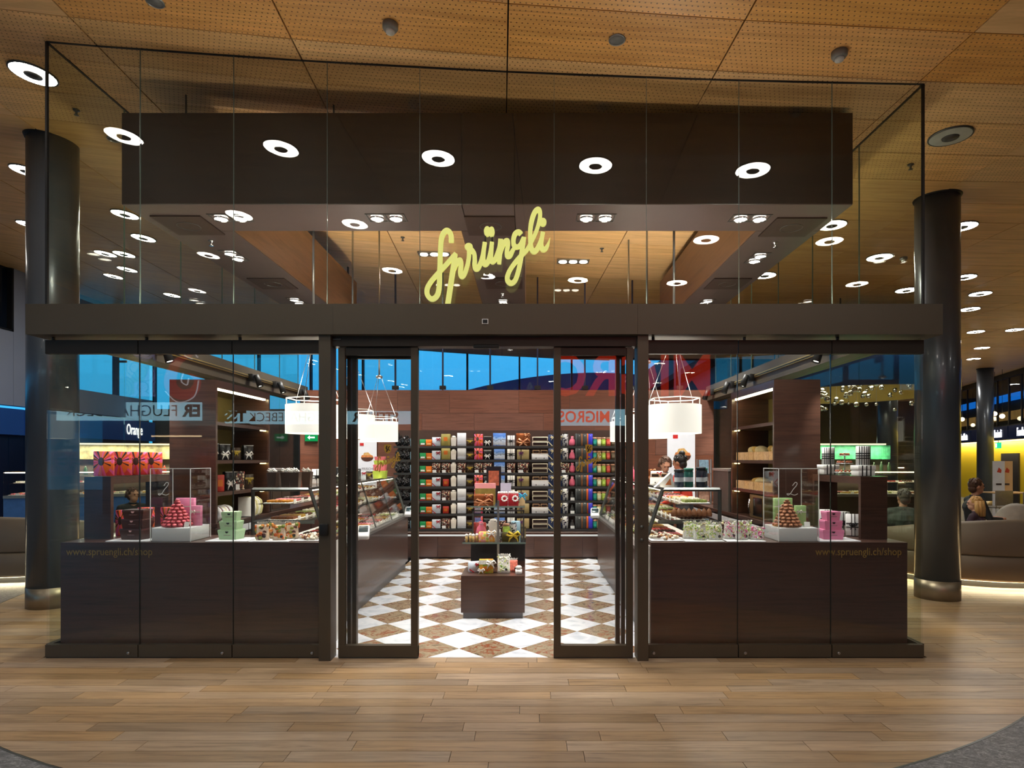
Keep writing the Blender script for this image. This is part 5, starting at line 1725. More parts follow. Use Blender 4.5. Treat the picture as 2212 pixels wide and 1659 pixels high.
def bow(mb, c, r, mi=0):
    """a ribbon bow: two loops and two tails, facing -Y"""
    for s in (-1, 1):
        mb.tube([(c[0], c[1], c[2]), (c[0] + s * r * 0.7, c[1] - 0.004, c[2] + r * 0.55), (c[0] + s * r, c[1] - 0.008, c[2] + r * 0.1), (c[0] + s * r * 0.5, c[1] - 0.004, c[2] - r * 0.15), (c[0], c[1], c[2])], r * 0.2, 5, mi)
        mb.tube([(c[0], c[1], c[2]), (c[0] + s * r * 0.5, c[1] - 0.003, c[2] - r * 0.5), (c[0] + s * r * 0.7, c[1] - 0.003, c[2] - r)], [r * 0.16, r * 0.14, r * 0.08], 5, mi)
    mb.ball(c, r * 0.24, 6, mi)


GOODS = {}


def goods(kind):
    """prototype of each kind of gift pack: base at the origin, front facing -Y"""
    if kind in GOODS:
        return GOODS[kind]
    t = thing(kind, 'x x x x', 'gift box')
    b = lambda w, d, h, m, r=0.003, nm='box': MB().rbox(-w / 2, w / 2, -d / 2, d / 2, 0, h, r, 0, 1).obj(nm, m, t)

    def strip(x0, x1, z0, z1, y, m, nm='ribbon'):
        mb = MB(); mb.box(x0, x1, y - 0.002, y, z0, z1); return mb.obj(nm, m, t)

    def tie(c, r, m):
        mb = MB(); bow(mb, c, r); return mb.obj('bow', m, t)
    if kind == 'green_gift_box':
        b(0.088, 0.07, 0.095, C('green', (20, 150, 84))); strip(-0.03, 0.03, 0.02, 0.042, -0.035, M_CARD, 'label')
        strip(-0.044, 0.044, 0.0, 0.012, -0.035, M_RIB_R)
    elif kind == 'orange_gift_box':
        b(0.088, 0.07, 0.092, C('orange', (238, 122, 30))); strip(-0.03, 0.03, 0.02, 0.04, -0.035, C('pale_orange', (244, 190, 130)), 'label')
    elif kind == 'ribboned_gift_box':
        b(0.125, 0.06, 0.125, C('pale_blue', (214, 226, 240)))
        mb = MB(); mb.prism([(-0.062, 0.05), (-0.062, 0.035), (-0.02, 0.0), (-0.005, 0.0)], -0.032, -0.030, 'y'); mb.obj('ribbon', M_RIB_R, t)
        tie((0.03, -0.034, 0.095), 0.032, M_RIB_R)
    elif kind == 'olive_gift_box':
        b(0.13, 0.07, 0.17, C('olive', (156, 146, 78))); strip(-0.028, 0.028, 0.07, 0.125, -0.035, C('amber', (206, 110, 30)), 'label')
    elif kind == 'small_red_box':
        b(0.085, 0.06, 0.1, C('red_box', (180, 50, 36))); strip(-0.025, 0.025, 0.03, 0.07, -0.03, C('amber', (206, 110, 30)), 'label')
    elif kind == 'white_paper_bag':
        mb = MB(); mb.taper(0.034, 0.028, 0, 0.12, 1.2); mb.obj('bag', C('paper', (238, 232, 220), 0.6), t)
        mb = MB(); mb.ball((0, 0, 0.128), (0.034, 0.028, 0.02), 8); bow(mb, (0, -0.02, 0.12), 0.026); mb.obj('bow', M_RIB_W, t)
    elif kind == 'white_gift_carton':
        b(0.13, 0.06, 0.185, C('silver_white', (226, 230, 236), 0.3)); strip(-0.065, 0.065, 0.02, 0.035, -0.03, C('grey_band', (186, 190, 198)), 'band')
    elif kind == 'dark_gift_box':
        b(0.1, 0.06, 0.11, C('dark_brown', (58, 42, 30), 0.25)); strip(-0.05, 0.05, 0.07, 0.085, -0.03, C('gold_foil', (196, 172, 100), 0.3, 0.6), 'gold_band')
        tie((0.0, -0.033, 0.06), 0.026, M_RIB_G)
    elif kind == 'sunburst_gift_box':
        b(0.125, 0.06, 0.17, M_SUN)
    elif kind == 'black_bow_box':
        b(0.115, 0.06, 0.135, C('black', (26, 26, 28), 0.25)); tie((0.0, -0.034, 0.05), 0.045, M_RIB_W)
        strip(-0.057, 0.057, 0.13, 0.137, -0.03, C('pale_edge', (170, 170, 166)), 'edge')
    elif kind == 'winter_scene_box':
        b(0.2, 0.05, 0.205, M_SNOW); strip(-0.1, 0.1, 0.0, 0.01, -0.025, C('deep_blue', (40, 80, 150)), 'edge')
    elif kind == 'plaid_gift_box':
        b(0.11, 0.06, 0.15, C('plaid_white', (238, 238, 236)))
        for x in (-0.014, 0.012):
            strip(x, x + 0.006, 0, 0.15, -0.03, M_RIB_B, 'stripe')
        for z in (0.055, 0.08):
            strip(-0.055, 0.055, z, z + 0.007, -0.0305, M_RIB_B, 'stripe')
        tie((0.0, -0.034, 0.07), 0.03, M_RIB_B)
    elif kind == 'copper_gift_box':
        b(0.22, 0.07, 0.2, C('copper', (150, 84, 46), 0.25, 0.7)); tie((0.0, -0.04, 0.06), 0.1, C('copper_ribbon', (214, 150, 110), 0.25, 0.6))
        tie((0.06, -0.04, 0.17), 0.05, C('copper_ribbon', (214, 150, 110), 0.25, 0.6))
    elif kind == 'khaki_gift_box':
        b(0.18, 0.06, 0.14, C('khaki', (166, 148, 100), 0.3)); tie((-0.03, -0.035, 0.09), 0.036, M_RIB_V)
        strip(-0.036, -0.024, 0, 0.14, -0.03, M_RIB_B)
    elif kind == 'framed_chocolate_box':
        for z in (0.0, 0.068):
            mb = MB(); mb.rbox(-0.115, 0.115, -0.03, 0.03, z, z + 0.062, 0.002, 0, 1); mb.obj('tray_frame', C('cream_frame', (228, 216, 190)), t)
            strip(-0.105, 0.105, z + 0.01, z + 0.052, -0.03, C('dark_choc', (36, 22, 18), 0.3), 'chocolate_window')
    elif kind == 'white_suitcase_box':
        b(0.25, 0.07, 0.085, C('case_white', (236, 236, 238)))
        for x in (-0.06, 0.06):
            strip(x - 0.006, x + 0.006, 0.012, 0.028, -0.035, M_BLACK, 'clasp')
        for x in (-0.06, 0.06):
            mb = MB(); mb.rbox(x - 0.05, x + 0.05, -0.03, 0.03, 0.087, 0.135, 0.002, 0, 1); mb.obj('small_tray', C('tan_frame', (170, 130, 90)), t)
            strip(x - 0.042, x + 0.042, 0.095, 0.127, -0.03, C('dark_choc', (36, 22, 18), 0.3), 'chocolate_window')
    elif kind == 'navy_ribbon_box':
        b(0.11, 0.06, 0.16, C('navy', (30, 50, 92))); tie((0.02, -0.034, 0.12), 0.04, C('cream_rib', (226, 214, 170)))
        mb = MB(); mb.prism([(-0.055, 0.07), (-0.055, 0.055), (0.0, 0.0), (0.018, 0.0)], -0.032, -0.03, 'y'); mb.obj('ribbon', C('cream_rib', (226, 214, 170)), t)
    elif kind == 'white_printed_tin':
        mb = MB(); mb.lathe([(0.045, 0), (0.045, 0.165), (0.043, 0.17), (0.0, 0.17)], 16); mb.obj('tin', spotted('dotted_tin', (240, 240, 240), [(240, 240, 240), (40, 40, 60), (230, 230, 236), (90, 80, 110), (240, 240, 240)], 40), t)
        mb = MB(); bow(mb, (0, -0.03, 0.17), 0.035); mb.obj('bow', M_RIB_B, t)
    elif kind == 'pink_pouch':
        mb = MB(); mb.lathe([(0.035, 0), (0.05, 0.03), (0.04, 0.08), (0.014, 0.12), (0.02, 0.14)], 12); mb.obj('pouch', C('pink_pouch', (238, 110, 140), 0.5), t)
        mb = MB(); bow(mb, (0, -0.016, 0.118), 0.022); mb.obj('bow', C('rose', (246, 180, 196)), t)
    elif kind == 'black_pouch':
        mb = MB(); mb.lathe([(0.04, 0), (0.05, 0.03), (0.035, 0.07), (0.012, 0.1), (0.018, 0.12)], 12); mb.obj('pouch', C('black_pouch', (24, 22, 24), 0.4), t)
        strip(-0.03, 0.03, 0.0, 0.04, -0.05, M_CARD, 'label')
    elif kind in ('grey_book_box', 'brown_book_box', 'blue_book_box'):
        a, c2 = {'grey_book_box': ((78, 82, 84), (60, 64, 66)), 'brown_book_box': ((140, 94, 60), (66, 70, 72)), 'blue_book_box': ((232, 104, 30), (66, 66, 220))}[kind]
        mb = MB(); mb.rbox(-0.045, -0.018, -0.04, 0.04, 0, 0.175, 0.003, 0, 1); mb.obj('spine', C(kind + '_spine', a), t)
        mb = MB(); mb.rbox(-0.016, 0.045, -0.04, 0.04, 0, 0.172, 0.003, 0, 1); mb.obj('cover', C(kind + '_cover', c2), t)
        strip(0.008, 0.02, 0.14, 0.15, -0.04, C('pale_dot', (200, 200, 200)), 'button')
    elif kind.endswith('_jar'):
        col = {'teal': (24, 136, 120), 'cream': (240, 224, 170), 'lime': (170, 200, 80), 'coral': (220, 84, 70), 'plum': (96, 80, 60)}[kind.split('_')[0]]
        mb = MB(); mb.lathe([(0.028, 0), (0.034, 0.01), (0.034, 0.085), (0.026, 0.1)], 14); mb.obj('glass_body', C(kind, col, 0.15), t)
        mb = MB(); mb.lathe([(0.03, 0.1), (0.032, 0.102), (0.032, 0.122), (0.0, 0.124)], 14); mb.obj('lid', C('jar_lid', (200, 150, 120), 0.3, 0.3), t)
        mb = MB(); mb.box(-0.02, 0.02, -0.0355, -0.033, 0.03, 0.075); mb.obj('label', C('jar_label_' + kind, tuple(min(255, int(v * 1.15) + 20) for v in col)), t)
    elif kind == 'praline_print_box':
        b(0.125, 0.05, 0.135, M_CHOC); strip(-0.055, 0.0, 0.0, 0.04, -0.026, M_CARD, 'price_card')
    elif kind == 'black_bauble_bag':
        mb = MB(); mb.ball((0, 0, 0.07), (0.07, 0.05, 0.075), 10); mb.obj('bag', spotted('bauble', (20, 20, 22), [(30, 30, 32), (70, 70, 74), (16, 16, 18), (40, 38, 40), (110, 110, 116)], 60, 0.2), t)
        mb = MB(); bow(mb, (0.02, -0.04, 0.13), 0.035); mb.obj('bow', M_RIB_B, t)
    elif kind == 'light_blue_box':
        b(0.085, 0.06, 0.11, C('sky_blue', (170, 210, 232))); strip(-0.042, 0.042, 0.0, 0.012, -0.03, C('sky_dark', (90, 150, 190)), 'edge')
    t['first'] = 1
    GOODS[kind] = t
    return t


def put(kind, label, loc, rz=0.0, scale=None, group=None, cat='gift box'):
    t = goods(kind)
    if 'first' in t.keys():
        del t['first']
        t.location = loc; t.rotation_euler = (0, 0, rz); t['label'] = label; t['category'] = cat
        if scale:
            t.scale = (scale, scale, scale) if isinstance(scale, (int, float)) else scale
        if group:
            t['group'] = group
        else:
            if 'group' in t.keys():
                del t['group']
        return t
    c = copy_tree(t, loc, rz, label, scale=scale or 1.0)
    c['category'] = cat
    if group:
        c['group'] = group
    elif 'group' in c.keys():
        del c['group']
    return c


DESC = {
    'green_gift_box': 'small green gift box', 'orange_gift_box': 'small orange gift box', 'ribboned_gift_box': 'pale blue gift box with red ribbon', 'olive_gift_box': 'olive gift box with amber square',
    'small_red_box': 'small red gift box', 'white_paper_bag': 'little white paper bag with bow', 'white_gift_carton': 'tall white carton', 'dark_gift_box': 'dark brown box with gold bow', 'sunburst_gift_box': 'orange and pink sunburst box',
    'black_bow_box': 'black box with white bow', 'winter_scene_box': 'blue box printed with a snow scene', 'plaid_gift_box': 'white box with black cross ribbons', 'copper_gift_box': 'large copper box with bows', 'khaki_gift_box': 'khaki box with violet bow',
    'framed_chocolate_box': 'pair of cream framed chocolate trays', 'white_suitcase_box': 'white clasp box with small trays', 'navy_ribbon_box': 'navy box with cream ribbon', 'white_printed_tin': 'round white printed tin', 'pink_pouch': 'pink drawstring pouch', 'black_pouch': 'black pouch with white label',
    'grey_book_box': 'grey book shaped box', 'brown_book_box': 'brown and grey book shaped box', 'blue_book_box': 'orange and blue book shaped box', 'teal_jar': 'jar with teal label', 'cream_jar': 'jar with cream label', 'lime_jar': 'jar with lime label', 'coral_jar': 'jar with coral label', 'plum_jar': 'dark jar',
    'praline_print_box': 'box printed with pralines', 'black_bauble_bag': 'black glittering bauble bag', 'light_blue_box': 'narrow light blue box'}
COLS = [(862, ['black_bauble_bag'] * 7), (877, ['black_bauble_bag'] * 7), (893, ['light_blue_box'] * 7), (914, ['green_gift_box'] * 7), (927, ['orange_gift_box'] * 7), (943, ['ribboned_gift_box'] * 2 + ['praline_print_box'] + ['ribboned_gift_box'] * 4),
        (963.5, ['olive_gift_box', 'olive_gift_box', 'praline_print_box', 'small_red_box', 'praline_print_box', 'small_red_box', 'praline_print_box']), (980, ['white_paper_bag'] * 7), (997.5, ['white_gift_carton'] * 2 + ['praline_print_box'] + ['white_gift_carton'] * 4),
        (1015.5, ['dark_gift_box'] * 7), (1034, ['sunburst_gift_box'] * 2 + ['praline_print_box'] + ['sunburst_gift_box'] * 4), (1053.5, ['black_bow_box'] * 2 + ['praline_print_box'] + ['black_bow_box'] * 4),
        (1079, ['winter_scene_box'] * 7), (1104, ['plaid_gift_box'] * 2 + ['praline_print_box'] + ['plaid_gift_box'] * 4), (1130, ['copper_gift_box', 'khaki_gift_box', 'praline_print_box'] + ['khaki_gift_box'] * 4),
        (1166.5, ['framed_chocolate_box', 'white_suitcase_box', 'framed_chocolate_box', 'white_suitcase_box', 'framed_chocolate_box', 'white_suitcase_box', 'framed_chocolate_box']), (1192, ['navy_ribbon_box'] * 7),
        (1206, ['navy_ribbon_box'] * 7), (1221, ['white_printed_tin'] * 2 + ['praline_print_box'] + ['white_printed_tin'] * 4), (1236, ['pink_pouch'] * 3 + ['pink_pouch'] + ['black_pouch'] * 3), (1249, ['grey_book_box'] * 7), (1261, ['brown_book_box'] * 7), (1273, ['blue_book_box'] * 7),
        (1284.5, ['teal_jar'] * 7), (1294, ['cream_jar'] * 7), (1304, ['lime_jar'] * 7), (1314, ['coral_jar'] * 7), (1324, ['plum_jar'] * 7)]
seen_lab = {}
for ci, (px, ks) in enumerate(COLS):
    for r, k in enumerate(ks):
        x = (px - VX) / F * 9.68
        lab = '%s on the %s rear shelf' % (DESC[k], ORD[r])
        if k == 'praline_print_box':
            nb = 'beside the %s' % {943: 'orange box', 963.5: 'white paper bag', 997.5: 'dark gold banded box', 1034: 'dark gold banded box, right', 1053.5: 'snow scene box', 1104: 'snow scene box, right', 1130: 'cream framed trays', 1221: 'pink pouch'}[px]
            lab = '%s on the %s rear shelf %s' % (DESC[k], ORD[r], nb)
        if k == 'black_bauble_bag':
            lab += (', outer' if px < 870 else ', inner')
        if k == 'navy_ribbon_box':
            lab += (', left one' if px < 1200 else ', right one')
        sz = (1.06, 1.0, 1.12)
        if k in ('copper_gift_box', 'winter_scene_box'):
            sz = None
        if k == 'winter_scene_box' and r > 0:
            sz = (0.86, 0.9, 0.82)
        if k == 'praline_print_box' and px in (1079, 1130):
            sz = (1.4, 1, 1.15)
        put(k, lab, (x, SHY + 0.1 + RND.uniform(-0.012, 0.012), SHZ[r] + 0.001), RND.uniform(-0.05, 0.05), sz)

# ---------------------------------------------------------------- flared carton stacks, trays, plinths in the windows


def carton_stack(x, y, z, w, hs, body, name, colour, where):
    for i, (k, h) in enumerate(hs):
        t = thing('flared_carton', '%s flared carton, %s of the stack %s' % (colour, ('lowest', 'middle', 'topmost')[i], where), 'carton', (x, y, z), -0.12 + 0.08 * i)
        mb = MB(); mb.taper(w / 2 * k * 0.86, w / 2 * k * 0.7, 0, h - 0.012, 1.14); mb.obj('box', body, t)
        mb = MB(); mb.taper(w / 2 * k * 0.99, w / 2 * k * 0.81, h - 0.012, h, 0.97); mb.obj('lid', body, t)
        mb = MB(); mb.prism([(0.012 * math.cos(a / 8 * PI + PI), h - 0.012 + 0.014 * math.sin(a / 8 * PI + PI)) for a in range(9)], -w / 2 * k * 0.81 - 0.003, -w / 2 * k * 0.79, 'y'); mb.obj('seal', C('seal_dark' if colour != 'dark brown' else 'seal_pale', (40, 34, 36) if colour != 'dark brown' else (240, 190, 190)), t)
        mb = MB(); mb.box(-0.03, 0.03, -w / 2 * k * 0.76, -w / 2 * k * 0.74, h * 0.42, h * 0.47); mb.obj('print_line', C('faint_print', (150, 120, 120)), t)
        z += h + 0.0005


def white_tile(x, y, w, d, label):
    mb = MB(); mb.rbox(-w / 2, w / 2, -d / 2, d / 2, 0, 0.01, 0.003); return tag(mb.obj('display_tile', M_LACQ, None, (x, y, CT)), label, 'display tile')


M_BROWNBOX = mat('brown_carton', (76, 46, 38), 0.3, 0, 0.05)
M_MINT = mat('mint_carton', (186, 222, 178), 0.45, 0, 0.03)
M_PINKBOX = mat('pink_carton', (236, 140, 180), 0.45, 0, 0.03)
white_tile(-3.19, 0.21, 0.34, 0.24, 'flat white tile under the brown carton stack')
carton_stack(-3.19, 0.23, CT + 0.01, 0.2, ((1.0, 0.088), (0.93, 0.078), (0.86, 0.074)), M_BROWNBOX, 'brown', 'dark brown', 'in the left window')
white_tile(-2.40, 0.21, 0.33, 0.24, 'flat white tile under the mint carton stack')
carton_stack(-2.42, 0.23, CT + 0.01, 0.165, ((1.0, 0.078), (0.9, 0.07), (0.76, 0.074)), M_MINT, 'mint', 'mint green', 'in the left window')
white_tile(2.50, 0.21, 0.33, 0.24, 'flat white tile under the pink carton stack')
carton_stack(2.49, 0.23, CT + 0.01, 0.17, ((1.0, 0.078), (0.86, 0.074), (0.7, 0.072)), M_PINKBOX, 'pink', 'pink', 'in the right window')
white_tile(-2.06, 0.2, 0.32, 0.24, 'flat white tile under the candied fruit bags')
white_tile(1.42, 0.2, 0.31, 0.24, 'flat white tile under the green blossom bags')
white_tile(1.75, 0.2, 0.31, 0.24, 'flat white tile under the pink blossom bags')

# macaron towers on white plinths under clear covers
mac = {}


def macaron(x, y, z, yaw, tilt, key, colm, creamm, label, group):
    if key not in mac:
        t = thing('macaron', label, 'macaron', (x, y, z), 0, group)
        sh = MB(); sh.lathe([(0.0, -0.0125), (0.012, -0.0115), (0.0175, -0.006), (0.0178, -0.003)], 10); sh.lathe([(0.0178, 0.003), (0.0175, 0.006), (0.012, 0.0115), (0.0, 0.0125)], 10)
        sh.obj('shells', colm, t)
        cr = MB(); cr.lathe([(0.0165, -0.003), (0.0165, 0.003)], 10); cr.obj('filling', creamm, t)
        mac[key] = t
    else:
        t = copy_tree(mac[key], (x, y, z), None, label, group=group)
    t.rotation_euler = (tilt, 0, yaw)
    return t


for side, xc, colm, crm, cname in (('left', -2.855, mat('macaron_pink', (214, 92, 104), 0.5, 0, 0.08, 40), mat('filling_pink', (170, 60, 70), 0.6), 'raspberry pink'),
                                   ('right', 2.178, mat('macaron_brown', (176, 118, 84), 0.5, 0, 0.08, 40), mat('filling_brown', (96, 56, 40), 0.6), 'light brown')):
    mb = MB(); mb.rbox(-0.155, 0.155, -0.15, 0.15, 0, 0.11, 0.004); pl_ = mb.obj('plinth_block', M_LACQ, None, (xc, 0.27, CT)); tag(pl_, 'white block under the %s macaron tower' % cname, 'plinth')
    t = thing('acrylic_cover', 'clear acrylic cover over the %s macaron tower' % cname, 'cover', (xc, 0.27, CT))
    ch = 0.585
    for x0, x1, y0, y1 in ((-0.162, 0.162, -0.157, -0.154), (-0.162, 0.162, 0.154, 0.157), (-0.162, -0.159, -0.154, 0.154), (0.159, 0.162, -0.154, 0.154)):
        mb = MB(); mb.box(x0, x1, y0, y1, 0.0, ch); mb.obj('wall_sheet', M_GLASS_CASE, t)
    mb = MB(); mb.box(-0.162, 0.162, -0.157, 0.157, ch, ch + 0.003); mb.obj('top_sheet', M_GLASS_CASE, t)
    for x, y in ((-0.1605, -0.1555), (0.1605, -0.1555), (-0.1605, 0.1555), (0.1605, 0.1555)):
        mb = MB(); mb.box(x - 0.0025, x + 0.0025, y - 0.0025, y + 0.0025, 0.0, ch); mb.obj('edge', M_ACRYL_E, t)
    for y in (-0.1555, 0.1555):
        mb = MB(); mb.box(-0.163, 0.163, y - 0.0025, y + 0.0025, ch - 0.002, ch + 0.003); mb.obj('edge', M_ACRYL_E, t)
    for x in (-0.1605, 0.1605):
        mb = MB(); mb.box(x - 0.0025, x + 0.0025, -0.155, 0.155, ch - 0.002, ch + 0.003); mb.obj('edge', M_ACRYL_E, t)
    # etched script initial
    mb = MB()
    stroke(mb, [(0.0, 0.03), (0.02, 0.055), (0.035, 0.05), (0.03, 0.03), (0.005, 0.0), (-0.015, -0.03), (-0.035, -0.046), (-0.045, -0.036), (-0.02, -0.036), (0.015, -0.046), (0.04, -0.036)], 0.005, -0.1585, -0.1575)
    mb.obj('etched_initial', M_ACRYL_E, t, (-0.05, 0, 0.42))
    # cone and macarons
    zb = CT + 0.11
    cy = 0.23
    cxm = xc + (-0.01 if side == 'left' else -0.045)
    H_, R_ = 0.205, 0.112
    mb = MB(); mb.lathe([(R_ - 0.026, 0.0), (0.004, H_ - 0.01)], 20); tag(mb.obj('tower_core', colm, None, (cxm, cy, zb)), 'pale cone core inside the %s macaron tower' % cname, 'stand')
    tiers = 8
    for i in range(tiers):
        rr_ = (R_ - 0.018) * (1 - i / tiers) + 0.004
        z = zb + 0.018 + i * 0.0255
        nn = max(1, int(2 * PI * rr_ / 0.0385))
        if i == tiers - 1:
            nn, rr_ = 2, 0.01
        for k in range(nn):
            a = 2 * PI * k / nn + i * 0.4
            macaron(cxm + rr_ * math.cos(a), cy + rr_ * math.sin(a), z, a + PI / 2, 0.38 if i < tiers - 1 else 0.2, side, colm, crm, '%s macaron in the %s tier of the tower' % (cname, ('lowest', 'second', 'third', 'fourth', 'fifth', 'sixth', 'seventh', 'eighth')[i]), '%s macarons of the tower' % cname)
    macaron(cxm, cy, zb + H_ + 0.005, 0, 0, side, colm, crm, '%s macaron crowning the macaron tower' % cname, '%s macarons of the tower' % cname)
    x = xc + (0.1 if side == 'left' else 0.09)
    mb = MB(); mb.box(-0.022, 0.022, 0, 0.003, 0, 0.045); tag(mb.obj('price_card', M_CARD, None, (x, 0.16, zb), (-0.25, 0, -0.2)), 'white price card beside the %s macarons' % cname, 'price card')
    b1 = M_PINKBOX if side == 'left' else mat('sage_carton', (160, 196, 130), 0.45)
    cn = 'pink' if side == 'left' else 'sage green'
    for q, (dx, w, h) in enumerate(((-0.02, 0.15, 0.225), (0.1, 0.085, 0.165))):
        t = thing('gift_carton', '%s %s carton behind the %s macarons' % (('large', 'small')[q], cn, cname), 'carton', (xc + dx, 0.375 - 0.06 * q, zb), 0)
        mb = MB(); mb.rbox(-w / 2, w / 2, -0.02, 0.02, 0, h, 0.002, 0, 1); mb.obj('box', b1, t)
        mb = MB(); bow(mb, (-w * 0.2, -0.024, h * 0.7), 0.022); mb.obj('bow', M_RIB_W, t)
        mb = MB(); mb.box(-w / 2, w / 2, -0.022, -0.02, h * 0.66, h * 0.7); mb.obj('ribbon', M_RIB_W, t)

# candied fruit bags, blossom bags


def bag(x, y, z, w, h, rz, body, topm, label, name, cat='sweet bag', bits=None):
    t = thing(name, label, cat, (x, y, z), rz)
    mb = MB()
    prof = []
    n1 = 14
    for j in range(7):
        f = j / 6
        kx = w / 2 * (1 - 0.08 * f); ky = w * 0.3 * (1 - 0.75 * f ** 1.5)
        prof.append([(kx * math.copysign(abs(math.cos(2 * PI * i / n1)) ** 0.5, math.cos(2 * PI * i / n1)) + RND.uniform(-1, 1) * w * 0.02, ky * math.copysign(abs(math.sin(2 * PI * i / n1)) ** 0.6, math.sin(2 * PI * i / n1)), f * h * 0.84) for i in range(n1)])
    vs = [v for r in prof for v in r]
    fs = [(j * n1 + i, j * n1 + (i + 1) % n1, (j + 1) * n1 + (i + 1) % n1, (j + 1) * n1 + i) for j in range(6) for i in range(n1)] + [tuple(range(n1))[::-1], tuple(6 * n1 + i for i in range(n1))]
    mb.add(vs, fs, 0, True); mb.obj('bag', body, t)
    if bits:
        mb = MB()
        shape, mats_, cnt_ = bits
        for i in range(cnt_):
            u, v = RND.uniform(-0.95, 0.95), RND.uniform(0.1, 1.12)
            px_, pz_ = u * w * 0.5, v * h * 0.84
            py_ = -w * 0.3 * (1 - 0.75 * min(v, 1) ** 1.5) * (1 - abs(u) ** 3) if v < 1 else RND.uniform(-0.03, 0.03) * w / 0.1
            mi = RND.randrange(len(mats_))
            if shape == 'petal':
                xf = Matrix.Translation((px_, py_ - 0.002, pz_)) @ Euler((RND.uniform(-1, 1), RND.uniform(-1.5, 1.5), RND.uniform(-1, 1))).to_matrix().to_4x4()
                mb.ball((0, 0, 0), (RND.uniform(0.009, 0.016), 0.004, RND.uniform(0.005, 0.01)), 7, mi, xf)
            else:
                xf = Matrix.Translation((px_, py_ - 0.001, min(pz_, h * 0.8))) @ Matrix.Rotation(PI / 2 + RND.uniform(-0.4, 0.4), 4, 'X')
                mb.lathe([(0.0, -0.003), (0.015, -0.002), (0.015, 0.002), (0.0, 0.003)], 10, (0, 0, 0), mi, xf=xf)
        o = mb.obj('blossoms' if shape == 'petal' else 'fruit_slices', mats_, t); o['kind'] = 'stuff'
    mb = MB()
    nr = 18
    vs, fs = [], []
    for i in range(nr):
        u = (i / (nr - 1) - 0.5) * w
        vs += [(u * 0.86, 0.005 * (-1) ** i, h * 0.8), (u * 0.8, 0.004 * (-1) ** i, h * 0.87), (u * 1.02 + RND.uniform(-0.003, 0.003), 0.011 * (-1) ** i, h * RND.uniform(0.95, 1.03))]
    for i in range(nr - 1):
        for q in range(2):
            fs.append((i * 3 + q, (i + 1) * 3 + q, (i + 1) * 3 + q + 1, i * 3 + q + 1))
    mb.add(vs, fs, 0, True)
    mb.obj('gathered_top', topm, t)
    mb = MB(); mb.lathe([(0.012, 0), (0.012, 0.003), (0.0, 0.003)], 12, xf=Matrix.Translation((w * 0.2, -w * 0.29, h * 0.2)) @ Matrix.Rotation(PI / 2, 4, 'X')); mb.obj('seal', C('seal_dark', (40, 34, 36)), t)
    return t


PG = [mat('petal_green', (150, 186, 84), 0.5), mat('petal_white', (244, 246, 236), 0.5), mat('petal_lime', (206, 222, 130), 0.5), mat('petal_cream', (240, 226, 180), 0.5)]
PP = [mat('petal_pink', (222, 110, 156), 0.5), PG[1], mat('petal_rose', (238, 180, 204), 0.5), PG[2]]
FR = [mat('slice_orange', (214, 104, 36), 0.3, 0, 0.2, 60), mat('slice_brown', (96, 52, 40), 0.3, 0, 0.2, 60), mat('slice_green', (136, 148, 60), 0.3, 0, 0.2, 60), mat('slice_amber', (232, 150, 60), 0.3, 0, 0.2, 60)]
M_CELLO = mat('cellophane_white', (236, 236, 228), 0.15, 0, 0.2, 60)
for i, (x, y) in enumerate(((-2.14, 0.17), (-2.065, 0.25), (-2.0, 0.16), (-1.93, 0.25))):
    bag(x, y, CT + 0.01, 0.1, 0.145, RND.uniform(-0.3, 0.3), mat('bag_pale', (232, 210, 184), 0.25, 0, 0.25, 40), M_CELLO, 'clear bag of candied fruit slices in the left window, %s from the left' % ('first', 'second', 'third', 'fourth')[i], 'fruit_bag', bits=('disc', FR, 20))
for i, (x, y) in enumerate(((1.335, 0.24), (1.40, 0.16), (1.47, 0.24), (1.53, 0.17))):
    bag(x, y, CT + 0.01, 0.105, 0.145, RND.uniform(-0.3, 0.3), M_CELLO, M_CELLO, 'clear bag of sweets with green blossoms, %s from the left' % ('first', 'second', 'third', 'fourth')[i], 'blossom_bag', bits=('petal', PG, 60))
for i, (x, y, m) in enumerate(((1.66, 0.22, M_FLOW_P), (1.74, 0.17, M_FLOW_P), (1.80, 0.24, M_FLOW_G), (1.865, 0.17, M_FLOW_P))):
    bag(x, y, CT + 0.01, 0.1, 0.15 if i < 3 else 0.105, RND.uniform(-0.3, 0.3), M_CELLO, M_CELLO, 'clear bag of sweets with pink blossoms, %s from the left' % ('first', 'second', 'third', 'fourth')[i], 'blossom_bag', bits=('petal', PP if m is M_FLOW_P else PG, 60))
# truffle platters next to the posts
for sgn, x, lab, n_t in ((1, -1.76, 'left', 26), (-1, 1.13, 'right', 26)):
    t = thing('truffle_platter', 'white platter heaped with truffles at the aisle end of the %s window' % lab, 'platter', (x, 0.25, CT))
    mb = MB(); mb.rbox(-0.13, 0.13, -0.12, 0.12, 0, 0.008, 0.003); mb.obj('plate', M_LACQ, t)
    mb = MB()
    for i in range(60):
        a, r = RND.uniform(0, 2 * PI), math.sqrt(RND.uniform(0, 1))
        mb.ball((0.11 * r * math.cos(a), 0.1 * r * math.sin(a), 0.02 + 0.035 * (1 - r)), RND.uniform(0.011, 0.015), 7, RND.choice((0, 0, 1, 2)))
    o = mb.obj('truffles', [mat('truffle_white', (238, 228, 206), 0.5), mat('truffle_tan', (190, 140, 90), 0.5), mat('truffle_dark', (110, 64, 40), 0.5)], t); o['kind'] = 'stuff'

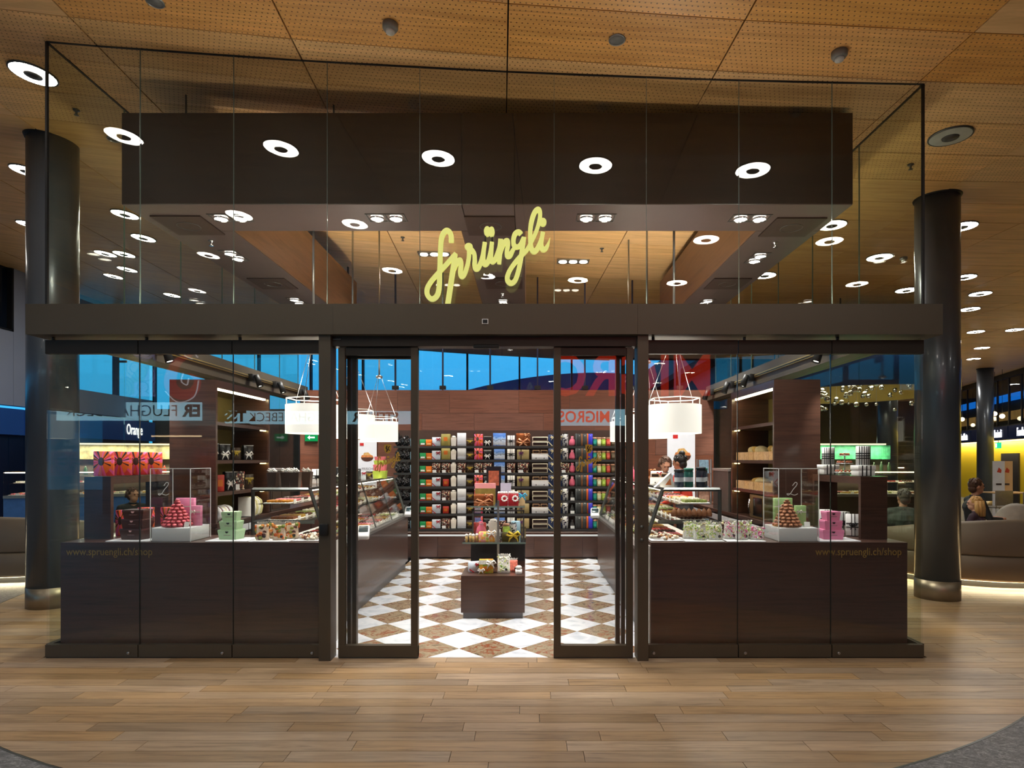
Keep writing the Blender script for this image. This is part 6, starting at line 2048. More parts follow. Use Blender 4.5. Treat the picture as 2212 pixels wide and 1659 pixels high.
# sunburst boxes on and under the left riser
RZ = CT + 0.52
for i, (x, y) in enumerate(((-3.555, 0.36), (-3.535, 0.56), (-3.515, 0.75), (-3.50, 0.95))):
    put('sunburst_gift_box', 'sunburst box on top of the left riser, %s from the front' % ('first', 'second', 'third', 'fourth')[i], (x, y, RZ), 0.5, (1.12, 1.3, 1.22))
put('sunburst_gift_box', 'narrow sunburst box under the left riser', (-3.49, 0.5, CT + 0.001), 0.2, (0.75, 1.0, 1.3))
put('sunburst_gift_box', 'sunburst box behind the brown carton stack', (-3.27, 0.47, CT + 0.001), 0.1, (0.9, 1.0, 1.45))
put('sunburst_gift_box', 'sunburst box left of the pink carton', (-3.09, 0.49, CT + 0.001), -0.1, (0.9, 0.9, 1.45))
# plaid boxes on and under the right riser


def plaid_tin(x, y, z, label):
    t = thing('plaid_tin', label, 'tin', (x, y, z))
    mb = MB(); mb.rbox(-0.07, 0.07, -0.06, 0.06, 0, 0.05, 0.003, 0, 1); mb.obj('base_box', C('plaid_white', (238, 238, 236)), t)
    mb = MB(); mb.rbox(-0.075, 0.075, -0.065, 0.065, 0.05, 0.09, 0.003, 0, 1); mb.obj('middle_box', C('plaid_white', (238, 238, 236)), t)
    mb = MB(); mb.lathe([(0.055, 0.09), (0.055, 0.25), (0.05, 0.253), (0.0, 0.253)], 24); mb.obj('tin', C('plaid_white', (238, 238, 236)), t)
    for a in range(-3, 4):
        an = -PI / 2 + a * 0.33
        mb = MB(); mb.box(-0.003, 0.003, -0.0012, 0.0012, 0.092, 0.25); mb.obj('stripe', M_RIB_B, t, (0.0553 * math.cos(an), 0.0553 * math.sin(an), 0), (0, 0, an + PI / 2))
    for z0 in (0.145, 0.165, 0.185):
        mb = MB(); mb.lathe([(0.0562, z0), (0.0562, z0 + 0.009)], 24, cap=False); mb.obj('band', M_RIB_B, t)
    for x0 in (-0.045, -0.01, 0.025):
        mb = MB(); mb.box(x0, x0 + 0.01, -0.0665, -0.065, 0.0, 0.088); mb.obj('stripe', M_RIB_B, t)


plaid_tin(2.85, 0.40, RZ, 'tall plaid tin on plaid boxes on the right riser, nearer one')
plaid_tin(2.84, 0.98, RZ, 'tall plaid tin on plaid boxes on the right riser, farther one')
t = thing('cake_stand', 'three tier cake stand with pralines on the right riser', 'cake stand', (2.86, 0.72, RZ))
mb = MB(); mb.lathe([(0.05, 0), (0.045, 0.006), (0.006, 0.012), (0.005, 0.2), (0.0, 0.205)], 16); mb.obj('stem', M_CHROME, t)
for i, (z, r) in enumerate(((0.02, 0.085), (0.1, 0.07), (0.17, 0.05))):
    mb = MB(); mb.lathe([(0.0, z), (r, z + 0.002), (r, z + 0.006), (0.0, z + 0.006)], 24); pt = mb.obj('plate', M_LACQ, t)
    mb = MB()
    for a in range(int(r * 160)):
        an = 2 * PI * a / int(r * 160)
        mb.ball(((r - 0.016) * math.cos(an), (r - 0.016) * math.sin(an), z + 0.016), 0.011, 7)
    o = mb.obj('pralines', mat('praline_tan', (170, 90, 60), 0.4, 0, 0.3, 50), pt); o['kind'] = 'stuff'
for i, (x, y, rz, tilt, lab) in enumerate(((2.80, 0.47, -0.4, 0.3, 'leaning against the riser'), (2.84, 0.72, 0.1, 0.0, 'standing in the riser opening'), (2.80, 0.95, -0.2, 0.0, 'at the rear of the riser opening'), (2.66, 0.46, 0.35, 0.35, 'leaning behind the pink carton stack'))):
    o = put('plaid_gift_box', 'white and black striped box %s' % lab, (x, y, CT + 0.002), rz, (0.95, 1, 1.25))
    o.rotation_euler = (-tilt * 0.5, 0, rz)

# ---------------------------------------------------------------- goods in the tall units
xs_ = -3.3
for i, (y, k) in enumerate(((1.5, 'black_bow_box'), (1.75, 'black_bow_box'), (2.0, 'dark_gift_box'), (2.3, 'black_bow_box'))):
    put(k, '%s on the left upper niche shelf, %s from the front' % (DESC[k], ('first', 'second', 'third', 'fourth')[i]), (xs_ + 0.06, y, 1.541), 0.9, (1.0, 1.1, 1.25))
for i, (y, k) in enumerate(((1.45, 'dark_gift_box'), (1.65, 'small_red_box'), (1.87, 'black_bow_box'), (2.08, 'praline_print_box'), (2.32, 'dark_gift_box'))):
    put(k, '%s on the left lower niche shelf, %s from the front' % (DESC[k], ('first', 'second', 'third', 'fourth', 'fifth')[i]), (xs_ + 0.06, y, 1.211), 0.9, (1.0, 1.1, 1.75 if k == 'small_red_box' else 1.5))
for i, (y, cc, nm) in enumerate(((1.5, (96, 40, 34), 'dark red'), (1.57, (236, 226, 180), 'cream'), (1.64, (100, 46, 40), 'brown red'), (1.71, (232, 232, 226), 'white'))):
    t = thing('ribbon_spool', '%s ribbon spool on the left back counter' % nm, 'ribbon spool', (-3.2, y, 0.902))
    xf = Matrix.Translation((0, 0, 0.085)) @ Matrix.Rotation(PI / 2, 4, 'X')
    mb = MB(); mb.lathe([(0.02, -0.02), (0.078, -0.02), (0.078, 0.02), (0.02, 0.02)], 24, xf=xf, cap=False); mb.obj('ribbon', C('spool_' + nm.replace(' ', '_'), cc), t)
    mb = MB(); mb.lathe([(0.085, 0.021), (0.085, 0.025), (0.018, 0.025), (0.018, 0.021)], 24, xf=xf, cap=False); mb.obj('flange', M_CARD, t)
for i in range(4):
    t = thing('upright_plate', 'round edged white plate standing on the left back counter, %s of four' % ('first', 'second', 'third', 'fourth')[i], 'plate', (-3.15 + 0.0 * i, 2.1 + 0.06 * i, 0.902))
    mb = MB(); mb.prism([(-0.1, 0), (0.04, 0), (0.085, 0.03), (0.1, 0.1), (0.085, 0.18), (0.03, 0.22), (-0.1, 0.22)], 0, 0.012, 'y'); mb.obj('plate', C('plate_%d' % (i % 2), ((240, 238, 226), (214, 206, 150))[i % 2]), t)
    mb = MB(); mb.box(-0.1, 0.06, -0.01, 0.02, 0, 0.006); mb.obj('foot', M_STEEL, t)
# bread crates on the right unit
for i, (z, y0) in enumerate(((1.541, 1.42), (1.211, 1.42))):
    for j in range(2):
        t = thing('bread_crate', 'pale wooden crate on the %s niche shelf of the right unit, %s' % (('upper', 'lower')[i], ('nearer', 'farther')[j]), 'crate', (2.68, y0 + j * 0.58, z))
        w_, l_, h_ = 0.34, 0.55, 0.09
        for q in range(4):
            mb = MB(); mb.box(-w_ / 2, -w_ / 2 + 0.012, q * l_ / 4 + 0.003, (q + 1) * l_ / 4 - 0.003, 0, h_); mb.obj('slat', M_CRATE, t)
        mb = MB(); mb.box(w_ / 2 - 0.012, w_ / 2, 0, l_, 0, h_); mb.obj('rear_board', M_CRATE, t)
        for y in (0, l_ - 0.012):
            mb = MB(); mb.box(-w_ / 2 + 0.013, w_ / 2 - 0.013, y, y + 0.012, 0, h_); mb.obj('end_board', M_CRATE, t)
        mb = MB(); mb.box(-w_ / 2 + 0.013, w_ / 2 - 0.013, 0.012, l_ - 0.012, 0, 0.01); mb.obj('bottom', M_CRATE, t)
        for q in range(3):
            mb = MB(); mb.box(-w_ / 2 - 0.012, -w_ / 2 - 0.009, 0.06 + q * 0.18, 0.11 + q * 0.18, -0.036, 0.0); mb.obj('price_tag', M_CARD, t)
        for q in range(3 if i == 0 else 2):
            mb = MB()
            if (q + j) % 2 == 0:
                for e in range(7):
                    mb.ball((0.0, e * 0.028 - 0.08, 0.0), (0.062 - abs(e - 3) * 0.009, 0.032, 0.058 - abs(e - 3) * 0.007), 10)
                nm, mt = 'plaited', mat('plait_crust', (214, 170, 84), 0.45, 0, 0.25, 30)
            else:
                mb.ball((0, 0, 0), (0.075, 0.11, 0.06), 14)
                nm, mt = 'floury oval', mat('flour_crust', (230, 206, 150), 0.6, 0, 0.15, 20)
            o = mb.obj('bread_loaf', mt, None, (2.66 + 0.02 * q, y0 + j * 0.58 + 0.11 + q * 0.165, z + (0.095 if i == 0 else 0.075)), (0.35 if i == 0 else 0.1, 0, 0.2))
            tag(o, '%s loaf in the %s crate of the %s niche shelf, %s' % (nm, ('nearer', 'farther')[j], ('upper', 'lower')[i], ('first', 'second', 'third')[q]), 'bread')
t = thing('small_oven', 'small brown oven on the right back counter', 'oven', (2.70, 1.66, 0.902))
mb = MB(); mb.rbox(-0.2, 0.2, 0, 0.42, 0, 0.26, 0.006); mb.obj('housing', mat('oven_bronze', (110, 90, 50), 0.35, 0.4), t)
mb = MB(); mb.box(-0.205, -0.2, 0.05, 0.3, 0.03, 0.23); mb.obj('door_glass', mat('oven_glass', (14, 12, 10), 0.1), t)
mb = MB(); mb.tube([(-0.225, 0.34, 0.05), (-0.235, 0.35, 0.13), (-0.225, 0.34, 0.21)], 0.01, 8); mb.obj('handle', M_CHROME, t)

# ---------------------------------------------------------------- on top of the cases
for i, (x, y) in enumerate(((-2.26, 0.66), (-2.16, 0.72), (-2.06, 0.66), (-2.18, 0.92), (-2.05, 0.92))):
    t = thing('bow_cup', 'brown flared cup with white bow on the left case, %s' % ('front left', 'front middle', 'front right', 'rear left', 'rear right')[i], 'gift cup', (x, y, 1.298))
    mb = MB(); mb.taper(0.034, 0.03, 0, 0.135, 1.3); mb.obj('cup', C('cup_brown', (74, 56, 46)), t)
    mb = MB(); mb.ball((0, 0, 0.145), (0.042, 0.036, 0.018), 8); bow(mb, (0, -0.03, 0.15), 0.035); mb.obj('bow', M_RIB_W, t)
for i, (x, y, k, sz) in enumerate(((-2.15, 1.5, 'plaid_gift_box', 1.0), (-2.15, 1.75, 'white_gift_carton', 0.8), (-2.12, 2.2, 'black_bow_box', 1.2), (-2.12, 2.45, 'grey_book_box', 0.9), (-2.05, 2.62, 'brown_book_box', 0.8), (-2.05, 2.8, 'ribboned_gift_box', 0.8), (-2.0, 2.95, 'dark_gift_box', 0.9))):
    put(k, '%s on the left pastry case, %s along it' % (DESC[k], ORD[i]), (x, y, 1.298), 0.4, sz)
for i, (z, m, h) in enumerate(((1.298, 'lime', 0.1), (1.3985, 'rose', 0.08), (1.479, 'lime', 0.055), (1.5345, 'rose', 0.05))):
    mm = mat('lime_carton', (190, 214, 80), 0.45) if m == 'lime' else mat('rose_carton', (238, 120, 130), 0.45)
    k = 1 - i * 0.08
    t = thing('flared_carton', '%s flared carton, %s of the stack on the left case' % (m, ('lowest', 'second', 'third', 'topmost')[i]), 'carton', (-1.94, 3.3, z))
    mb = MB(); mb.taper(0.075 * k, 0.06 * k, 0, h - 0.01, 1.12); mb.obj('box', mm, t)
    mb = MB(); mb.taper(0.085 * k, 0.068 * k, h - 0.01, h, 0.98); mb.obj('lid', mm, t)
for i, (x, y, h, c2) in enumerate(((1.36, 0.68, 0.16, (60, 70, 84)), (1.46, 0.74, 0.17, (40, 90, 84)), (1.56, 0.70, 0.18, (40, 44, 56)), (1.62, 0.85, 0.17, (50, 60, 70)))):
    t = thing('sweet_jar', 'tall glass sweet jar on the right case, %s from the left' % ('first', 'second', 'third', 'fourth')[i], 'jar', (x, y, 1.298))
    mb = MB(); mb.lathe([(0.04, 0), (0.042, 0.006), (0.042, h - 0.03), (0.036, h - 0.02)], 18); mb.obj('glass_body', mat('jar_fill_%d' % i, c2, 0.12, 0, 0.3, 30), t)
    mb = MB(); mb.lathe([(0.044, h - 0.02), (0.044, h), (0.0, h + 0.004)], 18); mb.obj('lid', mat('jar_cap_%d' % (i % 2), ((30, 34, 44), (24, 110, 90))[i % 2], 0.3), t)
    mb = MB(); mb.lathe([(0.0425, 0.05), (0.0425, 0.09)], 18, cap=False); mb.obj('label_band', C('jar_band', (200, 206, 214)), t)
t = thing('paper_cone', 'stack of white wrapping papers on the right case', 'paper', (1.24, 0.74, 1.298), 0.3)
mb = MB(); mb.prism([(-0.1, 0), (0.1, 0), (0.06, 0.13)], -0.02, 0.02, 'y'); mb.obj('sheets', M_CARD, t)
mb = MB(); mb.prism([(0.0, 0.02), (0.06, 0.02), (0.05, 0.08)], -0.024, -0.02, 'y'); mb.obj('print', mat('print_orange', (200, 120, 70), 0.5, 0, 0.3, 40), t)
for i, (x, y, k, sz) in enumerate(((1.35, 1.4, 'white_suitcase_box', 0.8), (1.4, 1.8, 'ribboned_gift_box', 1), (1.4, 2.2, 'copper_gift_box', 0.7), (1.4, 2.7, 'plaid_gift_box', 1), (1.35, 3.1, 'pink_pouch', 1.2))):
    put(k, '%s on the right pastry case, %s along it' % (DESC[k], ORD[i]), (x, y, 1.298), -0.3, sz)
# chocolate cones on a glass tray inside the front of the right case
for i in range(8):
    mb = MB(); mb.lathe([(0.026, 0), (0.028, 0.02), (0.018, 0.055), (0.0, 0.075)], 12)
    tag(mb.obj('chocolate_cone', mat('cone_choc', (120, 76, 46), 0.35, 0, 0.2, 30), None, (1.30 + i * 0.044, 0.615, 1.04 if False else 1.0455)), '%s brown chocolate cone from the left in the right case' % NTH[i], 'chocolate', 'chocolate cones in the right case')

# ---------------------------------------------------------------- goods on the island
IX, IY = -0.33, 1.15
put('ribboned_gift_box', 'red and white ribboned pack on the low island block', (IX - 0.2, IY + 0.22, 0.419), 0.3, (0.9, 1.2, 0.8))
t = thing('marzipan_box', 'clear box of orange and green marzipan fruit on the low island block', 'sweet box', (IX - 0.075, IY + 0.17, 0.419), 0.05)
mb = MB(); mb.rbox(-0.07, 0.07, -0.05, 0.05, 0, 0.13, 0.004, 0, 1); mb.obj('fruit_fill', M_MARZ, t)
mb = MB(); mb.box(-0.072, 0.072, -0.054, -0.0505, 0.09, 0.132); mb.obj('clear_band', M_CELLO, t)
mb = MB(); bow(mb, (0.045, -0.058, 0.1), 0.05); bow(mb, (-0.05, -0.058, 0.03), 0.035); mb.obj('bow', M_RIB_W, t)
bag(IX + 0.1, IY + 0.17, 0.419, 0.13, 0.19, 0, M_CELLO, M_CELLO, 'pale green blossom bag on the low island block', 'blossom_bag', bits=('petal', PG, 60))
bag(IX + 0.19, IY + 0.27, 0.419, 0.1, 0.13, 0.2, mat('red_white_pack', (220, 120, 100), 0.4, 0, 0.4, 60), M_RIB_W, 'red and white sweet bag on the low island block', 'sweet_bag')
t = thing('rosette_tub', 'small white tub with rosette on the low island block', 'gift tub', (IX + 0.25, IY + 0.1, 0.419))
mb = MB(); mb.lathe([(0.032, 0), (0.034, 0.045), (0.0, 0.046)], 16); mb.obj('tub', M_CARD, t)
mb = MB(); mb.ball((0, 0, 0.065), (0.032, 0.032, 0.02), 8); mb.obj('rosette', M_RIB_W, t)
for i in range(4):
    t = thing('sweet_phial', 'little glass phial with white bow on the island shelf, %s from the left' % ('first', 'second', 'third', 'fourth')[i], 'jar', (IX - 0.3 + i * 0.035, IY + 0.47 + (i % 2) * 0.04, 0.685))
    mb = MB(); mb.lathe([(0.014, 0), (0.015, 0.055), (0.01, 0.06)], 12); mb.obj('phial', mat('phial_gold', (200, 170, 110), 0.2, 0, 0.2, 40), t)
    mb = MB(); mb.ball((0, 0, 0.07), (0.018, 0.018, 0.016), 7); mb.obj('bow', M_RIB_W, t)
t = thing('fruit_basket', 'clear box of pastel marzipan fruit on the island shelf', 'sweet box', (IX - 0.09, IY + 0.52, 0.685))
mb = MB(); mb.rbox(-0.085, 0.085, -0.05, 0.05, 0, 0.1, 0.006, 0, 1); mb.obj('fruit_fill', spotted('pastel_fruit', (236, 210, 160), [(236, 160, 110), (230, 200, 80), (236, 150, 150), (180, 200, 90), (240, 170, 60)], 34), t)
mb = MB(); bow(mb, (0.05, -0.056, 0.09), 0.05); mb.obj('bow', M_RIB_W, t)
t = thing('gold_box', 'dark box with golden bow on the island shelf', 'gift box', (IX + 0.16, IY + 0.52, 0.685))
mb = MB(); mb.rbox(-0.09, 0.09, -0.05, 0.05, 0, 0.09, 0.004, 0, 1); mb.obj('box', C('olive_dark', (70, 60, 20), 0.3), t)
mb = MB(); bow(mb, (0.03, -0.056, 0.07), 0.07); mb.obj('bow', M_RIB_G, t)
for i, (x, y, k, sz) in enumerate(((-0.18, 0.9, 'pink_pouch', 1.2), (-0.05, 1.0, 'white_paper_bag', 1.3), (0.1, 0.9, 'lime_jar', 1.2), (0.18, 0.95, 'white_printed_tin', 0.8), (-0.2, 1.25, 'small_red_box', 1.2), (0.02, 1.3, 'praline_print_box', 1), (0.2, 1.3, 'light_blue_box', 1.2))):
    put(k, '%s inside the island glass case, %s one' % (DESC[k], ORD[i]), (IX + x, IY + y, 0.686), 0.1, sz)
put('copper_gift_box', 'gold and pink gift bag standing on the island top shelf', (IX - 0.14, IY + 0.72, 1.048), 0.0, (0.95, 0.8, 0.62))
t = thing('pink_gift_bag', 'tall pink and gold gift bag on the island top shelf', 'gift bag', (IX - 0.13, IY + 0.86, 1.048))
mb = MB(); mb.taper(0.11, 0.05, 0, 0.22, 1.02); mb.obj('bag', mat('gold_foil_bag', (170, 150, 80), 0.25, 0.4, 0.3, 12), t)
mb = MB(); mb.taper(0.113, 0.052, 0.18, 0.235, 1.0); mb.obj('rim', C('rose_rim', (238, 160, 160)), t)
mb = MB(); mb.box(-0.1, -0.03, -0.054, -0.052, 0.01, 0.07); mb.obj('price_card', M_CARD, t)
for i in range(2):
    t = thing('red_flower_box', 'red box with white paper flower on the island top shelf, %s' % ('left', 'right')[i], 'gift box', (IX + 0.07 + i * 0.115, IY + 0.68, 1.048))
    mb = MB(); mb.rbox(-0.055, 0.055, -0.05, 0.05, 0, 0.13, 0.003, 0, 1); mb.obj('box', C('deep_red', (160, 14, 30)), t)
    mb = MB()
    for q in range(9):
        a = 2 * PI * q / 9
        mb.ball((0.02 + 0.026 * math.cos(a), -0.054, 0.08 + 0.026 * math.sin(a)), (0.011, 0.004, 0.011), 6)
    mb.obj('paper_flower', M_RIB_W, t)
    mb = MB()
    for q in range(5):
        mb.ball((-0.04 + 0.02 * q, -0.01, 0.14), (0.016, 0.02, 0.016), 6)
    mb.obj('white_tuft', M_RIB_W, t)
t = thing('turquoise_bow_pack', 'clear pack with turquoise bow at the right of the island', 'gift pack', (IX + 0.28, IY + 0.8, 1.048))
mb = MB(); mb.taper(0.03, 0.03, 0, 0.08, 1.1); mb.obj('pack', C('tan_pack', (200, 176, 130)), t)
mb = MB(); bow(mb, (0, -0.03, 0.1), 0.05); mb.obj('bow', M_RIB_T, t)
t = thing('picture_stand', 'dark standing picture card with a chocolate photo on the island', 'sign', (IX - 0.05, IY + 1.1, 1.048))
mb = MB(); mb.box(-0.085, 0.085, -0.006, 0.006, 0.0, 0.42); mb.obj('card', C('card_dark', (34, 30, 34), 0.3), t)
mb = MB(); mb.box(-0.06, 0.06, -0.009, -0.006, 0.2, 0.37); mb.obj('photo', mat('choc_photo', (170, 90, 64), 0.4, 0, 0.5, 30), t)
mb = MB(); mb.box(-0.02, 0.02, -0.009, -0.006, 0.1, 0.112); mb.obj('print_line', C('pale_line', (200, 190, 190)), t)
mb = MB(); mb.box(-0.08, 0.08, -0.05, 0.05, 0.0, 0.006); mb.obj('foot', M_BLACK, t)
t = thing('lilac_card', 'pale lilac card standing on the island top shelf', 'card', (IX + 0.09, IY + 1.05, 1.048))
mb = MB(); mb.box(-0.06, 0.06, -0.004, 0.004, 0, 0.23); mb.obj('card', C('lilac', (196, 194, 214)), t)
mb = MB(); mb.box(-0.05, 0.05, -0.03, 0.03, 0, 0.005); mb.obj('foot', M_STEEL, t)

# ================================================================== FOOD HALL BEYOND THE SHOP
# oblique wall with navy sign band, yellow tiles and dark upper glazing
WD = (-0.3326, -1.0)
wn_len = math.hypot(*WD)
wang = math.atan2(WD[1], WD[0])
P0 = (9.38 + 0.3326 * 22.0, 22.0 - D0)          # point of the wall at 22 m
wf = estruct('wall_food_hall', 'oblique food hall wall with yellow tiles and dark upper glazing', (P0[0], P0[1], 0), wang)
M_YTILE = mat('yellow_tile', (236, 204, 40), 0.4, 0, 0.18, 60)
mb = MB(); mb.box(-9, 14, 0.15, 0.3, 0, 2.2); mb.obj('yellow_wall', M_YTILE, wf)
mb = MB(); mb.box(-9, 14, 0.3, 0.5, 0, 4.6); mb.obj('core', mat('hall_core', (24, 22, 24), 0.6), wf)
mb = MB(); mb.box(0.6, 1.95, 0.10, 0.16, 0.0, 1.75); mb.obj('kitchen_opening', mat('opening_dark', (34, 22, 18), 0.7), wf)
mb = MB(); mb.box(-9, 14, -0.02, 0.06, 4.3, 4.6); mb.obj('top_beam', M_BLACK, wf)
mb = MB(); mb.box(-9, 14, 0.03, 0.3, 2.66, 2.72); mb.obj('sill', M_BLACK, wf)
mb = MB(); mb.box(-9, 14, 0.2, 0.24, 3.55, 3.8); mb.obj('blue_light_band', glow('blue_cove', (24, 120, 220), 1.1), wf)
mb = MB(); mb.box(-9, 14, 0.2, 0.24, 2.9, 3.2); mb.obj('warm_light_band', mat('warm_band', (170, 120, 60), 0.5, 0, 0.5, 1.2, emit=0.5), wf)
mb = MB(); mb.box(-9, 14, -0.06, -0.02, 2.16, 2.19); mb.obj('wash_light', glow('wash_led', (255, 220, 140), 6.0), wf)
ld = bpy.data.lights.new('wall_wash', 'AREA'); ld.shape = 'RECTANGLE'; ld.size = 20; ld.size_y = 0.05; ld.energy = 130; ld.color = (1, 0.9, 0.66)
link('wash_glow', ld, wf, (2.5, -0.1, 2.15), (math.radians(20), 0, 0))
for i in range(24):
    u = -9 + i * 0.95
    mb = MB(); mb.box(u, u + 0.05, 0.0, 0.06, 2.7, 4.32); mb.obj('mullion', M_BLACK, wf)
    mb = MB(); mb.box(u + 0.05, u + 0.95, 0.02, 0.03, 2.72, 4.3); mb.obj('pane', M_DARKGLASS, wf)
for i, u in enumerate((-3.4, -1.2, 0.9, 1.8, 2.4)):
    x, y = P0[0] + math.cos(wang) * u - math.sin(wang) * -0.5, P0[1] + math.sin(wang) * u + math.cos(wang) * -0.5
    t = thing('globe_lamp', 'warm globe lamp hanging before the upper food hall glazing, %s from the left' % ('first', 'second', 'third', 'fourth', 'fifth')[i], 'lamp', (x, y, 2.95 + 0.12 * (i % 2)))
    mb = MB(); mb.ball((0, 0, 0), 0.075, 12); mb.obj('globe', glow('globe_warm', (255, 236, 190), 8.0), t)
    mb = MB(); mb.tube([(0, 0, 0.07), (0, 0, ceil_z(x) - 2.95 - 0.12 * (i % 2))], 0.006, 6); mb.obj('cord', M_BLACK, t)
for a, b, s, tx, sx, lab in ((-3.2, -1.55, 'Pizza&Pasta', -2.25, 0.44, 'navy food sign with white lettering Pizza&Pasta'), (-1.5, 0.15, '', 0, 1, 'short blank navy sign panel behind the slim column'), (0.2, 1.75, 'Umaizushi', 0.98, 0.42, 'navy food sign with white lettering Umaizushi'), (1.8, 6.0, 'Foodla', 2.72, 0.5, 'navy food sign with white lettering starting Foodla')):
    x, y = P0[0] + math.cos(wang) * a - math.sin(wang) * -0.12, P0[1] + math.sin(wang) * a + math.cos(wang) * -0.12
    t = thing('food_sign', lab, 'sign', (x, y, 2.2), wang)
    mb = MB(); mb.box(0.02, b - a - 0.02, 0, 0.1, 0, 0.46); mb.obj('panel', M_NAVY, t)
    if s:
        me = text_mesh(s, 0.38, 0.006, glow('sign_white', (245, 248, 255), 1.6), 'CENTER', 0.006, sx)
        link('lettering', me, t, (tx - a, -0.008, 0.22), (PI / 2, 0, 0))
x, y = P0[0] + math.cos(wang) * 1.15, P0[1] + math.sin(wang) * 1.15
t = thing('exit_sign', 'green exit sign with white figure before the yellow wall', 'sign', (x - 0.2, y, 2.02), wang)
mb = MB(); mb.box(-0.2, 0.2, -0.02, 0.02, -0.1, 0.1); mb.obj('panel', glow('exit_green2', (40, 190, 140), 1.5), t)
mb = MB(); mb.box(-0.16, -0.06, -0.03, -0.021, -0.07, 0.07); mb.obj('figure', glow('exit_white', (240, 250, 245), 1.6), t)
mb = MB(); mb.tube([(0, 0, 0.1), (0, 0, 0.2)], 0.01, 6); mb.obj('stem', M_STEEL_D, t)
# menu totems, chairs and a table before the yellow wall
for i, (px, c_) in enumerate(((2157, (206, 212, 230)), (2174, (206, 170, 130)))):
    x, y, _ = at(px, 1000, 16.5)
    t = thing('menu_totem', '%s menu totem before the yellow wall' % ('pale blue', 'tan')[i], 'totem', (x, y, 0), -0.5)
    mb = MB(); mb.box(-0.13, 0.13, -0.03, 0.03, 0.0, 1.5); mb.obj('board', mat('totem_%d' % i, c_, 0.5, 0, 0.05), t)
    mb = MB(); mb.prism([(-0.04, 1.2), (0.05, 1.18), (0.06, 1.26), (0.0, 1.33)], -0.034, -0.03, 'y'); mb.obj('dish_print', C('print_red', (176, 60, 40)), t)
    mb = MB(); mb.box(-0.06, 0.06, -0.034, -0.03, 0.85, 0.9); mb.obj('print_line', C('print_dark', (60, 50, 50)), t)


def cafe_chair(px, py, d, rz, label):
    x, y, _ = at(px, py, d)
    t = thing('cafe_chair', label, 'chair', (x, y, 0), rz)
    mb = MB(); mb.rbox(-0.2, 0.2, -0.2, 0.2, 0.44, 0.47, 0.01); mb.obj('seat', mat('chair_grey', (120, 112, 100), 0.5), t)
    mb = MB(); mb.rbox(-0.2, 0.2, 0.18, 0.2, 0.5, 0.84, 0.008); mb.obj('backrest', mat('chair_grey', (120, 112, 100), 0.5), t)
    for sx_ in (-0.18, 0.18):
        for sy_ in (-0.18, 0.18):
            mb = MB(); mb.tube([(sx_, sy_, 0.45), (sx_ * 1.1, sy_ * 1.15, 0)], 0.011, 6); mb.obj('leg', M_STEEL, t)
    mb = MB(); mb.tube([(-0.18, 0.19, 0.45), (-0.18, 0.19, 0.6)], 0.011, 6); mb.obj('back_bar', M_STEEL, t)
    mb = MB(); mb.tube([(0.18, 0.19, 0.45), (0.18, 0.19, 0.6)], 0.011, 6); mb.obj('back_bar', M_STEEL, t)


cafe_chair(2155, 1060, 14.0, PI, 'grey cafe chair beside the slim column')
cafe_chair(2204, 1060, 13.4, PI + 0.3, 'grey cafe chair at the right picture edge')
x, y, _ = at(2175, 1060, 14.9)
t = thing('cafe_table', 'tan cafe table before the yellow wall', 'table', (x, y, 0))
mb = MB(); mb.rbox(-0.45, 0.45, -0.3, 0.3, 0.72, 0.75, 0.008); mb.obj('table_top', M_CRATE, t)
mb = MB(); mb.lathe([(0.2, 0), (0.2, 0.015), (0.03, 0.02), (0.03, 0.72)], 16); mb.obj('pedestal', M_STEEL_D, t)
# round lounge armchair
x, y, _ = at(2200, 1140, 10.4)
t = thing('tub_chair', 'pale grey tub armchair behind the round sofa', 'armchair', (x, y, 0), 2.4)
mb = MB(); mb.rbox(-0.3, 0.3, -0.3, 0.3, 0.12, 0.4, 0.06, 0, 3); mb.obj('seat', mat('tub_grey', (150, 144, 136), 0.6), t)
prof_ = []
vs, fs = [], []
for j in range(13):
    a = PI * 0.05 + PI * 0.9 * j / 12
    hh_ = 0.5 + 0.32 * math.sin(PI * j / 12)
    for r_, z_ in ((0.36, 0.12), (0.36, hh_ - 0.05), (0.33, hh_), (0.28, hh_ - 0.05), (0.27, 0.12)):
        vs.append((r_ * math.cos(a), r_ * math.sin(a), z_))
for j in range(12):
    for q in range(4):
        fs.append((j * 5 + q, (j + 1) * 5 + q, (j + 1) * 5 + q + 1, j * 5 + q + 1))
mb = MB(); mb.add(vs, fs, 0, True); mb.obj('backrest', mat('tub_grey', (150, 144, 136), 0.6), t)
mb = MB(); mb.lathe([(0.22, 0), (0.22, 0.12)], 24); mb.obj('base', M_STEEL_D, t)

# ---------------------------------------------------------------- round sofas with light under them
M_SOFA = mat('sofa_leather', (120, 106, 90), 0.45, 0, 0.05, 4)


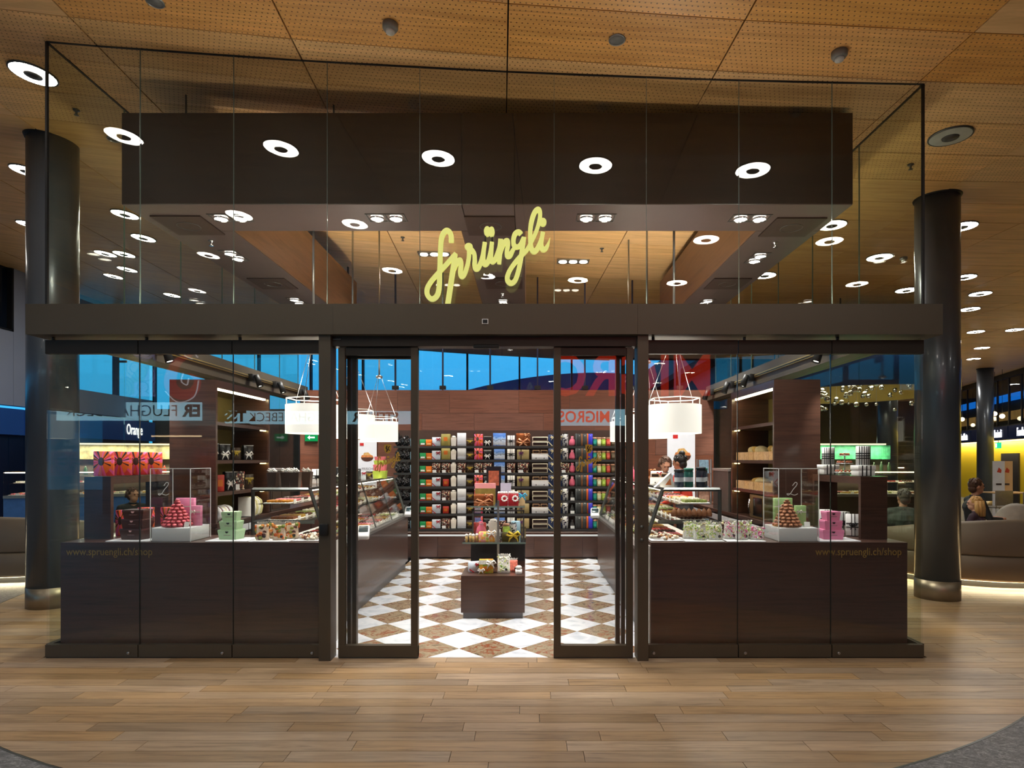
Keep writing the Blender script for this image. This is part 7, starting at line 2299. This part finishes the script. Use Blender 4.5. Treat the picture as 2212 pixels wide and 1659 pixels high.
def round_sofa(cx, cy, a, b, label, flip=1):
    t = thing('round_sofa', label, 'sofa', (cx, cy, 0))
    n1 = 72

    def top(th):
        f = 0.5 - 0.5 * math.sin(th)            # 1 in front (-Y), 0 behind
        return 0.42 + 0.42 * f ** 1.3

    def loft(rows, m, nm, rng=None):
        vs, fs = [], []
        k = len(rows(0.0))
        for i in range(n1):
            th = 2 * PI * i / n1
            for off, z in rows(th):
                vs.append(((a + off) * math.cos(th), (b + off) * math.sin(th), z))
        for i in range(n1):
            for q in range(k - 1):
                fs.append((i * k + q, ((i + 1) % n1) * k + q, ((i + 1) % n1) * k + q + 1, i * k + q + 1))
        mb = MB(); mb.add(vs, fs, 0, True); return mb.obj(nm, m, t)
    loft(lambda th: [(-0.12, 0.09), (-0.03, 0.09), (0.0, 0.12), (0.0, 0.37), (-0.015, 0.39), (-0.1, 0.39)], M_SOFA, 'lower_tier')
    loft(lambda th: [(-0.06, 0.395), (-0.015, 0.395), (-0.005, 0.42), (-0.035, top(th) - 0.04), (-0.07, top(th)), (-0.14, top(th) - 0.01), (-0.18, top(th) - 0.06), (-0.24, 0.27)], M_SOFA, 'backrest')
    loft(lambda th: [(-0.2, 0.26), (-0.24, 0.28), (-0.7, 0.28), (-0.75, 0.25), (-0.75, 0.02)], mat('sofa_seat', (136, 124, 108), 0.5), 'seat_ring')
    loft(lambda th: [(-0.16, 0.0), (-0.16, 0.09)], M_BLACK, 'plinth')
    loft(lambda th: [(-0.15, 0.086), (-0.05, 0.086)], glow('sofa_led', (255, 236, 190), 26.0), 'light_ring')
    return t


round_sofa(6.05, 3.66, 1.42, 1.28, 'round grey brown leather sofa with glowing base right of the shop')
round_sofa(-6.75, 3.9, 1.5, 1.2, 'round grey leather sofa with glowing base behind the left column')

# ---------------------------------------------------------------- golden drum with chrome ball chandelier
DX, DYc = 6.55, 7.8
t = thing('ceiling_drum', 'large golden ceiling drum behind the right side glass', 'ceiling drum', (DX, DYc, 2.86))
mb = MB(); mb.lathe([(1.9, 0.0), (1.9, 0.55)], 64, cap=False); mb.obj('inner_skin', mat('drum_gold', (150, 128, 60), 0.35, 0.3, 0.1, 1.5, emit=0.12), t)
mb = MB(); mb.lathe([(1.96, 0.55), (1.96, 0.0), (1.9, 0.0)], 64, cap=False); mb.obj('outer_skin', mat('drum_blue', (34, 66, 120), 0.4, 0, 0.1, 1), t)
mb = MB(); mb.lathe([(1.96, 0.56), (0.0, 0.56)], 64); mb.obj('drum_lid', mat('drum_lid', (180, 170, 150), 0.4), t)
for q in range(3):
    an = q * 2 * PI / 3
    mb = MB(); mb.tube([(1.7 * math.cos(an), 1.7 * math.sin(an), 0.56), (1.7 * math.cos(an), 1.7 * math.sin(an), ceil_z(DX) - 2.86)], 0.015, 6); mb.obj('hanger', M_STEEL_D, t)
t = thing('ball_chandelier', 'chandelier of many hanging chrome balls under the golden drum', 'chandelier', (DX, DYc, 3.41))
bm_ = MB(); bm_.ball((0, 0, 0), 0.052, 16); me_b = bm_.mesh('chrome_ball', M_CHROME)
bm_ = MB(); bm_.ball((0, 0, 0), 0.036, 16); me_s = bm_.mesh('chrome_ball', M_CHROME)
mb_r = MB()
rr2 = random.Random(5)
for i in range(110):
    an, r_ = rr2.uniform(0, 2 * PI), 1.7 * math.sqrt(rr2.uniform(0, 1))
    z = -rr2.uniform(0.1, 0.62) - (0.28 if rr2.random() < 0.15 else 0)
    x, y = r_ * math.cos(an), r_ * math.sin(an)
    link('chrome_ball', me_b if rr2.random() < 0.6 else me_s, t, (x, y, z))
    if i % 3 == 0:
        mm_ = MB(); mm_.tube([(x, y, 0), (x, y, z + 0.04)], 0.004, 5); mm_.obj('rod', M_STEEL, t)
mb = MB(); mb.lathe([(1.85, -0.012), (1.85, 0.0)], 48); mb.obj('mount_plate', mat('drum_lid', (180, 170, 150), 0.4), t)
for i in range(5):
    an = 0.4 + i * 1.25
    mb = MB(); mb.lathe([(0.07, -0.012), (0.0, -0.016)], 16); mb.obj('spot_lens', M_LAMP, t, (1.2 * math.cos(an), 1.2 * math.sin(an), -0.005))
ld = bpy.data.lights.new('chandelier_light', 'AREA'); ld.shape = 'DISK'; ld.size = 1.6; ld.energy = 30; ld.color = (1, 0.9, 0.7)
link('lamp_glow', ld, t, (0, 0, -0.03))

# ---------------------------------------------------------------- food stalls seen through the side glass


def stall(cx, cy, rz, w, base_m, label, sign=None, board=(70, 160, 110), seed=1):
    rg = random.Random(seed)
    t = thing('food_stall', label, 'food stall', (cx, cy, 0), rz)
    mb = MB(); mb.box(-w / 2, w / 2, 0, 0.8, 0.0, 0.85); mb.obj('counter', base_m, t)
    mb = MB(); mb.box(-w / 2, w / 2, -0.02, 0.82, 0.85, 0.9); mb.obj('worktop', M_STEEL, t)
    mb = MB(); mb.box(-w / 2, w / 2, 0.0, 0.01, 0.9, 1.32); mb.obj('front_glass', M_GLASS_CASE, t)
    mb = MB(); mb.box(-w / 2, w / 2, 0.0, 0.7, 1.32, 1.335); mb.obj('glass_top', M_GLASS_CASE, t)
    mb = MB(); mb.box(-w / 2, w / 2, 0.25, 0.7, 1.1, 1.11); mb.obj('glass_shelf', M_GLASS_CASE, t)
    mb = MB(); mb.box(-w / 2, w / 2, 0.05, 0.08, 1.30, 1.315); mb.obj('strip_light', glow('stall_strip', (255, 236, 205), 14.0), t)
    mb = MB(); mb.box(-w / 2, w / 2, 2.0, 2.06, 0.0, 1.9); mb.obj('back_wall', mat('stall_back', (90, 76, 64), 0.6, 0, 0.3, 3), t)
    mb = MB(); mb.box(-w / 2, w / 2, 1.9, 1.99, 1.55, 1.85); mb.obj('menu_board', mat('menu_%d' % seed, board, 0.5, 0, 0.6, 6, emit=0.9), t)
    if sign:
        me = text_mesh(sign, 0.3, 0.004, glow('sign_white', (245, 248, 255), 1.6), 'CENTER', 0.004, 0.6); link('lettering', me, t, (0, -0.108, 2.45), (PI / 2, 0, 0))
    for z, y0, rn in ((0.9, 0.15, 'front row'), (0.9, 0.45, 'rear row'), (1.11, 0.35, 'shelf row')):
        n_ = int(w / 0.32)
        for i in range(n_):
            kind = rg.choice(kinds)
            x = -w / 2 + 0.18 + i * 0.32
            ca, sa = math.cos(rz), math.sin(rz)
            tray(kind, (cx + ca * x - sa * (y0 + 0.05), cy + sa * x + ca * (y0 + 0.05), z + 0.001), 'tray of %s, %s in the %s of the %s' % (kind, NTH[i], rn, label.split(' with')[0]), 'trays of the ' + label.split(' with')[0], 0.28, 0.24).rotation_euler[2] = rz
    for i in range(int(w / 0.16)):
        x = -w / 2 + 0.1 + i * 0.16
        ca, sa = math.cos(rz), math.sin(rz)
        y = 1.75
        h = rg.uniform(0.14, 0.28)
        mb = MB(); mb.lathe([(0.035, 0), (0.04, 0.02), (0.036, h * 0.7), (0.014, h * 0.85), (0.014, h)], 10)
        cc = rg.choice(((190, 60, 40), (220, 220, 210), (60, 90, 60), (200, 150, 70), (60, 50, 46)))
        tag(mb.obj('bottle', mat('bottle_%d' % (cc[0]), cc, 0.2), None, (cx + ca * x - sa * y, cy + sa * x + ca * y, 1.231)), '%s bottle from the left on the back shelf of the %s' % (NTH[i], label.split(' with')[0]), 'bottle', 'bottles of the ' + label.split(' with')[0])
    mb = MB(); mb.box(-w / 2, w / 2, 1.65, 1.9, 1.2, 1.23); mb.obj('back_shelf', M_STEEL, t)
    ld = bpy.data.lights.new('stall_light', 'AREA'); ld.shape = 'RECTANGLE'; ld.size = w * 0.9; ld.size_y = 0.1; ld.energy = 16 * w; ld.color = (1, 0.9, 0.74)
    mb = MB(); mb.box(-w * 0.45, w * 0.45, 1.86, 1.96, 1.86, 1.89); mb.obj('gantry_strip', glow('stall_gantry', (255, 236, 205), 2.0), t)
    link('strip_glow', ld, t, (0, 1.7, 1.84))
    return t


stall(6.75, 6.6, 0.0, 2.3, mat('stall_dark', (40, 34, 30), 0.4), 'right food stall with lit counter', None, (70, 160, 110), 2)
stall(9.2, 12.5, 0.0, 3.0, mat('stall_dark', (40, 34, 30), 0.4), 'far food stall with lit counter', None, (150, 190, 200), 3)
stall(-7.9, 6.6, 0.35, 3.0, mat('stall_blue', (70, 120, 190), 0.4), 'left bakery stall with blue counter', None, (150, 140, 100), 4)

# ================================================================== PEOPLE


def capsule(mb, p0, p1, r0, r1, n=10):
    p0, p1 = Vector(p0), Vector(p1)
    mb.tube([p0, p0.lerp(p1, 0.5), p1], [r0, (r0 + r1) / 2, r1], n)
    mb.ball(p0, r0, n); mb.ball(p1, r1, n)


def person(name, label, loc, rz, pose, skin, top, legs, hair, hair_style='short', scale=1.0, head_turn=0.0, head_dip=0.0):
    """figure facing -Y; pose 'stand' or 'sit' (seat height 0.28)"""
    t = thing(name, label, 'person', loc, rz)
    bones = []     # p0, p1, r0, r1, material index (0 skin, 1 top, 2 legs, 3 shoes)

    def B(p0, p1, r0, r1, m):
        bones.append((Vector(p0), Vector(p1), r0, r1, m))
    if pose == 'stand':
        pz = 0.93
        lean = 0.04
        hips = [(s * 0.09, 0, 0.9) for s in (-1, 1)]
        knees = [(s * 0.1, -0.02, 0.49) for s in (-1, 1)]
        ank = [(s * 0.1, 0.03, 0.08) for s in (-1, 1)]
        toes = [(s * 0.115, -0.13, 0.035) for s in (-1, 1)]
        elb = [(s * 0.25, -0.02, 1.12) for s in (-1, 1)]
        wri = [(s * 0.17, -0.24, 1.02) for s in (-1, 1)]
    else:
        pz = 0.38
        lean = -0.02
        hips = [(s * 0.09, 0, 0.37) for s in (-1, 1)]
        knees = [(s * 0.13, -0.42, 0.45) for s in (-1, 1)]
        ank = [(s * 0.12, -0.55, 0.09) for s in (-1, 1)]
        toes = [(s * 0.12, -0.72, 0.04) for s in (-1, 1)]
        elb = [(s * 0.25, -0.06, pz + 0.21) for s in (-1, 1)]
        wri = [(s * 0.12, -0.27, pz + 0.2) for s in (-1, 1)]
    ch = pz + 0.36
    B((0, 0, pz), (0, -lean * 0.3, pz + 0.14), 0.13, 0.12, 2); B((-0.06, 0, pz - 0.02), (0.06, 0, pz - 0.02), 0.115, 0.115, 2)
    B((0, -lean * 0.3, pz + 0.12), (0, -lean, ch), 0.125, 0.14, 1); B((-0.09, -lean, ch), (0.09, -lean, ch), 0.115, 0.115, 1)
    B((-0.15, -lean, pz + 0.46), (0.15, -lean, pz + 0.46), 0.065, 0.065, 1)
    B((0, -lean, pz + 0.47), (0, -lean - 0.015, pz + 0.56), 0.054, 0.05, 0)
    for s in (-1, 1):
        B((s * 0.03, -lean + 0.01, pz + 0.50), (s * 0.14, -lean, pz + 0.475), 0.045, 0.05, 1)
    for i, s in enumerate((-1, 1)):
        sh = (s * 0.175, -lean, pz + 0.46)
        B(sh, elb[i], 0.057, 0.043, 1); B(elb[i], wri[i], 0.042, 0.029, 1)
        w = Vector(wri[i]); f = (w - Vector(elb[i])).normalized(); side = Vector((-s * 0.9, 0.2, 0)).normalized()
        palm = w + f * 0.06
        B(w, palm, 0.026, 0.032, 0)
        for q in range(4):
            off = Vector((0, 0, 1)) * (0.022 - q * 0.015)
            k1 = palm + f * (0.05 - abs(q - 1.3) * 0.004) + off
            k2 = k1 + f * 0.02 + side * 0.026
            B(palm + off, k1, 0.0095, 0.009, 0); B(k1, k2, 0.009, 0.008, 0)
        B(w + f * 0.02, w + f * 0.055 + side * 0.035 + Vector((0, 0, 0.02)), 0.012, 0.009, 0)
        B(hips[i], knees[i], 0.082, 0.058, 2); B(knees[i], ank[i], 0.055, 0.036, 2); B(ank[i], toes[i], 0.04, 0.034, 3)
        B(ank[i], (ank[i][0], ank[i][1] + 0.03, 0.045), 0.036, 0.036, 3)
    mb = MB()
    for p0, p1, r0, r1, m in bones:
        capsule(mb, p0, p1, r0, r1)
    # head: skull, jaw, nose, ears, joined into the body surface
    hc = Vector((0, -lean - 0.03 - head_dip * 0.06, pz + 0.665 - head_dip * 0.03))
    hx = Matrix.Translation(hc) @ Matrix.Rotation(head_turn, 4, 'Z') @ Matrix.Rotation(head_dip, 4, 'X')
    hd = MB()
    hd.ball((0, 0.01, 0.02), (0.074, 0.092, 0.098), 16); hd.ball((0, -0.025, -0.055), (0.054, 0.06, 0.055), 14)
    hd.ball((0, -0.092, -0.012), (0.012, 0.018, 0.02), 8); hd.ball((0, -0.08, 0.03), (0.045, 0.016, 0.012), 8)
    hd.ball((0, -0.083, -0.05), (0.022, 0.01, 0.008), 8)
    for s in (-1, 1):
        hd.ball((s * 0.075, 0.01, -0.005), (0.012, 0.02, 0.03), 8)
    mb.add(hd.v, hd.f, 0, True, hx)
    bones.append((hc + Vector((0, 0, -0.05)), hc + Vector((0, 0, 0.06)), 0.085, 0.085, 0))
    mats_ = [mat('skin_' + name + '_%d' % skin[0], skin, 0.5, 0, 0.05, 10), top, legs, mat('shoe_dark', (28, 24, 24), 0.5)]
    tmp = mb.obj('tmp_body', mats_)
    md = tmp.modifiers.new('r', 'REMESH'); md.mode = 'VOXEL'; md.voxel_size = 0.0095
    md2 = tmp.modifiers.new('s', 'SMOOTH'); md2.factor = 0.5; md2.iterations = 3
    dg = bpy.context.evaluated_depsgraph_get()
    me = bpy.data.meshes.new_from_object(tmp.evaluated_get(dg))
    bpy.data.objects.remove(tmp)
    me.name = 'body'
    me.materials.clear()
    for m in mats_:
        me.materials.append(m)
    for p in me.polygons:
        c = p.center
        best, bi = 9, 0
        for p0, p1, r0, r1, m in bones:
            d = p1 - p0
            k = max(0.0, min(1.0, (c - p0).dot(d) / max(d.length_squared, 1e-9)))
            dist = (c - p0 - d * k).length - (r0 + (r1 - r0) * k)
            if dist < best:
                best, bi = dist, m
        p.material_index = bi
        p.use_smooth = True
    link('body', me, t)
    for s in (-1, 1):
        e = MB(); e.ball((s * 0.03, -0.083, 0.008), (0.011, 0.006, 0.007), 8, xf=hx); e.obj('eye', mat('eye_dark', (30, 24, 22), 0.2), t)
    h = MB()
    h.ball((0, 0.022, 0.035), (0.082, 0.093, 0.094), 18, xf=hx)
    h.ball((0, 0.052, -0.025), (0.068, 0.055, 0.07), 14, xf=hx)
    for q in range(26):
        a = RND.uniform(0, 2 * PI); e_ = RND.uniform(0.1, 1.2)
        c0 = Vector((0.074 * math.cos(a) * math.sin(e_), 0.022 + 0.085 * math.sin(a) * math.sin(e_), 0.035 + 0.088 * math.cos(e_)))
        c1 = Vector((0.086 * math.cos(a) * math.sin(e_ + 0.5), 0.024 + 0.096 * math.sin(a) * math.sin(e_ + 0.5), 0.035 + 0.096 * math.cos(e_ + 0.5)))
        h.tube([hx @ c0, hx @ ((c0 + c1) / 2 * 1.04), hx @ c1], [0.012, 0.013, 0.006], 6)
    if hair_style == 'bun':
        h.ball((0, 0.06, 0.125), (0.045, 0.045, 0.04), 12, xf=hx)
    elif hair_style == 'long':
        for q in range(7):
            a = PI * (0.05 + 0.9 * q / 6)
            h.tube([hx @ Vector((0.075 * math.cos(a), 0.02 + 0.08 * math.sin(a), 0.05)), hx @ Vector((0.095 * math.cos(a), 0.02 + 0.1 * math.sin(a), -0.08)), hx @ Vector((0.1 * math.cos(a), 0.03 + 0.1 * math.sin(a), -0.2))], [0.035, 0.036, 0.02], 8)
    elif hair_style == 'bob':
        for q in range(7):
            a = PI * (0.0 + 1.0 * q / 6)
            h.tube([hx @ Vector((0.07 * math.cos(a), 0.02 + 0.07 * math.sin(a), 0.06)), hx @ Vector((0.086 * math.cos(a), 0.02 + 0.085 * math.sin(a), -0.04))], [0.03, 0.026], 8)
    # clear the face: keep hair behind the forehead line
    inv = hx.inverted()
    fs = [(f, m, s_) for f, m, s_ in zip(h.f, h.m, h.s) if not all(((inv @ Vector(h.v[i])).y < -0.035 and (inv @ Vector(h.v[i])).z < 0.072) for i in f)]
    h.f = [q[0] for q in fs]; h.m = [q[1] for q in fs]; h.s = [q[2] for q in fs]
    h.obj('hair', hair, t)
    cl = MB(); cl.lathe([(0.066, 0.0), (0.062, 0.03), (0.058, 0.03), (0.06, 0.0)], 18, (0, -lean, pz + 0.515), cap=False); cl.obj('collar', top, t)
    t.scale = (scale,) * 3
    return t


M_CL_RED = mat('cloth_red', (226, 70, 50), 0.7, 0, 0.05, 30); M_CL_GREY = mat('cloth_grey', (150, 156, 168), 0.7, 0, 0.05, 30)
M_CL_DARK = mat('cloth_dark', (30, 32, 36), 0.7, 0, 0.1, 20); M_CL_GREEN = mat('cloth_green', (54, 66, 60), 0.7, 0, 0.15, 14); M_CL_PLUM = mat('cloth_plum', (60, 40, 56), 0.7, 0, 0.1, 20)
M_TROUS = mat('trousers_dark', (36, 36, 42), 0.7, 0, 0.1, 20)
H_BLACK = mat('hair_black', (24, 18, 16), 0.45, 0, 0.3, 60, (1, 1, 0.2)); H_BROWN = mat('hair_brown', (84, 56, 40), 0.5, 0, 0.3, 60, (1, 1, 0.2)); H_BLOND = mat('hair_blond', (206, 160, 96), 0.5, 0, 0.25, 60, (1, 1, 0.2)); H_GREY = mat('hair_grey', (96, 92, 90), 0.5, 0, 0.25, 60)
x, y, _ = at(1479, 1000, 8.1)
person('person', 'woman in red jacket with dark hair bun behind the right pastry case', (x, y, 0), -2.2, 'stand', (176, 120, 92), M_CL_RED, M_TROUS, H_BLACK, 'bun', 0.945, -0.1, 0.15)
x, y, _ = at(1432, 1000, 8.75)
person('person', 'woman in grey top with short brown hair looking down', (x, y, 0), 0.15, 'stand', (214, 160, 132), M_CL_GREY, M_TROUS, H_BROWN, 'bob', 0.93, -0.1, 0.5)
x, y, _ = at(1951, 1100, 8.35)
person('person', 'grey haired man in dark green jacket seated on the round sofa', (x, y, 0), 2.6, 'sit', (206, 156, 130), M_CL_GREEN, M_TROUS, H_GREY, 'short', 0.98, 0.5)
x, y, _ = at(2108, 1100, 9.0)
person('person', 'man in black jacket seated in profile beyond the round sofa', (x, y, 0.10), 1.4, 'sit', (196, 140, 112), M_CL_DARK, M_TROUS, H_BROWN, 'short', 1.0, 0.0)
x, y, _ = at(2106, 1100, 8.4)
person('person', 'blonde child in dark top seated on the round sofa', (x, y, 0.06), -2.5, 'sit', (226, 176, 150), M_CL_PLUM, M_TROUS, H_BLOND, 'long', 0.84, 0.3)
person('person', 'woman in dark jacket seen through the left riser opening', (-6.12, 4.72, 0.0), 0.9, 'sit', (206, 152, 124), M_CL_DARK, M_TROUS, H_BROWN, 'bob', 0.95, 0.2)
